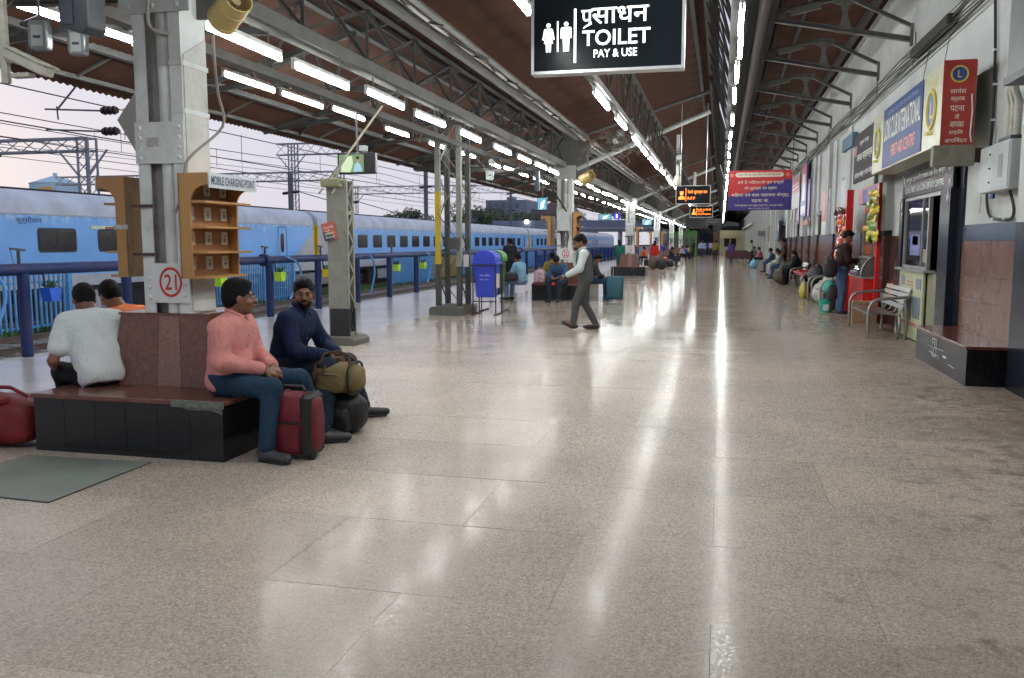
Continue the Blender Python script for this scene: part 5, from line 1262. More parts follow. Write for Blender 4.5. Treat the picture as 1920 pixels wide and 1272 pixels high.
# dark sign and red stall
t = thing('hanging_dark_sign', 'dark sign with white Hindi writing over the red snack stall', 'sign', (2.5,17,3.1))
B(2.50,2.53,15.78,18.2,2.64,3.56).build('panel', mat('dark_maroon_panel',(0.012,0.006,0.009),.55,var=.1,spec=.08), t)
m=MB()
for s,y,z,w,h in (('पुस्तक केन्द्र',17.5,3.30,1.0,.10),('जनरल सप्लायर्स',17.8,2.98,1.7,.17),('प्लेटफार्म संख्या १ पटना जंक्शन',18.0,2.70,2.1,.14)): text(m,s,(2.497,y,z),.1,'-x',.02,width=w,height=h)
m.build('lettering', mat('letter_white2',(0.62,0.62,0.62),.4), t)
m=MB(); m.tube([(2.497,17.95,3.25),(2.493,17.95,3.25)],.11,18); m.build('emblem', RDP, t)
RED = mat('stall_red', (0.55,0.02,0.018), .3, var=.1, bump=.03)
t = thing('snack_stall', 'bright red snack stall set against the station wall', 'stall', (2.8,18.3,0))
B(2.86,3.02,17.42,17.56,0,2.62).build('front_post', RED, t); B(2.60,2.74,19.7,19.84,0,2.62).build('far_post', RED, t)
B(2.86,3.02,17.561,19.9,2.30,2.62).build('fascia', mat('stall_pink_red',(0.50,0.10,0.10),.4), t)
B(2.852,2.859,17.75,19.3,2.30,2.58).build('fascia_posters', mat('fascia_purple',(0.12,0.10,0.30),.4,var=.8,scale=6), t)
B(2.99,3.02,17.561,19.8,0,2.29).build('back_panel', mat('stall_orange',(0.42,0.10,0.03),.6,var=.3), t)
B(2.70,2.985,17.7,19.6,0.02,.80).build('counter', RED, t); B(2.68,2.986,17.66,19.65,.801,.84).build('counter_top', ALD, t)
# curved glass display
pr=[(2.985,.845)]+[(2.985-.34*math.sin(PI/2*k/8)*1.0, .845+.42*math.cos(PI/2*k/8)) for k in range(9)]
MB().prism([(2.985,.845)]+[(2.985-.33*math.cos(PI/2*k/8),.845+.42*math.sin(PI/2*k/8)) for k in range(9)],'y',17.75,19.2).build('glass_case', mat('case_glass',(0.10,0.11,0.10),.06,bump=0,spec=.8), t, True)
m=MB(); m.tube([(2.985-.335*math.cos(PI/2*k/8),17.745,.845+.425*math.sin(PI/2*k/8)) for k in range(9)],.010,5); m.build('case_rim', ALU, t)
for (za,zb,mt) in ((1.45,2.1,mat('stall_dark_goods',(0.06,0.03,0.02),.6,var=.9,scale=12)),): B(2.96,2.989,17.6,19.6,za,zb).build('goods', mt, t)
def snacks(xc, y0, y1, z0, z1, cols, nr, nz, lab, seed):
    t = thing('snack_packets', lab, 'snack packets', (xc,(y0+y1)/2,z1)); r = random.Random(seed)
    ms=[mat(k,c,.25,var=.25,scale=10,bump=.3,bscale=25,spec=.8) for k,c in cols]
    for i in range(nz):
        for j in range(nr):
            y = y0+(y1-y0)*(j+.5)/nr+r.uniform(-.05,.05); z = z1-(z1-z0)*(i+.5)/nz+r.uniform(-.03,.03); w=(y1-y0)/nr*1.0; h=(z1-z0)/nz*1.15
            M4 = Matrix.Translation((xc+r.uniform(-.05,.05),y,z))@Matrix.Rotation(r.uniform(-.5,.5),4,'X')@Matrix.Rotation(r.uniform(-.6,.6),4,'Z')@Matrix.Rotation(r.uniform(-.3,.3),4,'Y')
            m=MB(); vs=[];fs=[]; n=5
            for a in range(n+1):
                for b in range(n+1):
                    u=a/n;v=b/n; bulge=.045*(math.sin(PI*u)*math.sin(PI*v))**.6+.004*math.sin(9*u+5*v); vs.append((-bulge,(u-.5)*w,(v-.5)*h))
            k0=len(vs)
            for a in range(n+1):
                for b in range(n+1): u=a/n;v=b/n; vs.append((.03*(math.sin(PI*u)*math.sin(PI*v))**.6+.001,(u-.5)*w,(v-.5)*h))
            for a in range(n):
                for b in range(n):
                    p=a*(n+1)+b; fs.append((p,p+1,p+n+2,p+n+1)); fs.append((k0+p,k0+p+n+1,k0+p+n+2,k0+p+1))
            m.add(vs,fs).xform(M4).build('packet', ms[(i+j+r.randint(0,1))%len(ms)], t, True)
    return t
snacks(2.74,16.75,17.75,1.52,2.44,[('packet_yellow',(0.62,0.50,0.02)),('packet_lime',(0.45,0.52,0.05)),('packet_yellow_red',(0.50,0.30,0.03)),('packet_green',(0.12,0.25,0.04))],5,9,'strings of yellow snack packets hanging at the front of the red stall',3)
snacks(2.62,19.9,21.3,1.0,2.25,[('packet_orange',(0.60,0.10,0.015)),('packet_brown',(0.12,0.04,0.02)),('packet_red',(0.42,0.04,0.05)),('packet_orange2',(0.55,0.20,0.02))],5,10,'strings of orange and brown snack packets on the far side of the red stall',4)
snacks(2.66,19.3,20.0,.9,1.45,[('packet_pink',(0.55,0.2,0.3)),('packet_white',(0.5,0.5,0.5))],2,3,'pink and white snack packets beside the man at the stall',6)
# carton
t = thing('cardboard_box', 'plain brown cardboard box on the floor at the stall', 'box', (2.55,17.5,0))
MB().bbox(2.42,2.86,17.0,17.38,0,.40,.006).build('carton', mat('cardboard',(0.30,0.19,0.11),.8,var=.1), t); B(2.60,2.66,16.997,17.0,0.02,.39).build('tape', mat('tape_tan',(0.38,0.25,0.15),.3), t)

# steel benches
SS = mat('stainless_steel', (0.32,0.32,0.31), .30, metal=.9, var=.1, bump=.05, grime=.2); SSP = mat('steel_tube_dull', (0.25,0.24,0.21), .35, metal=.6, grime=.25)
def steelbench(lab):
    t = thing('steel_bench', lab, 'steel bench', (0,0,0), 'stainless steel benches along the station wall')
    # local: front faces -x, length along y 0..2.0
    for s,y in enumerate((0.0,2.0)):
        MB().tube([(0,y,0),(0.0,y,.46),(.04,y,.56),(.12,y,.615),(.24,y,.63),(.58,y,.66)],.026,10).build('arm', SSP, t, True)
        MB().tube([(.52,y,.62),(.56,y,.35),(.54,y,.0)],.026,10).build('rear_leg', SSP, t, True)
        MB().box(-.05,.05,y-.05,y+.05,0,.008).build('foot_plate', SSP, t)
    MB().tube([(.08,0,.36),(.08,2.0,.36)],.02,8).build('cross_bar', SSP, t); MB().tube([(.42,0,.36),(.42,2.0,.36)],.02,8).build('cross_bar', SSP, t)
    sp = [(.0,.385),(.10,.40),(.30,.385),(.45,.37),(.45,.36),(.30,.372),(.10,.385),(.0,.37)]
    MB().prism(sp,'y',.03,1.97).build('seat', SS, t, True)
    for k in range(4):
        a=.56+.0+.028*k*.9; z=.50+.085*k
        MB().box(0,.014,.03,1.97,-.036,.036).xform(Matrix.Translation((.50+.03*k,0,z))@Matrix.Rotation(math.radians(15),4,'Y')).build('back_slat', SS, t, bevel=.004)
    for y in (.35,.8,1.25,1.7): MB().tube([(.40,y,.36),(.52,y,.38),(.56,y,.46),(.55,y,.56)],.011,6).build('hook', SS, t)
    return t
sb = steelbench('stainless steel bench nearest on the right, tied with an orange strip')
reg()
sb2 = dup(sb,(2.27,20.9,0),None,'steel bench behind the standing man, piled with pale sacks'); sb3 = dup(sb,(2.25,23.6,0),None,'steel bench with a black bag on it beyond the standing man')
sb4 = dup(sb,(2.35,31.0,0),None,'steel bench where the figure in black sits')
sb5 = dup(sb,(2.35,36.5,0),None,'far steel bench where the man in the pale shirt sits')
sb.location=(2.27,14.25,0)
MB().add([(.495,.92,.84),(.495,1.02,.84),(.445,1.10,.56),(.445,1.0,.54)],[(0,1,2,3)]).build('orange_strip', mat('orange_strip',(0.55,0.16,0.05),.6), sb)
tag(MB().tube([(2.72+.0,14.35+.13*math.cos(2*PI*k/20),.20+.19*math.sin(2*PI*k/20)) for k in range(21)],.025,6).build('coiled_hose', SSP,None,True), 'grey hose coiled behind the nearest steel bench', 'hose')
# electric box and conduit
t = thing('electric_box', 'pale grey electric cabinet with pipes at the right edge', 'electric box', (2.95,10.3,2.3))
MB().bbox(2.83,3.02,9.78,10.82,2.05,2.55,.01).build('case', mat('cabinet_grey',(0.42,0.45,0.45),.45,var=.06,grime=.2), t)
B(2.822,2.829,9.80,10.35,2.07,2.53).build('door', mat('cabinet_door',(0.37,0.40,0.41),.45,var=.06,grime=.15), t)
B(2.818,2.8215,9.98,10.12,2.18,2.42).build('louvre_label', mat('label_grey',(0.24,0.26,0.27),.6,var=.5,scale=50), t)
for z in (2.15,2.3,2.45): MB().ball((2.822,10.42,z),.012,6,4).build('latch', SPD, t)
for k in range(3): MB().tube([(2.93,9.95+.13*k,2.55),(2.93,9.95+.13*k,2.95),(2.88,9.9+.10*k,3.05),(2.80,9.7,3.15)],.035,10).build('pipe', CW, t, True)
B(2.86,3.0,9.9,10.3,2.551,2.60).build('gland_block', SPD, t)
tag(MB().curve([(3.0,11.25,4.28),(3.0,11.12,3.6),(3.0,11.06,2.9),(3.0,11.12,2.3),(3.0,11.1,1.98),(3.0,10.95,1.80),(3.0,10.6,1.755),(3.0,10.2,1.755),(2.98,10.05,1.85),(2.96,10.15,2.05)],.016,8).build('black_conduit', BCB,None,True), 'black cable running down the wall and looping up under the cabinet', 'cable')
m=MB()
for (y,z) in ((11.14,3.7),(11.07,3.3),(11.06,2.9),(11.1,2.5),(11.11,2.15),(10.8,1.77),(10.4,1.755)): m.box(2.98,3.03,y-.03,y+.03,z-.012,z+.012)
tag(m.build('cable_clips', SIGNW), 'white clips along the looping black cable', 'cable clips')
t = thing('grey_wall_hood', 'grey metal box hood at the top right corner', 'metal box', (2.8,9.3,3.2))
B(2.74,3.02,8.6,9.72,3.12,4.2).build('box', mat('hood_grey',(0.17,0.175,0.18),.5,var=.08,grime=.2), t); B(2.68,3.02,8.6,9.6,3.04,3.115).build('lip', SPD, t)
B(3.005,3.029,10.9,11.02,2.0,2.06).build('blue_patch', BLU, bd); B(3.018,3.029,11.0,11.55,2.52,2.80).build('painted_cover', WAL, bd); B(3.02,3.0292,11.45,11.65,1.86,2.06).build('painted_socket', WAL, bd)
# bundles of cable along the ledge
m=MB(); r=random.Random(9)
for k in range(9):
    z0=4.36+.035*k; p=[]
    for j in range(46): p.append((2.98-r.uniform(0,.05),8.5+1.6*j,z0+.03*math.sin(j*1.3+k)+r.uniform(-.03,.02)))
    m.tube(p,.012,4,False)
stuff(m.build('wall_cables', mat('ledge_cables',(0.06,0.055,0.05),.8)), 'bundle of sagging cables running along the ledge of the station wall', 'cables')
tag(MB().bbox(2.86,3.0,12.9,15.2,4.42,4.56,.02).build('cable_trough', mat('trough_dark',(0.03,0.028,0.025),.9,grime=.3)), 'dark trough full of cables on the ledge above the light box', 'cable trough')
for k,(y,z) in enumerate(((15.5,4.9),(19.0,4.8),(22.6,4.8),(27,4.8))):
    tag(MB().tube([(2.99,y,z),(2.96,y-.2,z-.35),(2.98,y+.1,4.4)],.009,5).build('hanging_wire', BCB), 'thin wire drooping down the wall from the '+('first','second','third','fourth')[k]+' hung roof truss', 'wire')
# posters and boards
def poster(y0,y1,z0,z1,lab,layers,x=3.0,nm='poster',cat='poster'):
    t = thing(nm,lab,cat,(x,(y0+y1)/2,(z0+z1)/2)); B(x-.02,x+.02,y0,y1,z0,z1).build('sheet', layers[0], t)
    H=z1-z0;W=y1-y0
    for k,(a,b,c,d,mt) in enumerate(layers[1:]): B(x-.024-.001*k,x-.0205,y0+a*W,y0+b*W,z0+c*H,z0+d*H).build('print', mt, t)
    return t
PR=mat('print_red',(0.42,0.05,0.05),.4); PB=mat('print_blue',(0.05,0.05,0.25),.4); PW=mat('print_white',(0.55,0.55,0.58),.4,var=.2,scale=8); PG=mat('print_grey',(0.18,0.18,0.2),.4,var=.3,scale=5); PO=mat('print_orange',(0.5,0.14,0.05),.5,var=.4,scale=30)
poster(35.0,38.6,2.85,4.2,'red and grey notice board just right of the banner',[PG,(.05,.95,.5,.9,PR),(.1,.9,.6,.64,PW),(.1,.9,.7,.74,PW)],2.9,'notice_board','notice board')
poster(31.6,33.6,2.42,4.3,'tall red and blue poster with white lettering',[PB,(.05,.95,.6,.97,PR),(.25,.75,.3,.8,PW),(.1,.9,.05,.2,PW)],2.85)
poster(30.3,30.95,2.32,3.62,'narrow dark red and blue vertical banner right of the tall poster',[PB,(.2,.8,.05,.95,PR),(.4,.6,.1,.9,PW)],2.85)
poster(34.2,34.8,2.2,3.5,'narrow dark red and blue vertical banner left of the tall poster',[PB,(.2,.8,.05,.95,PR),(.4,.6,.1,.9,PW)],2.85)
poster(30.2,32.3,2.1,2.26,'small brown strip notice under the tall poster',[PO,(0,.4,.1,.9,PG)],2.8,'strip_sign','sign')
poster(25.9,27.7,1.74,3.02,'large poster of red, white and pale blue on the wall pier',[PW,(.5,1,.3,1,PR),(.0,.35,.0,.3,mat('pale_blue_print',(0.3,0.38,0.5),.5))],2.98)
poster(22.6,23.9,2.3,3.2,'pale printed notice on the white wall left of the dark sign',[mat('notice_pale',(0.45,0.48,0.55),.5,var=.15,scale=10),(.1,.9,.85,.95,PG)],3.01)
poster(52.5,58.5,1.55,2.5,'brown board fixed to the station wall beyond the posters',[mat('brown_board',(0.16,0.07,0.035),.7)],2.8,'brown_board','board')
poster(44,45.5,1.55,2.6,'dark blue board hung edge-on on the far wall',[mat('deep_blue',(0.02,0.03,0.12),.4),(.2,.8,.5,.8,PW)],2.75,'blue_board','board')
tag(B(2.3,2.9,58,58.1,1.9,2.25).build('dark_hanging_sign', PG), 'small dark sign hanging out from the far station wall', 'sign')
# light blue AC louvre high on the wall
tag(B(2.9,3.02,21.5,23.3,3.75,4.05).build('blue_awning', mat('teal_board',(0.05,0.14,0.22),.5)), 'short blue board high on the wall left of the dark sign', 'board')
# tall white recess box left of the dark sign
B(2.96,3.0295,18.6,18.72,1.0,3.8).build('downpipe', mat('grey_pipe',(0.12,0.12,0.12),.6), bd)

# bags and goods
def sack(c, r, lab, mt, nm='sack', cat='sack', seed=1, tie=True):
    rr=random.Random(seed); t=thing(nm,lab,cat,(c[0],c[1],0)); m=MB(); m.ball(c,r,16,12)
    m.v=[(x+rr.uniform(-.012,.012),y+rr.uniform(-.012,.012),max(z+rr.uniform(-.012,.012),c[2]-r[2]*.85)) for x,y,z in m.v]; m.build('body', mt, t, True)
    if tie: MB().ball((c[0],c[1],c[2]+r[2]*1.02),(r[0]*.3,r[1]*.3,r[2]*.25),8,6).build('neck', mt, t, True)
    return t
WSK=mat('woven_sack',(0.42,0.43,0.38),.8,var=.15,scale=12,bump=.5)
sack((2.50,21.4,.26),(.24,.40,.27),'pale woven sack under the second steel bench',WSK,seed=2); sack((2.45,22.4,.25),(.22,.38,.26),'pale woven sack farther under the second steel bench',WSK,seed=3)
sack((2.62,21.9,.58),(.2,.36,.17),'pale sack lying on the second steel bench',WSK,seed=4,tie=False)
sack((2.55,24.4,.60),(.26,.42,.26),'large black bag on the third steel bench',mat('black_bag',(0.012,0.012,0.014),.6),'bag','bag',5)
sack((2.20,24.2,.20),(.12,.2,.22),'yellow plastic bag under the third steel bench',mat('yellow_bag',(0.5,0.42,0.06),.5),'plastic_bag','plastic bag',6)
t = thing('plastic_tub','green plastic tub at the feet of the standing man','tub',(2.30,19.5,0)); MB().tube([(2.24,19.5,0),(2.24,19.5,.28)],[.13,.16],18).build('tub', mat('tub_green',(0.02,0.30,0.20),.4), t, True); B(2.16,2.28,19.335,19.345,.05,.18).build('label', SIGNW, t)
t = thing('plastic_tub','turquoise cloth bundle above the green tub','bundle',(2.36,20.2,0)); MB().ball((2.40,20.3,.50),(.15,.22,.16),12,8).build('bundle', mat('turquoise_cloth',(0.03,0.32,0.28),.7), t, True); MB().tube([(2.40,20.3,.0),(2.40,20.3,.36)],.15,14).build('base', mat('black_bag',(0,0,0)), t)
sack((2.25,33.2,.25),(.35,.5,.30),'brown and black heap of luggage on the floor by the far bench',mat('brown_luggage',(0.07,0.055,0.035),.8,var=.7,scale=5),'luggage','luggage',8)
sack((1.85,51,.25),(.22,.3,.25),'small light blue bag on the floor far down the platform',mat('sky_bag',(0.15,0.40,0.55),.6),'bag','bag',9)
t = thing('stone_seat','dark block seat with a pink cloth on top, behind the steel benches','seat',(2.75,28.5,0)); B(2.45,3.0,27.0,30,0,.50).build('block', BLK, t); MB().bbox(2.36,3.0,26.9,30.1,.501,.57,.03).build('cloth', mat('pink_cloth',(0.40,0.05,0.08),.8), t)
B(2.45,2.9,28.8,29.6,.571,.62).build('folded_cloth', mat('red_cloth',(0.35,0.04,0.03),.8), t)

SOFTQ = []
# luggage by the foreground men
MRN = mat('maroon_nylon', (0.16,0.012,0.022), .6, var=.2, scale=8, bump=.4, bscale=90); BKN = mat('black_nylon', (0.012,0.012,0.014), .6, var=.3, scale=8, bump=.4, bscale=90)
t = thing('trolley_bag','maroon upright suitcase standing between the legs of the man in pink','suitcase',(-2.87,5.27,0)); OFF[t.name]=Vector((-2.87,5.27,0)); t.location=(-2.875,5.37,0); t.scale=(.93,.9,.87)
SOFTQ.append((-3.10,-2.66,5.15,5.39,.03,.53,'shell',MRN,t,31,6.0,.004))
MB().bbox(-2.775,-2.69,5.13,5.41,.03,.53,.03).build('side_gusset', BKN, t); MB().bbox(-3.00,-2.95,5.14,5.40,.03,.53,.015).build('side_gusset', BKN, t)
MB().bbox(-3.09,-2.78,5.13,5.16,.06,.30,.01).build('front_pocket', MRN, t); B(-3.09,-2.78,5.12,5.13,.295,.31).build('zip', BKN, t)
MB().tube([(-2.97,5.27,.53),(-2.95,5.27,.575),(-2.80,5.27,.575),(-2.78,5.27,.53)],.014,8).build('handle', BKN, t)
for x in (-3.06,-2.70): MB().tube([(x-.015,5.2,.03),(x+.015,5.2,.03)],.03,10).build('wheel', BKN, t)
t = thing('duffel_bag','khaki and brown holdall on top of the black bag beside the seated men','holdall',(-2.80,5.88,.3)); t.location=(-2.885,6.13,.295)
KHK = mat('khaki_canvas',(0.17,0.125,0.05),.8,var=.15,scale=10,bump=.4,bscale=80)
from mathutils import Euler
def softbox(x0,x1,y0,y1,z0,z1,nm,mt,t,seed,p=3.2,amp=.006):
    rr=random.Random(seed); m=MB(); m.ball((0,0,0),1,22,16); c=((x0+x1)/2,(y0+y1)/2,(z0+z1)/2); h=((x1-x0)/2,(y1-y0)/2,(z1-z0)/2); out=[]
    for v in m.v:
        s=(abs(v[0])**p+abs(v[1])**p+abs(v[2])**p)**(-1/p); out.append(tuple(c[i]+v[i]*s*h[i]+rr.uniform(-amp,amp) for i in range(3)))
    m.v=out; o=m.build(nm,mt,t,True); md=o.modifiers.new('smooth','SUBSURF'); md.levels=1; md.render_levels=1; return o
for q_ in SOFTQ: softbox(*q_)
softbox(-3.02,-2.60,5.74,6.02,.33,.57,'body',KHK,t,1)
softbox(-2.94,-2.70,5.71,5.80,.35,.50,'front_pocket',KHK,t,2,3.5)
for x in (-2.95,-2.87,-2.67):
    m=MB(); m.tube([(x,5.88+.146*math.copysign(abs(math.cos(a))**.62,math.cos(a)),.45+.126*math.copysign(abs(math.sin(a))**.62,math.sin(a))) for a in [2*PI*k/28 for k in range(29)]],.0095,6)
    m.build('strap', BKN if x>-2.8 else mat('brown_strap',(0.07,0.035,0.02),.7), t, True)
m=MB(); m.tube([(-2.93,5.78,.56),(-2.9,5.83,.64),(-2.8,5.86,.66),(-2.70,5.84,.63),(-2.68,5.8,.56)],.012,6); m.tube([(-2.93,5.98,.56),(-2.88,5.93,.62),(-2.75,5.92,.63),(-2.68,5.97,.56)],.012,6); m.build('handles', mat('brown_strap',(0,0,0)), t, True)
m=MB(); m.tube([(-2.92,5.705,.36),(-2.93,5.70,.44),(-2.90,5.70,.495),(-2.74,5.70,.49)],.006,5); m.build('zip', BKN, t)
t = thing('black_bag','black rucksack standing on the floor under the khaki holdall','rucksack',(-2.78,5.9,0)); t.location=(-2.86,6.17,0); t.scale=(.85,1,.93)
softbox(-2.98,-2.58,5.76,6.05,.0,.345,'body',BKN,t,5,2.8,.008); softbox(-2.86,-2.66,5.70,5.82,.03,.24,'front_pocket',BKN,t,6); MB().tube([(-2.83,5.72,.25),(-2.835,5.71,.18)],.006,5).build('zip_pull', ALU, t); MB().ball((-2.84,5.73,.31),(.03,.02,.03),8,6).build('blue_cloth', mat('blue_bit',(0.01,0.1,0.4),.5), t)
t = thing('red_wheeled_bag','red soft wheeled bag lying left of the nearest bench','bag',(-5.1,5.15,0))
RDN = mat('red_nylon', (0.17,0.010,0.016), .55, var=.25, scale=5, bump=.6, bscale=18)
softbox(-5.62,-4.86,5.02,5.42,.02,.37,'body',RDN,t,9,5.0,.008); softbox(-5.50,-5.0,4.97,5.2,.30,.41,'top_flap',RDN,t,10,2.5,.008)
MB().tube([(-5.4,5.2,.38),(-5.3,5.15,.44),(-5.05,5.15,.44),(-4.95,5.2,.37)],.015,8).build('handle', RDN, t, True)
MB().bbox(-5.20,-5.09,4.965,5.05,.0,.11,.01).build('wheel_housing', BKN, t); MB().tube([(-5.165,4.95,.035),(-5.125,4.95,.035)],.035,12).build('wheel', ALD, t)
# teal suitcase
t = thing('trolley_suitcase','teal suitcase with extended handle at the right end of the second bench','suitcase',(-2.62,21.9,0))
TEAL = mat('teal_fabric',(0.012,0.085,0.115),.6,var=.2,bump=.3)
MB().bbox(-2.82,-2.40,21.75,22.0,.05,.64,.03).build('shell', TEAL, t, True); MB().bbox(-2.78,-2.44,21.72,21.75,.1,.36,.01).build('front_pocket', TEAL, t)
m=MB(); m.tube([(-2.74,21.9,.64),(-2.74,21.9,.90),(-2.66,21.9,.90),(-2.66,21.9,.64)],.009,6); m.build('pull_handle', ALU, t, True)
for x in (-2.78,-2.44): MB().tube([(x-.015,21.8,.03),(x+.015,21.8,.03)],.03,10).build('wheel', BKN, t)
# pink backpack and red packet on the second bench
t = thing('pink_backpack','pink and white patterned backpack on the second bench','backpack',(-4.25,21.5,.42)); softbox(-4.62,-4.32,21.25,21.5,.42,.82,'body',mat('pink_pattern',(0.42,0.10,0.17),.7,var=.8,scale=22,col2=(0.7,0.5,0.55)),t,3)
MB().bbox(-4.64,-4.30,21.23,21.4,.425,.50,.02).build('base', mat('dark_maroon_cloth',(0.08,0.01,0.03),.7), t)
tag(MB().bbox(-4.29,-4.05,21.22,21.4,.422,.50,.01).build('red_packet', mat('bright_red_packet',(0.6,0.05,0.02),.4)), 'small bright red packet beside the pink backpack', 'packet')
t=thing('shoulder_bag','black shoulder bag at the side of the man in light blue','bag',(-5.3,21.3,.5)); softbox(-5.42,-5.02,21.15,21.35,.50,.74,'body',BKN,t,12)

# ================================================================ beyond the tracks
GIR = mat('gantry_steel', (0.22,0.23,0.27), .7, var=.2, grime=.2)
def gantry(y, x0, x1, z0, h, lab, legs, zb=-1.2, w=.5):
    t=thing('overhead_gantry',lab,'gantry',((x0+x1)/2,y,z0),'lattice gantries over the tracks')
    for zz in (z0,z0+h):
        for yy in (y,y+w): MB().bar((x0,yy,zz),(x1,yy,zz),.07).build('boom', GIR, t)
    m=MB(); n=int((x1-x0)/.8)
    for i in range(n):
        a=x0+(x1-x0)*i/n; b=x0+(x1-x0)*(i+1)/n
        m.bar((a,y,z0),(b,y,z0+h),.03); m.bar((b,y,z0),(a,y,z0+h),.03); m.bar((a,y,z0),(b,y+w,z0),.03)
    m.build('lacing', GIR, t)['kind']='stuff'
    for x in legs:
        for (dx,dy) in ((0,0),(.5,0),(0,w),(.5,w)): MB().bar((x+dx,y+dy,zb),(x+dx,y+dy,z0+h),.07).build('leg', GIR, t)
        m=MB(); z=zb
        while z<z0: m.bar((x,y,z),(x+.5,y,z+.5),.03); m.bar((x+.5,y,z),(x,y,z+.5),.03); m.bar((x+.5,y,z),(x+.5,y+w,z+.5),.03); z+=.5
        m.bar((x-.9,y,z0),(x,y,z0-1.0),.06); m.bar((x+1.4,y,z0),(x+.5,y,z0-1.0),.06)
        m.build('leg_lacing', GIR, t)['kind']='stuff'
    return t
gantry(30,-45,-24.9,5.2,.5,'lattice gantry ending at the left, beside the diamond board',[-25.4])
gantry(52,-46,-24.0,5.55,.55,'lattice gantry seen behind the steel lattice post',[-24.6])
gantry(58,-32,-8.6,7.9,.8,'high lattice gantry passing behind the hanging television',[-31])
gantry(80,-38,-23,6.3,.7,'lattice gantry between the television and the mast',[-36])
gantry(120,-38,-12,8.6,1.0,'far lattice gantry above the trees behind the mast',[-36,-14])
MST = mat('mast_steel_bg', (0.10,0.10,0.12), .7); INS = mat('insulator_brown', (0.035,0.015,0.015), .3)
for (x,y,h,lab) in ((-22.5,64,7.0,'tall steel mast with a flat head beside the yellow leg of the lattice mast'),(-24.5,46,5.6,'short mast stub beyond the train roof left of the lattice post'),(-24.5,54.5,5.4,'short mast stub beyond the train roof right of the lattice post'),(-24.5,100,8.5,'far overhead line mast among the trees'),(-24.5,118,9.2,'farthest overhead line mast')):
    t=thing('line_mast',lab,'mast',(x,y,-1.2)); MB().bar((x,y,-1.2),(x,y,h),.30 if h==7.0 else .2,.24).build('shaft', MST, t)
    if h>6: MB().box(x-.8,x+.8,y-.15,y+.15,h,h+.3).build('head', MST, t)
    for zz in (h-1.2,h-3.2):
        if zz>4: MB().tube([(x,y,zz),(x+.5,y,zz+.05)],.09,8).build('insulator', INS, t); MB().bar((x+.5,y,zz+.05),(x+2.8,y,zz-.6),.05).build('bracket_arm', MST, t); MB().tube([(x,y,zz),(x-.5,y,zz-.05)],.09,8).build('insulator', INS, t)
# near cantilever arms with insulators (left of the diamond board)
for z,lab in ((4.46,'upper overhead-line arm with a brown insulator left of the diamond board'),(4.0,'lower overhead-line arm with a brown insulator left of the diamond board')):
    t=thing('line_bracket',lab,'line bracket',(-13.6,17.0,z))
    m=MB()
    for k in range(7): m.tube([(-13.68+.06*k,17,z),(-13.65+.06*k,17,z)],[.10 if k%2 else .075]*2,10)
    m.build('insulator', INS, t); MB().tube([(-13.7,17,z),(-15.2,17,z+.09)],.022,6).build('arm', MST, t)
MB2=MB().tube([(-14.85,17,z+.72-.19+.02),(-14.2,17,5.15)],.022,6); MB2.tube([(-14.88,17,4.6),(-14.86,17,4.3)],.018,6); tag(MB2.build('line_strut', MST), 'slanting strut of the overhead-line arm near the canopy edge', 'strut')
WIR = mat('wire_dark', (0.06,0.055,0.06), .7)
wl_=[((-16.2,-5,5.2),(-16.2,160,5.2),0),((-16.2,-5,4.35),(-16.2,160,4.35),0),((-21,-5,5.9),(-21,160,5.9),1),((-21,-5,4.7),(-21,160,4.7),0),((-27,-5,6.6),(-27,200,6.6),1),((-27,-5,5.2),(-27,200,5.2),0),((-33,-5,7.0),(-33,200,7),1),((-33,-5,5.6),(-33,200,5.6),0),((-39,-5,7.4),(-39,200,7.4),1),((-24,8,7.2),(-12,60,5.4),0),((-24.4,-5,8.4),(-24.4,118,8.4),0)]
for k,(a,b,s) in enumerate(wl_):
    p=[]; n=40
    for i in range(n+1):
        u=i/n; q=Vector(a).lerp(Vector(b),u); q.z -= (.55*math.sin(PI*((u*3)%1)) if s else .06*math.sin(PI*((u*3)%1))); p.append(q)
    tag(MB().tube(p,.016,4,False).build('overhead_wire', WIR), OD(k+1)+' thin overhead traction wire across the sky, counted away from the platform', 'wire', 'overhead traction wires in the sky')
m=MB()
for (x,z0,z1) in ((-16.2,4.35,5.2),(-21,4.7,5.5),(-27,5.2,6.3),(-33,5.6,6.7)):
    for j in range(24): m.bar((x,3+6*j,z0),(x,3+6*j,z1),.014)
stuff(m.build('wire_droppers', WIR), 'short vertical droppers hanging between the overhead wires', 'wire droppers')
# water tank
t=thing('water_tank','pale blue round water tank with a shallow cone roof beyond the train','water tank',(-51.3,58,0))
WT=mat('tank_pale_blue',(0.36,0.50,0.62),.6,var=.08,grime=.15)
MB().tube([(-51.3,58,4.4),(-51.3,58,6.1)],1.85,28).build('drum', WT, t, True); MB().tube([(-51.3,58,6.1),(-51.3,58,6.75)],[1.92,.12],28).build('cone_roof', WT, t, True); MB().tube([(-51.3,58,6.7),(-51.3,58,6.95)],.15,8).build('vent', WT, t)
m=MB()
for k in range(8): a=2*PI*k/8; m.bar((-51.3+1.5*math.cos(a),58+1.5*math.sin(a),-1.2),(-51.3+1.5*math.cos(a),58+1.5*math.sin(a),4.4),.3)
m.build('supports', WT, t); B(-51.1,-50.0,56.1,56.15,5.4,5.75).build('orange_patch', mat('tank_orange',(0.65,0.35,0.12),.6), t)
m=MB(); m.tube([(-51.3+1.95*math.cos(2*PI*k/28),58+1.95*math.sin(2*PI*k/28),4.7) for k in range(29)],.05,5); m.build('rail', WT, t)
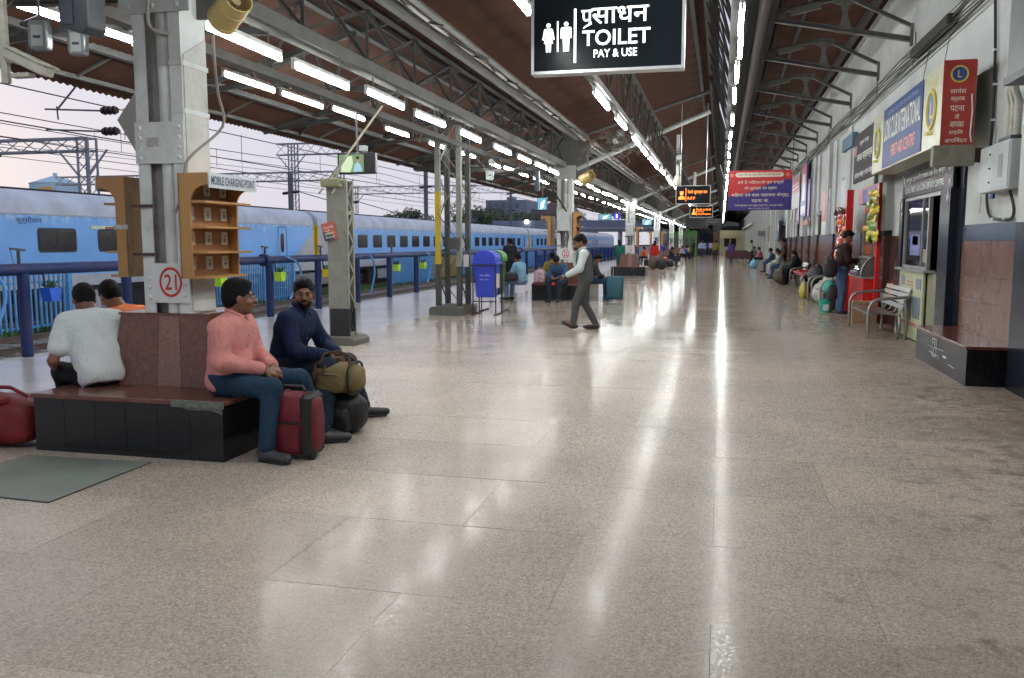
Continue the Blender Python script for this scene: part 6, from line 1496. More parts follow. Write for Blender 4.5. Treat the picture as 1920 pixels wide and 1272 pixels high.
# buildings and trees
HZ=mat('distant_building_blue',(0.15,0.18,0.25),.9,var=.15,scale=.2,bump=0); HZ2=mat('distant_brick',(0.15,0.10,0.12),.9,var=.15,scale=.2,bump=0)
t=thing('apartment_block','large grey-blue apartment block above the trees at the centre left','building',(-62,240,0))
B(-64,-52.5,232,250,-1,13.2).build('wall', HZ, t); B(-70,-64,236,250,-1,10.5).build('wall', HZ, t); B(-59,-57,236,240,13.2,14.2).build('rooftop_tank', HZ, t)
for i in range(5):
    for j in range(4): B(-63.2+1.9*i,-62.3+1.9*i,231.9,232,2+3*j,3.4+3*j).build('window', mat('far_window',(0.08,0.10,0.14),.5), t)
t=thing('gabled_shed','dark purple-grey gabled building right of the apartment block','building',(-40,200,0))
MB().prism([(-48,-1),(-30,-1),(-30,4),(-36,10.6),(-39,11.2),(-48,5)],'y',200,215).build('wall', HZ2, t)
for j,(x,y,h) in enumerate(((-58,150,7.6),(-52,145,8.2),(-47,150,7.2),(-43,155,8.6),(-38,150,7.0),(-52,170,9.4),(-46,172,9.8),(-40,165,8.4),(-34,160,7.4),(-64,150,6.8),(-36,178,9.0))):
    t=thing('tree','distant bushy dark green tree of the clump behind the mast, '+('leftmost','second','third','fourth','fifth','sixth','seventh','eighth','ninth','tenth','rearmost')[j],'tree',(x,y,-1),'distant trees beyond the tracks')
    MB().tube([(x,y,-1.2),(x+.2,y,h*.4),(x,y,h*.7)],[.3,.2,.08],7).build('trunk', mat('bark',(0.08,0.06,0.05),.9), t)
    r=random.Random(j); m=MB()
    blobs=[(x+r.uniform(-2.3,2.3),y+r.uniform(-1.5,1.5),h*r.uniform(.35,.85),r.uniform(.8,1.7)) for _ in range(11)]
    for _ in range(1500):
        bx,by,bz,br=r.choice(blobs); d=Vector((r.gauss(0,1),r.gauss(0,1),r.gauss(0,1))).normalized()*br*r.uniform(.6,1.08); s=r.uniform(.10,.24); p=Vector((bx,by,bz))+d
        a=Vector((r.uniform(-1,1),r.uniform(-1,1),r.uniform(-1,1))).normalized()*s; b=a.cross(d).normalized()*s
        m.add([p-a,p+b,p+a,p-b],[(0,1,2,3)])
    m.build('crown', mat('far_leaves',(0.075,0.10,0.06),.8,var=.5,scale=.4,bump=0), t)
t=thing('footbridge','grey footbridge crossing the tracks behind the far end of the train','footbridge',(-16,112,3.7))
B(-30,-7.6,112,114.5,2.9,4.4).build('parapet', HZ, t); B(-30,-7.6,111.9,112,3.2,3.5).build('girder', GIR, t)
for x in (-8,-13,-18.8,-24): B(x,x+.4,112.5,113,-1.2,2.9).build('pier', GIR, t)
t=thing('street_light','bright white lamp shining low over the train roof','lamp',(-25.2,112,-1.2)); MB().tube([(-25.2,112,-1.2),(-25.2,112,4.2)],.06,6).build('pole', MST, t); MB().ball((-25.2,111.8,4.25),.28,10,8).build('lamp', emat('lamp_glow',(1,1,.95),9), t)
# far end of the platform
FE=mat('kiosk_green',(0.17,0.42,0.14),.6,var=.08); FC=mat('kiosk_cream',(0.42,0.38,0.24),.6,var=.06); FG=mat('kiosk_glass',(0.14,0.17,0.15),.3)
t=thing('green_kiosk','light green kiosk with glass panels at the far end on the left','kiosk',(-4,106,0))
B(-4.6,-2.85,106,110,0,2.95).build('wall', FE, t); B(-4.5,-3.85,105.95,106,.5,2.1).build('window', FG, t); B(-3.65,-3.1,105.95,106,1.0,2.1).build('window', FG, t); B(-6.4,-4.61,106,110,0,2.7).build('wall', FG, t); B(-6.4,-4.61,105.95,106,2.0,2.8).build('fascia', FE, t)
t=thing('cream_kiosk','cream kiosk with dark windows at the far end on the right','kiosk',(1.2,104,0))
B(-.15,2.85,104,108,0,2.9).build('wall', FC, t); B(.35,.95,103.95,104,1.0,1.95).build('window', DRK, t); B(1.1,1.7,103.95,104,1.0,1.95).build('window', DRK, t); B(-.9,-.16,104,108,0,2.8).build('side_bay', mat('brown_bay',(0.12,0.06,0.04),.7), t); B(-.2,2.0,103.5,104,2.0,2.15).build('awning', FC, t)
m=MB(); m.ball((1.2,105,3.1),(1.3,1.2,.35),12,6); m.build('tarpaulin', mat('dark_tarp',(0.02,0.025,0.025),.7), t, True)
tag(B(-2.8,-.95,118,118.3,0,2.7).build('far_partition', mat('far_grey_blue',(0.13,0.16,0.20),.7,var=.3,scale=1)), 'grey-blue partition closing the far end of the platform', 'partition')
tag(B(-12,12,166,166.4,-1,7).build('end_hoarding', mat('dusky_end',(0.22,0.22,0.23),.8,var=.3,scale=.6)), 'dusky hoarding beyond the very end of the canopy', 'hoarding')
# red-brown seating cluster in the distance
for k in range(8):
    x=.35+.42*(k%4); y=60+ (k//4)*8
    t=thing('waiting_chair','dark maroon waiting chair of the far cluster, '+('first','second','third','fourth')[k%4]+(' of the front row' if k<4 else ' of the back row'),'chair',(x,y,0),'maroon chairs in the middle distance')
    MR=mat('maroon_chair',(0.09,0.03,0.03),.6)
    B(x,x+.38,y,y+.4,.38,.43).build('seat',MR,t); B(x,x+.38,y+.4,y+.44,.43,.9).build('backrest',MR,t)
    for (a,b) in ((.02,.02),(.33,.02),(.02,.36),(.33,.36)): B(x+a,x+a+.03,y+b,y+b+.03,0,.38).build('leg',STD,t)
# ================================================================ PEOPLE
def nets(F, org, h):
    s = F < 0
    c = [(0,0,0),(1,0,0),(0,1,0),(1,1,0),(0,0,1),(1,0,1),(0,1,1),(1,1,1)]
    nx, ny, nz = F.shape
    def corner(A, q): return A[q[0]:nx-1+q[0], q[1]:ny-1+q[1], q[2]:nz-1+q[2]]
    cnt = np.zeros((nx-1,ny-1,nz-1), np.int8)
    for q in c: cnt += corner(s, q)
    act = (cnt > 0) & (cnt < 8)
    I = np.argwhere(act)
    if len(I) == 0: return np.zeros((0,3)), np.zeros((0,4),int)
    idx = -np.ones(act.shape, np.int64); idx[act] = np.arange(len(I))
    V = [F[I[:,0]+q[0], I[:,1]+q[1], I[:,2]+q[2]] for q in c]
    P = np.zeros((len(I),3)); N = np.zeros(len(I))
    for a in range(8):
        for b in range(a+1,8):
            d = [c[b][i]-c[a][i] for i in range(3)]
            if sum(abs(x) for x in d) != 1: continue
            m = (V[a] < 0) != (V[b] < 0)
            t = np.where(m, V[a]/np.where(m, V[a]-V[b], 1), 0)
            for i in range(3): P[:,i] += np.where(m, c[a][i]+t*d[i], 0)
            N += m
    P = (P/N[:,None] + I)*h + np.array(org)
    Q = []
    for ax in range(3):
        u, v = (ax+1)%3, (ax+2)%3
        sl0 = [slice(0,None)]*3; sl1 = [slice(0,None)]*3
        sl0[ax] = slice(0,-1); sl1[ax] = slice(1,None)
        a = s[tuple(sl0)]; b = s[tuple(sl1)]
        E = np.argwhere(a != b); E = E[(E[:,u] > 0) & (E[:,v] > 0) & (E[:,u] < F.shape[u]-1) & (E[:,v] < F.shape[v]-1)]
        def cell(du, dv):
            K = E.copy(); K[:,u] -= du; K[:,v] -= dv; return idx[K[:,0],K[:,1],K[:,2]]
        q = np.stack([cell(0,0),cell(1,0),cell(1,1),cell(0,1)],1)
        fl_ = a[E[:,0],E[:,1],E[:,2]]; q[~fl_] = q[~fl_][:,::-1]
        Q.append(q)
    Q = np.concatenate(Q); Q = Q[(Q >= 0).all(1)]
    return P, Q

class SDF:
    def __init__(s): s.p = []
    def cap(s, a, b, ra, rb, k=.025, sq=None): s.p.append(('c', np.array(a,float), np.array(b,float), ra, rb, k, sq)); return s
    def ell(s, c, r, k=.025, R=None, sub=False): s.p.append(('e', np.array(c,float), np.array(r,float), R, 0, k, sub)); return s
    def mesh(s, h, infl=0.0, cuts=(), wr=0.0, wk=38.0, seed=0.0):
        lo = np.full(3, 1e9); hi = -lo
        for p in s.p:
            if p[0]=='c': r = max(p[3],p[4]); lo = np.minimum(lo, np.minimum(p[1],p[2])-r); hi = np.maximum(hi, np.maximum(p[1],p[2])+r)
            elif not p[6]: r = p[2].max(); lo = np.minimum(lo, p[1]-r); hi = np.maximum(hi, p[1]+r)
        pad = infl+wr*2+3*h; lo -= pad; hi += pad
        n = np.ceil((hi-lo)/h).astype(int)+1
        ax = [lo[i]+h*np.arange(n[i]) for i in range(3)]
        F = np.full(n, 1.0, np.float32)
        for p in s.p:
            k = p[5]; m = infl+k+.03+3*h
            if p[0]=='c': r = max(p[3],p[4]); l = np.minimum(p[1],p[2])-r-m; u = np.maximum(p[1],p[2])+r+m
            else: r = p[2].max(); l = p[1]-r-m; u = p[1]+r+m
            i0 = np.maximum(np.floor((l-lo)/h).astype(int), 0); i1 = np.minimum(np.ceil((u-lo)/h).astype(int)+1, n)
            if (i1 <= i0).any(): continue
            X, Y, Z = np.meshgrid(*[ax[i][i0[i]:i1[i]] for i in range(3)], indexing='ij', sparse=True)
            if p[0]=='c':
                a, b = p[1], p[2]; d = b-a; L = max(d.dot(d),1e-9)
                t = np.clip(((X-a[0])*d[0]+(Y-a[1])*d[1]+(Z-a[2])*d[2])/L, 0, 1)
                dx = X-a[0]-t*d[0]; dy = Y-a[1]-t*d[1]; dz = Z-a[2]-t*d[2]
                if p[6] is not None:          # flattened section: sq = (unit axis, factor)
                    w, fct = p[6]; w = np.array(w,float); w /= np.linalg.norm(w); dd = dx*w[0]+dy*w[1]+dz*w[2]; q = fct-1
                    dx = dx+w[0]*dd*q; dy = dy+w[1]*dd*q; dz = dz+w[2]*dd*q
                D = np.sqrt(dx*dx+dy*dy+dz*dz)-(p[3]+(p[4]-p[3])*t)
            else:
                c = p[1]; dx, dy, dz = X-c[0], Y-c[1], Z-c[2]
                if p[3] is not None:
                    R = p[3]; dx, dy, dz = (R[0][0]*dx+R[1][0]*dy+R[2][0]*dz, R[0][1]*dx+R[1][1]*dy+R[2][1]*dz, R[0][2]*dx+R[1][2]*dy+R[2][2]*dz)
                r = p[2]; q = np.sqrt((dx/r[0])**2+(dy/r[1])**2+(dz/r[2])**2); g_ = np.sqrt((dx/r[0]**2)**2+(dy/r[1]**2)**2+(dz/r[2]**2)**2)+1e-9
                D = q*(q-1)/g_
            sl = tuple(slice(i0[i],i1[i]) for i in range(3)); A = F[sl]
            if p[0]=='e' and p[6]:
                D = -D; hh = np.maximum(k-np.abs(A-D),0)/k; F[sl] = np.maximum(A,D)+hh*hh*k*.25
            else:
                hh = np.maximum(k-np.abs(A-D),0)/k; F[sl] = np.minimum(A,D)-hh*hh*k*.25
        F -= infl
        X, Y, Z = np.meshgrid(*ax, indexing='ij', sparse=True)
        if wr > 0:
            w = np.sin(wk*(X*.7+Z*.9+Y*.3)+seed+2*np.sin(9*Y+seed)+1.5*np.sin(13*X))*.5+np.sin(wk*.6*(Z-X*.6+Y)+seed*2+2*np.sin(11*Z+seed))*.5
            w = np.sign(w)*np.abs(w)**.7; F += (wr*w*(.25+.75*np.sin(7*X+5*Z+seed)**2)).astype(np.float32)
        for (pt, nr) in cuts:                  # keep the side where (p-pt).nr < 0
            F = np.maximum(F, ((X-pt[0])*nr[0]+(Y-pt[1])*nr[1]+(Z-pt[2])*nr[2]).astype(np.float32))
        return nets(F, lo, h)

def npmesh(name, P, Q, m, parent):
    me = bpy.data.meshes.new(name)
    me.vertices.add(len(P)); me.vertices.foreach_set('co', np.ascontiguousarray(P, np.float32).ravel())
    me.loops.add(len(Q)*4); me.loops.foreach_set('vertex_index', np.ascontiguousarray(Q, np.int32).ravel())
    me.polygons.add(len(Q)); me.polygons.foreach_set('loop_start', np.arange(0,len(Q)*4,4,dtype=np.int32))
    me.update(); me.validate(); me.polygons.foreach_set('use_smooth', [True]*len(me.polygons)); me.materials.append(m)
    o = bpy.data.objects.new(name, me); COL.objects.link(o); o.parent = parent; return o

SKIN = mat('skin_brown', (0.19,0.085,0.048), .48, var=.12, scale=18, bump=.06, bscale=200); SKIN2 = mat('skin_light_brown', (0.27,0.13,0.078), .48, var=.1, scale=18, bump=.06, bscale=200)
HAIR = mat('black_hair', (0.006,0.005,0.005), .6, var=.6, scale=60, bump=1.0, bscale=120, spec=.15); HAIRG = mat('dark_hair', (0.012,0.011,0.011), .7, var=.5, scale=60, bump=1.0, bscale=120, spec=.12)
EYEW = mat('eye_white', (0.25,0.22,0.20), .3, bump=0); EYEB = mat('eye_dark', (0.012,0.008,0.006), .2, bump=0); LIP = mat('lip_brown', (0.16,0.06,0.045), .5)
def cloth(key, col, var=.10, sc=7, rough=.85, stretch=None):
    new = key not in MATS
    m = mat(key, col, rough, var=var, scale=sc, bump=.5, bscale=300, spec=.25)
    if new:
        n = m.node_tree.nodes; l = m.node_tree.links; b = n['Principled BSDF']; old = b.inputs['Normal'].links[0].from_socket
        tc_ = n.new('ShaderNodeTexCoord'); mp_ = n.new('ShaderNodeMapping'); mp_.inputs['Scale'].default_value = (1.0,1.0,.62); mp_.inputs['Rotation'].default_value = (.5,.6,.2)
        l.new(tc_.outputs['Object'], mp_.inputs[0])
        z = n.new('ShaderNodeTexNoise'); z.inputs['Scale'].default_value = 9; z.inputs['Detail'].default_value = 2.5; z.inputs['Distortion'].default_value = 1.6; z.inputs['Roughness'].default_value = .45
        l.new(mp_.outputs[0], z.inputs[0])
        r = n.new('ShaderNodeMath'); r.operation = 'SUBTRACT'; l.new(z.outputs[0], r.inputs[0]); r.inputs[1].default_value = .5
        a = n.new('ShaderNodeMath'); a.operation = 'ABSOLUTE'; l.new(r.outputs[0], a.inputs[0])
        bp = n.new('ShaderNodeBump'); bp.inputs['Strength'].default_value = .6; bp.inputs['Distance'].default_value = .04
        l.new(a.outputs[0], bp.inputs['Height']); l.new(old, bp.inputs['Normal']); l.new(bp.outputs[0], b.inputs['Normal'])
    return m

def person(name, label, loc, face, J, wear, h=.009, hs=1.0, group=None, detail=1):
    """J: joints in metres in the figure's own frame (x right, y forward, z up). face: heading in degrees, 0 = +y, 90 = -x."""
    root = bpy.data.objects.new(name, None); COL.objects.link(root); root.location = loc; root.rotation_euler = (0,0,math.radians(face)); OFF[root.name] = Vector((0,0,0))
    root['label'] = label; root['category'] = 'person'
    if group: root['group'] = group
    v = {k: np.array(a,float) for k, a in J.items() if isinstance(a,(tuple,list)) and len(a)==3}
    skin = wear.get('skin', SKIN); B_ = wear.get('bulk', 1.0)
    pel, che, nek, hed = v['pelvis'], v['chest'], v['neck'], v['head']
    bd_ = SDF(); sh = SDF(); tr = SDF()
    sp = che-pel; spn = sp/np.linalg.norm(sp)
    acr = v['shR']-v['shL']; acr /= np.linalg.norm(acr); fw = np.cross(spn, acr); fw = fw if fw.dot(np.array([0,1,0]))>0 or abs(fw[1])<.2 else -fw
    mid = pel+sp*.5
    tors = [('c', pel-acr*.055, pel+acr*.055, .105, .105), ('c', mid-acr*.05+spn*.0, mid+acr*.05, .102*B_, .102*B_), ('c', che-acr*.075, che+acr*.075, .108, .108), ('c', che+spn*.09-acr*.10, che+spn*.09+acr*.10, .070,.070)]
    for S in (bd_, sh):
        for (_, a, b, r0, r1) in tors: S.cap(a, b, r0, r1, .06)
        if B_ > 1.05: S.ell(mid+fw*.04-spn*.05, (.12*B_,.10*B_,.13), .06)
        for q in ('L','R'): S.cap(nek-(nek-che)*.25, v['sh'+q], .055, .052, .05)
    bd_.cap(nek-(nek-che)*.2, nek+(hed-nek)*.45, .056, .052, .03)
    for q in ('L','R'):
        s_, e_, w_ = v['sh'+q], v['el'+q], v['wr'+q]
        bd_.cap(s_, e_, .046*B_**.5, .038, .03); bd_.cap(e_, e_+(w_-e_)*.35, .038, .038, .02); bd_.cap(e_+(w_-e_)*.35, w_, .038, .025, .02)
        hp, kn, an, to = v['hip'+q], v['kn'+q], v['an'+q], v['to'+q]
        bd_.cap(hp, kn, .078, .050, .04); bd_.cap(kn, kn+(an-kn)*.35, .050, .054, .03); bd_.cap(kn+(an-kn)*.35, an, .054, .034, .02)
        bd_.cap(an-np.array([0,0,.03]), to, .036, .030, .02)
        sh.cap(s_, s_+(e_-s_)*(1.0 if wear.get('sleeve','long')=='long' else .62), .052, .048, .035)
        if wear.get('sleeve','long')=='long':
            sh.cap(e_, e_+(w_-e_)*.88, .046, .034, .03)
        tr.cap(hp, kn, .088, .066, .045)
        if wear.get('shorts'): pass
        tr.cap(kn, an+np.array([0,0,.02]), .064, .050 if not wear.get('slim') else .042, .035)
    for (_, a, b, r0, r1) in tors[:1]: tr.cap(a, b, r0, r1, .05)
    tr.cap(pel-acr*.05+spn*.03, pel+acr*.05+spn*.03, .098, .098, .05)
    # head
    hd = wear.get('headdir', (0,1,-.1)); hf = np.array(hd,float); hf /= np.linalg.norm(hf)
    up = np.array(wear.get('headup',(0,0,1)),float); up -= hf*up.dot(hf); up /= np.linalg.norm(up); rt = np.cross(hf, up)
    H = lambda x, y, z: hed+(rt*x+hf*y+up*z)*hs
    Rm = np.stack([rt, hf, up], 1)
    E3 = lambda *r: tuple(a*hs for a in r)
    bd_.ell(H(0,-.012,.035), E3(.076,.096,.094), .02, Rm); bd_.ell(H(0,.022,-.030), E3(.060,.070,.078), .025, Rm)
    bd_.ell(H(0,.052,-.080), E3(.034,.030,.026), .025, Rm); bd_.ell(H(0,-.03,-.04), E3(.055,.06,.06), .03, Rm)
    if detail:
        bd_.cap(H(0,.088,.015), H(0,.108,-.018), .010*hs, .0145*hs, .012); bd_.ell(H(.012,.096,-.022), E3(.010,.010,.008), .008, Rm); bd_.ell(H(-.012,.096,-.022), E3(.010,.010,.008), .008, Rm)
        bd_.cap(H(-.034,.078,.026), H(.034,.078,.026), .011*hs, .011*hs, .014)
        for s in (-1,1):
            bd_.ell(H(.031*s,.101,.006), E3(.016,.013,.009), .010, Rm, sub=True)
            bd_.ell(H(.040*s,.060,-.024), E3(.022,.022,.02), .02, Rm)
            bd_.ell(H(.077*s,-.006,-.005), E3(.010,.018,.031), .008, Rm)
        bd_.ell(H(0,.092,-.046), E3(.024,.010,.007), .008, Rm); bd_.ell(H(0,.090,-.058), E3(.020,.010,.008), .008, Rm)
    # hands
    for q in ('L','R'):
        w_ = v['wr'+q]; d = (v['ha'+q]-w_); L = np.linalg.norm(d); d /= L
        pn = np.array(J.get('pn'+q, (0,0,-1)),float); pn -= d*pn.dot(d); pn /= np.linalg.norm(pn); sd = np.cross(d, pn)
        th = J.get('th'+q, 1)
        kn0 = w_+d*.085
        bd_.cap(w_-d*.01, w_+d*.015, .026, .028, .015); bd_.cap(w_+d*.03-sd*.018, kn0-sd*.026, .016,.0135,.012); bd_.cap(w_+d*.03+sd*.018, kn0+sd*.026, .016,.0135,.012); bd_.cap(w_+d*.03, kn0, .017,.014,.012)
        curl = J.get('curl'+q, .5)
        if detail:
            for i, (o, l) in enumerate(((-.030,.068),(-.010,.078),(.010,.074),(.029,.058))):
                b = kn0+sd*o; ang = curl*(1+.08*i); p1 = b+(d*math.cos(ang)+pn*math.sin(ang))*l*.5; p2 = p1+(d*math.cos(ang*2.1)+pn*math.sin(ang*2.1))*l*.5
                bd_.cap(b, p1, .0100, .0092, .004); bd_.cap(p1, p2, .0092, .0078, .003)
            b = w_+d*.03-sd*.028*th; p1 = b+(d*.7-sd*.55*th+pn*.45)*.042; p2 = p1+(d*.85-sd*.15*th+pn*.4)*.034
            bd_.cap(b, p1, .014, .0115, .008); bd_.cap(p1, p2, .0115, .009, .004)
        else: bd_.cap(kn0, kn0+d*.06+pn*.03*curl, .022, .014, .01)
    P, Q = bd_.mesh(h); body = npmesh('body', P, Q, skin, root)
    # shirt
    hem = wear.get('hem', .04)
    cuts = [(pel-spn*hem, -spn)] if not wear.get('nohem') else []
    nd = (hed-nek)/np.linalg.norm(hed-nek)
    P, Q = sh.mesh(h, wear.get('shinf',.018), cuts, wear.get('wr',.004), 34, wear.get('seed',1.0)); npmesh('shirt', P, Q, wear['shirt'], root)
    P, Q = tr.mesh(h, wear.get('trinf',.007), (), wear.get('wr',.004), 30, wear.get('seed',1.0)+2); npmesh('trousers', P, Q, wear['pants'], root)
    if wear.get('collar'):
        cs = SDF(); n = 14; c0 = nek+nd*.042
        for i in range(n):
            a = 2*PI*i/n+.5*PI+.22; b = 2*PI*(i+1)/n+.5*PI+.22
            if i == n-1: break
            pa = c0+acr*.064*math.cos(a)+fw*.066*math.sin(a)+nd*(.012-.03*max(0,math.sin(a))); pb = c0+acr*.064*math.cos(b)+fw*.066*math.sin(b)+nd*(.012-.03*max(0,math.sin(b)))
            cs.cap(pa, pb, .014, .014, .008)
        for s in (-1,1): cs.cap(c0+fw*.074+acr*.018*s-nd*.02, c0+fw*.088+acr*.055*s-nd*.055, .012,.006,.01)
        P, Q = cs.mesh(min(h,.007)); npmesh('collar', P, Q, wear.get('collarm', wear['shirt']), root)
        m = MB()
        for i in range(6):
            p = che+fw*(.128)+spn*(.05-.075*i); m.ball(tuple(p),.006,6,4)
        m.build('buttons', EYEW, root)['kind']='stuff'
    if wear.get('vest'):
        vs_ = SDF()
        for (_, a, b, r0, r1) in tors: vs_.cap(a, b, r0, r1, .06)
        for q in ('L','R'): vs_.cap(nek-(nek-che)*.3-fw*.01, v['sh'+q]*.8+che*.2+spn*.01, .05, .05, .05)
        P, Q = vs_.mesh(h, .033, [(pel-spn*.07, -spn)], .003, 30, 4); npmesh('vest', P, Q, wear['vest'], root)
    # shoes
    for q in ('L','R'):
        an, to = v['an'+q], v['to'+q]; d = to-an; dz = d.copy(); d[2] = 0; d /= np.linalg.norm(d)+1e-9; tilt = dz/np.linalg.norm(dz)
        so = SDF(); base = an+np.array([0,0,-.045]); tip = to+d*.045
        so.cap(base-d*.045, base+d*.03, .040, .041, .02); so.cap(base+d*.02, tip, .041, .032, .02); so.cap(base-d*.02, an+np.array([0,0,.01]), .042, .036, .02)
        zmin = min(base[2],tip[2])-.040
        P, Q = so.mesh(max(.006,h*.8), 0.0, [((0,0,zmin+.006),(0,0,-1))] if abs(base[2]-tip[2])<.02 else ()); npmesh('shoe', P, Q, wear.get('shoes', BKN), root)
        if detail and abs(base[2]-tip[2])<.02:
            mm = MB(); mm.tube([tuple(base-d*.055-np.array([0,0,.036])), tuple(base+d*.05-np.array([0,0,.036])), tuple(tip-np.array([0,0,.030]))],[.040,.044,.034],10); mm.v=[(x,y,zmin+.001 if z<base[2]-.036 else min(z,zmin+.018)) for x,y,z in mm.v]; mm.build('sole', wear.get('sole', STD), root)
    # hair
    style = wear.get('hair','short')
    if style:
        ha = SDF(); g_ = .004
        ha.ell(H(0,-.017,.046), E3(.0805,.097,.092), .02, Rm); ha.ell(H(0,-.052,.0), E3(.071,.062,.072), .03, Rm)
        if style=='full': ha.ell(H(.012,.030,.100), E3(.050,.058,.034), .03, Rm); ha.ell(H(0,-.025,.092), E3(.060,.074,.046), .03, Rm)
        if style=='long': ha.ell(H(0,-.06,-.10), E3(.075,.05,.13), .04, Rm)
        # carve the face, temples and neck
        ha.ell(H(0,.124,-.018), E3(.088,.076,.100), .008, Rm, sub=True); ha.ell(H(0,.13,-.06), E3(.094,.095,.105), .01, Rm, sub=True)
        for s in (-1,1): ha.ell(H(.090*s,.020,-.035), E3(.030,.05,.055), .01, Rm, sub=True)
        if style!='long': ha.ell(H(0,-.02,-.13), E3(.12,.13,.070), .01, Rm, sub=True)
        P, Q = ha.mesh(min(h,.006), .001, (), .0035, 210, 3); npmesh('hair', P, Q, wear.get('hairm', HAIR), root)
    if detail:
        for s in (-1,1):
            m = MB(); c = H(.031*s,.0795,.007); m.ball(tuple(c), .0118*hs, 10, 8); e = m.build('eye', EYEW, root, True)
            m = MB(); g2 = np.array(wear.get('gaze',(0,0,0)),float); dd = hf+rt*g2[0]+up*g2[1]; dd /= np.linalg.norm(dd); m.ball(tuple(c+dd*.0065*hs), .0074*hs, 8, 6); m.build('iris', EYEB, e, True)
            m = MB(); m.tube([tuple(H(.014*s,.096,.026)), tuple(H(.032*s,.094,.032)), tuple(H(.052*s,.078,.026))],[.0035,.0045,.002],6); m.build('eyebrow', HAIR, root, True)
        m = MB(); m.tube([tuple(H(-.022,.093,-.051)), tuple(H(0,.1005,-.0505)), tuple(H(.022,.093,-.051))],[.003,.006,.003],6); m.build('lips', LIP, root, True)
        if wear.get('moustache'):
            m = MB(); m.tube([tuple(H(-.027,.088,-.043)), tuple(H(-.012,.102,-.037)), tuple(H(.012,.102,-.037)), tuple(H(.027,.088,-.043))],[.003,.007,.007,.003],6); m.build('moustache', HAIR, root, True)
        if wear.get('beard'):
            be = SDF(); be.ell(H(0,.024,-.036), E3(.0625,.0725,.080), .02, Rm); be.ell(H(0,.053,-.083), E3(.036,.032,.028), .025, Rm)
            be.ell(H(0,.09,.0), E3(.055,.08,.055), .008, Rm, sub=True); be.ell(H(0,-.03,.0), E3(.12,.072,.12), .01, Rm, sub=True); be.ell(H(0,.02,.05), E3(.1,.1,.075), .01, Rm, sub=True)
            P, Q = be.mesh(.006, .0005, (), .001, 200, 2); npmesh('beard', P, Q, HAIR, root)
        if wear.get('mask'):
            be = SDF(); be.ell(H(0,.040,-.055), E3(.058,.068,.060), .02, Rm); be.ell(H(0,-.02,-.02), E3(.12,.05,.12), .01, Rm, sub=True); be.ell(H(0,.06,.07), E3(.1,.1,.07), .01, Rm, sub=True)
            P, Q = be.mesh(.007); npmesh('face_mask', P, Q, mat('mask_pale',(0.35,0.42,0.5),.8), root)
    return root

def sit(seat=.42, lean=.25, knee=.16, spread=.12, back=.0, hands='lap', fx=.44, ank=.0, scale=1.0, head=0.0, hunch=0.0, shz=.44, kneeR=None, legL=None, legR=None):
    """seated pose; lean in radians forward"""
    s = scale; pz = seat+.10
    P = lambda x,y,z: (x*s, y*s, pz+(z)*s)
    def up(d, x=0, off=0): return P(x, math.sin(lean)*d+off, math.cos(lean)*d)
    J = dict(pelvis=P(0,0,0), chest=up(.30,0,hunch*.3), neck=up(.455,0,hunch))
    ny, nz = J['neck'][1], J['neck'][2]
    J['head'] = (0, ny+(.045+head)*s, nz+(.135-abs(head)*.35)*s)
    for q, sg in (('L',-1),('R',1)):
        J['sh'+q] = (sg*.175*s, up(.40,0,hunch*.9)[1], up(.40)[2]); J['hip'+q] = P(sg*.085, .02, -.01)
        leg = legL if q=='L' else legR
        kx, ky, kz, ax_, ay_ = leg or (sg*knee, fx, .0, sg*spread, fx+ank)
        J['kn'+q] = (kx*s, ky*s, seat+.075+kz)
        J['an'+q] = (ax_*s, ay_*s, .095); J['to'+q] = (ax_*s*1.15, (ay_+.13)*s, .042)
    return J
def arms(J, **k):
    for a, b in k.items(): J[a] = b
    return J

# --- man in the pink shirt, facing the platform (+x), head turned to his neighbour
CP = cloth('pink_shirt', (0.66,0.27,0.25), .08); NVT = cloth('navy_trousers', (0.018,0.045,0.085), .15)
J = sit(.42, .16, fx=.42, shz=.44, legL=(-.20,.46,.02,-.36,.56), legR=(.15,.42,.0,.235,.42))
LEA = mat('black_leather', (0.018,0.017,0.018), .35, bump=.1); GLEA = mat('grey_leather', (0.045,0.045,0.05), .45, bump=.1)
arms(J, elL=(-.235,.10,.70), wrL=(-.06,.33,.62), haL=(.02,.41,.585), elR=(.235,.09,.685), wrR=(.06,.31,.615), haR=(-.01,.40,.575), pnL=(.5,.1,-.8), pnR=(-.5,.1,-.8), curlL=.75, curlR=.85, thL=-1, thR=1)
person('person','man in a pink shirt and dark trousers seated with clasped hands, head turned away',(-3.42,5.40,0),-90+2,J,dict(shirt=CP,pants=NVT,shoes=GLEA,skin=SKIN,bulk=1.12,collar=True,hair='full',headdir=(-.55,.85,.02),wr=.0075,seed=1.3,hem=.095,sole=BKN),h=.0068,hs=1.03)
# --- man in navy shirt
CN = cloth('navy_dotted_shirt', (0.008,0.017,0.055), .5, 90); JN = cloth('dark_jeans', (0.018,0.03,0.05), .3)
J = sit(.42, .34, fx=.45, legL=(-.30,.42,.02,-.52,.46), legR=(.12,.46,.03,.30,.50))
arms(J, elL=(-.25,.25,.66), wrL=(-.06,.44,.615), haL=(.03,.52,.60), elR=(.25,.24,.655), wrR=(.07,.43,.61), haR=(-.02,.51,.59), pnL=(.6,.1,-.7), pnR=(-.6,.1,-.7), curlL=.9, curlR=.9, thL=-1, thR=1)
person('person','bearded man in a dark navy shirt seated leaning forward, looking at the camera',(-3.42,6.22,0),-90,J,dict(shirt=CN,pants=JN,shoes=LEA,skin=SKIN,collar=True,hair='full',headdir=(.88,.48,-.06),headup=(0,0,1),gaze=(.15,0,0),beard=True,moustache=True,wr=.0065,seed=2.1,hem=.08),h=.0068,hs=1.0)
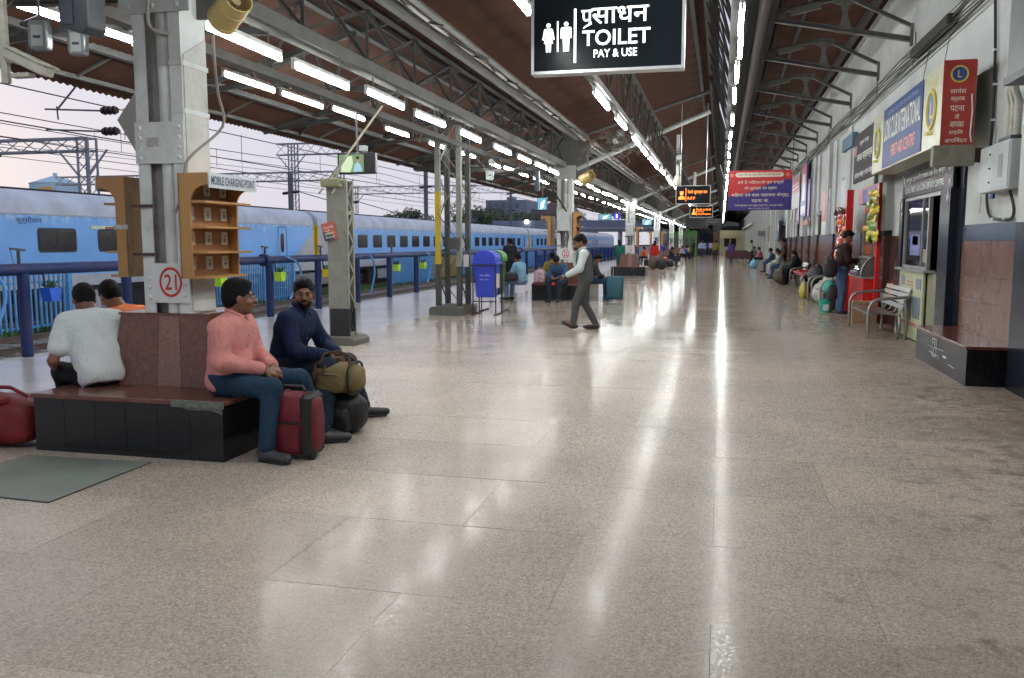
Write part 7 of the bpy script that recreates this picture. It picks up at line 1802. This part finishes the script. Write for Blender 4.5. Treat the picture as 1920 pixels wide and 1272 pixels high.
# --- man in white tee, back to camera
CWT = cloth('white_tee', (0.76,0.82,0.83), .03); BPT = cloth('black_trousers', (0.010,0.010,0.012), .3)
J = sit(.42, .40, fx=.42, hunch=.03, head=.07)
arms(J, elL=(-.30,.14,.62), wrL=(-.22,.36,.54), haL=(-.16,.44,.53), elR=(.27,.22,.62), wrR=(.12,.42,.60), haR=(.04,.48,.62), curlL=.7, curlR=.7, thL=-1)
person('person','man in a white T-shirt seated with his back to the camera, head bowed',(-4.56,5.52,0),58,J,dict(shirt=CWT,pants=BPT,sleeve='short',skin=SKIN,hair='short',hairm=HAIRG,headdir=(.1,.85,-.55),bulk=1.10,shinf=.030,wr=.0065,seed=3.3,hem=.10,shoes=LEA),h=.0075,hs=1.0)
# --- man in orange tee
COR = cloth('orange_tee', (0.75,0.20,0.07), .06)
J = sit(.42, .38, fx=.42, hunch=.05, head=.09)
arms(J, elL=(-.24,.24,.62), wrL=(-.10,.44,.64), haL=(-.03,.50,.68), elR=(.25,.22,.62), wrR=(.10,.43,.62), haR=(.03,.49,.66), thL=-1)
person('person','man in an orange T-shirt bent over a phone behind the man in white',(-4.60,6.10,0),84,J,dict(shirt=COR,pants=BPT,sleeve='short',skin=SKIN2,hair='full',headdir=(.25,.80,-.60),mask=True,shinf=.018,wr=.004,seed=4.3,hem=.10,shoes=LEA),h=.0085)
t=thing('phone','mobile phone held by the man in orange','phone',(-5.1,6.35,.78)); B(-5.16,-5.09,6.30,6.33,.72,.80).build('case', mat('phone_black',(0.01,0.03,0.08),.2), t)

# --- walking man with phone at his ear
GRV = cloth('grey_vest', (0.085,0.095,0.095), .1); WSH = cloth('white_shirt', (0.60,0.66,0.66), .04); GPT = cloth('grey_trousers', (0.085,0.085,0.09), .1)
J = dict(pelvis=(0,0,.90), chest=(0,.03,1.19), neck=(0,.045,1.36), head=(0,.09,1.50), shL=(-.175,.03,1.31), shR=(.175,.05,1.31),
  elL=(-.25,.10,1.06), wrL=(-.22,.32,.94), haL=(-.20,.40,.92), elR=(.30,.15,1.12), wrR=(.16,.20,1.36), haR=(.11,.15,1.45), pnL=(.3,.3,-.9), pnR=(-.8,-.4,.2),
  hipL=(-.085,0,.87), hipR=(.085,0,.87), knL=(-.09,.15,.49), anL=(-.09,.20,.11), toL=(-.09,.33,.13), knR=(.09,.03,.48), anR=(.09,-.17,.095), toR=(.09,-.04,.042), curlL=.6, curlR=1.0, thL=-1)
person('person','man walking left in a grey vest, white shirt and grey trousers, phone at his ear',(-2.25,14.6,0),98,J,dict(shirt=WSH,pants=GPT,vest=GRV,skin=SKIN,hair='full',headdir=(-.1,.9,-.42),collar=True,wr=.004,seed=5,hem=.03,shoes=mat('brown_sandal',(0.03,0.02,0.018),.4),bulk=1.05),h=.0085)
tag(MB().bbox(-2.385,-2.33,14.74,14.75,1.41,1.53,.004).build('phone', mat('phone_black',(0,0,0),.2)), 'dark phone held to the ear of the walking man', 'phone')

# --- standing man at the stall
DKS = cloth('maroon_black_top', (0.028,0.010,0.012), .2); BJN = cloth('blue_jeans', (0.06,0.11,0.21), .25)
J = dict(pelvis=(0,0,.96), chest=(0,.03,1.27), neck=(0,.05,1.46), head=(0,.10,1.61), shL=(-.185,.03,1.40), shR=(.185,.03,1.40),
  elL=(-.24,.05,1.12), wrL=(-.14,.28,1.12), haL=(-.10,.36,1.16), elR=(.24,.05,1.12), wrR=(.12,.28,1.13), haR=(.08,.36,1.17), hipL=(-.085,0,.92), hipR=(.085,0,.92), knL=(-.10,.03,.50), knR=(.10,.02,.50), anL=(-.10,0,.095), anR=(.11,-.02,.095), toL=(-.12,.14,.042), toR=(.13,.12,.042), thL=-1)
person('person','standing man in a dark top and blue jeans at the red stall',(2.45,18.9,0),-78,J,dict(shirt=DKS,pants=BJN,skin=SKIN2,hair='full',headdir=(.15,.9,-.45),wr=.004,seed=6,hem=.08,shoes=mat('dark_sneaker',(0.02,0.02,0.025),.6),sole=mat('pale_sole',(0.45,0.42,0.4),.7)),h=.0095)
t=thing('shoulder_bag','large black shoulder bag carried by the standing man at the stall','bag',(2.25,18.8,1.0)); softbox(2.06,2.34,18.55,18.80,.78,1.16,'body',BKN,t,14); MB().tube([(2.12,18.7,1.14),(2.28,18.76,1.38),(2.45,18.82,1.44),(2.40,18.7,1.15)],.014,6).build('strap', BKN, t, True)
t=thing('carrier_bag','dark carrier bag hanging behind the standing man','bag',(2.26,18.6,.6)); MB().tube([(2.24,18.5,.80),(2.24,18.5,.62)],.012,5).build('handle', BKN, t); softbox(2.14,2.34,18.42,18.58,.30,.64,'body',BKN,t,15)

# --- people round the second bench
LBS = cloth('light_blue_shirt', (0.17,0.33,0.46), .1); LJN = cloth('pale_jeans', (0.14,0.21,0.32), .3); DNM = cloth('denim_jacket', (0.035,0.075,0.14), .2)
def far(label, loc, face, J, shirt, pants, skin=SKIN, hd=(0,.9,-.2), hair='short', h=.013, grp=None, **kw):
    w = dict(shirt=shirt,pants=pants,skin=skin,hair=hair,headdir=hd,wr=.003,shoes=BKN); w.update(kw)
    return person('person',label,loc,face,J,w,h=h,detail=0,group=grp)
def seated(lean=.3, **k):
    J = sit(.42,lean,**k); sy = J['shL'][1]; 
    return arms(J, elL=(-.24,sy+.10,.66), wrL=(-.10,.36,.62), haL=(-.04,.44,.60), elR=(.24,sy+.10,.66), wrR=(.10,.36,.62), haR=(.04,.44,.60), thL=-1)
def standing(step=.0, s=1.0):
    J = dict(pelvis=(0,0,.93), chest=(0,.01,1.22), neck=(0,.02,1.40), head=(0,.05,1.54), shL=(-.175,.0,1.34), shR=(.175,.0,1.34), elL=(-.23,-.02-step*.3,1.06), wrL=(-.23,.10,.84), haL=(-.23,.15,.76), elR=(.23,-.02,1.06), wrR=(.23,.12,.84), haR=(.23,.17,.76),
      hipL=(-.085,0,.89), hipR=(.085,0,.89), knL=(-.09,step*.5,.48), knR=(.09,-step*.3,.48), anL=(-.09,step,.095), anR=(.09,-step,.11), toL=(-.10,step+.13,.042), toR=(.10,-step+.13,.042))
    return {k: tuple(c*s for c in v_) for k, v_ in J.items()}
far('man in a light blue shirt, back turned, seated at the left of the second bench',(-4.98,21.55,0),70,seated(.22,fx=.40),LBS,LJN,hd=(.2,.9,-.3),hair='full')
far('man in a dark denim jacket bent forward on the second bench beside the walking man',(-3.95,21.6,0),165,seated(.48,head=.05,fx=.44),DNM,JN,hd=(-.1,.6,-.8),hair='full')
far('figure in dark clothes seated on the second bench behind the teal suitcase',(-3.35,22.3,0),-80,seated(.40,fx=.44),cloth('black_white_check',(0.03,0.03,0.035),.6,30),NVT,hd=(0,.8,-.5),hair='full',shoes=mat('blue_shoe',(0.03,0.12,0.25),.6))
far('person in a mustard top mostly hidden behind the number 22 column',(-4.42,23.0,0),30,seated(.2),cloth('mustard',(0.32,0.28,0.04)),BPT,hair='full')
far('standing man in black seen over the green bin beyond the second bench',(-7.25,29.5,0),20,{k:(tuple(c*.98 for c in v_)) for k,v_ in standing().items()},cloth('black_top',(0.012,0.014,0.016)),BPT,hd=(-.6,.7,0),hair='full')
far('person in black seated behind the number 22 column',(-3.7,23.2,0),-20,seated(.2),MATS['black_top'],BPT,hair='full')
# right side benches
BLKC = MATS['black_top']
t2 = far('figure veiled in black seated on the steel bench, holding a paper',(2.66,31.6,0),82,seated(.25,fx=.42),BLKC,BPT,hd=(0,.9,-.4),hair='long',h=.016,shinf=.05,trinf=.05)
far('man in a pale checked shirt seated bent forward on the far steel bench',(2.55,37.2,0),85,seated(.4),cloth('pale_check',(0.25,0.28,0.26),.3,20),cloth('mid_jeans',(0.05,0.10,0.18)),h=.018)
far('man in blue jeans seated farther along the wall past the pale-shirted man',(2.60,45,0),85,seated(.3),cloth('blue_grey_shirt',(0.06,0.09,0.16)),MATS['blue_jeans'],h=.02)
far('person in white seated on the far bench against the wall',(2.62,40.5,0),85,seated(.2),cloth('white_cloth',(0.45,0.45,0.42)),cloth('white_cloth',(0,0,0)),h=.02,shinf=.03,trinf=.03)
far('dark-haired person standing close to the wall behind the far benches',(2.85,41.5,0),90,standing(),cloth('brown_top',(0.07,0.03,0.025)),BPT,h=.02)
# distant people
for (lab,x,y,f,sh_,pa,st,s) in (
  ('man in an olive shirt walking away in the middle of the far platform',-.42,70,0,(0.20,0.17,0.03),(0.02,0.025,0.05),.12,1),
  ('man in a pale blue shirt walking at the far end of the platform',-1.65,84,180,(0.20,0.28,0.45),(0.03,0.04,0.07),.15,1),
  ('man in a lilac shirt beside the pale blue one at the far end',-2.05,92,180,(0.35,0.28,0.45),(0.03,0.03,0.04),.1,1),
  ('man in dark blue seen behind the pale blue shirt, far end',-1.2,96,0,(0.04,0.06,0.15),(0.02,0.02,0.03),.1,1),
  ('person in white beside the olive shirt at the far end',-.95,92,0,(0.5,0.5,0.48),(0.2,0.2,0.2),.05,1),
  ('woman in purple standing among the maroon chairs',.75,66,10,(0.10,0.05,0.28),(0.08,0.04,0.2),0,.95),
  ('man in a light green shirt standing by the far wall',2.1,62,90,(0.22,0.32,0.14),(0.02,0.02,0.02),0,1),
  ('person in dark clothes at the edge of the green kiosk',-2.7,88,60,(0.02,0.02,0.025),(0.02,0.02,0.02),0,1.05),
  ('woman in dark green standing left beyond the number 23 column',-4.95,43.2,30,(0.015,0.12,0.09),(0.015,0.07,0.06),0,.97),
  ('woman in red standing at the fourth bench',-3.75,50.5,-20,(0.40,0.02,0.02),(0.35,0.02,0.02),0,.95),
  ('person in blue standing behind the fourth bench',-4.25,57,0,(0.03,0.06,0.35),(0.03,0.04,0.1),0,1),
  ('person in white standing far left beyond the fifth column',-4.4,66,0,(0.5,0.5,0.5),(0.05,0.05,0.06),0,1)):
    k = 'c_'+lab.split()[3]+str(int(y)); far(lab,(x,y,0),f,standing(st,s),cloth('cloth_%d'%int(y*10),sh_),cloth('trouser_%d'%int(y*10),pa),h=.022,hair='long' if 'woman' in lab else 'short')
for (lab,x,y,f,sh_) in (('seated person in yellow on a far bench right of the fifth column',-3.1,80,-70,(0.5,0.38,0.05)),('seated person in blue on a far bench',-3.15,78,-70,(0.05,0.08,0.3)),('seated person in white on the fifth bench',-3.3,73.5,-80,(0.5,0.5,0.5)),
   ('seated person in dark clothes on the fourth bench beside luggage',-3.15,55.0,-80,(0.02,0.02,0.03)),('seated person in grey on the sixth bench',-3.2,90.5,-80,(0.15,0.15,0.15)),
   ('person in pink seated against the far wall',2.5,56,85,(0.4,0.12,0.15)),('person in grey seated against the far wall beyond the door board',2.5,64,85,(0.2,0.2,0.2)),('person in orange seated behind the fourth column',-4.9,58.5,60,(0.5,0.12,0.04))):
    far(lab,(x,y,0),f,seated(.3),cloth('cloth_s%d'%int(y*10),sh_),JN,h=.022)
sack((-3.05,46.5,.36),(.25,.30,.36),'tall dark suitcase standing beyond the number 23 bench',BKN,'luggage','luggage',21,False)
sack((-3.5,46.8,.40),(.30,.35,.40),'brown trunk standing beyond the number 23 bench',mat('brown_trunk',(0.09,0.06,0.05),.7),'luggage','luggage',22,False)
sack((-2.95,52.2,.25),(.25,.30,.26),'black bundle on the floor at the fourth bench',BKN,'bag','bag',23,False)
sack((-3.25,52,.50),(.16,.2,.16),'orange bundle at the fourth bench',mat('orange_bundle',(0.5,0.1,0.05),.7),'bag','bag',24,False)
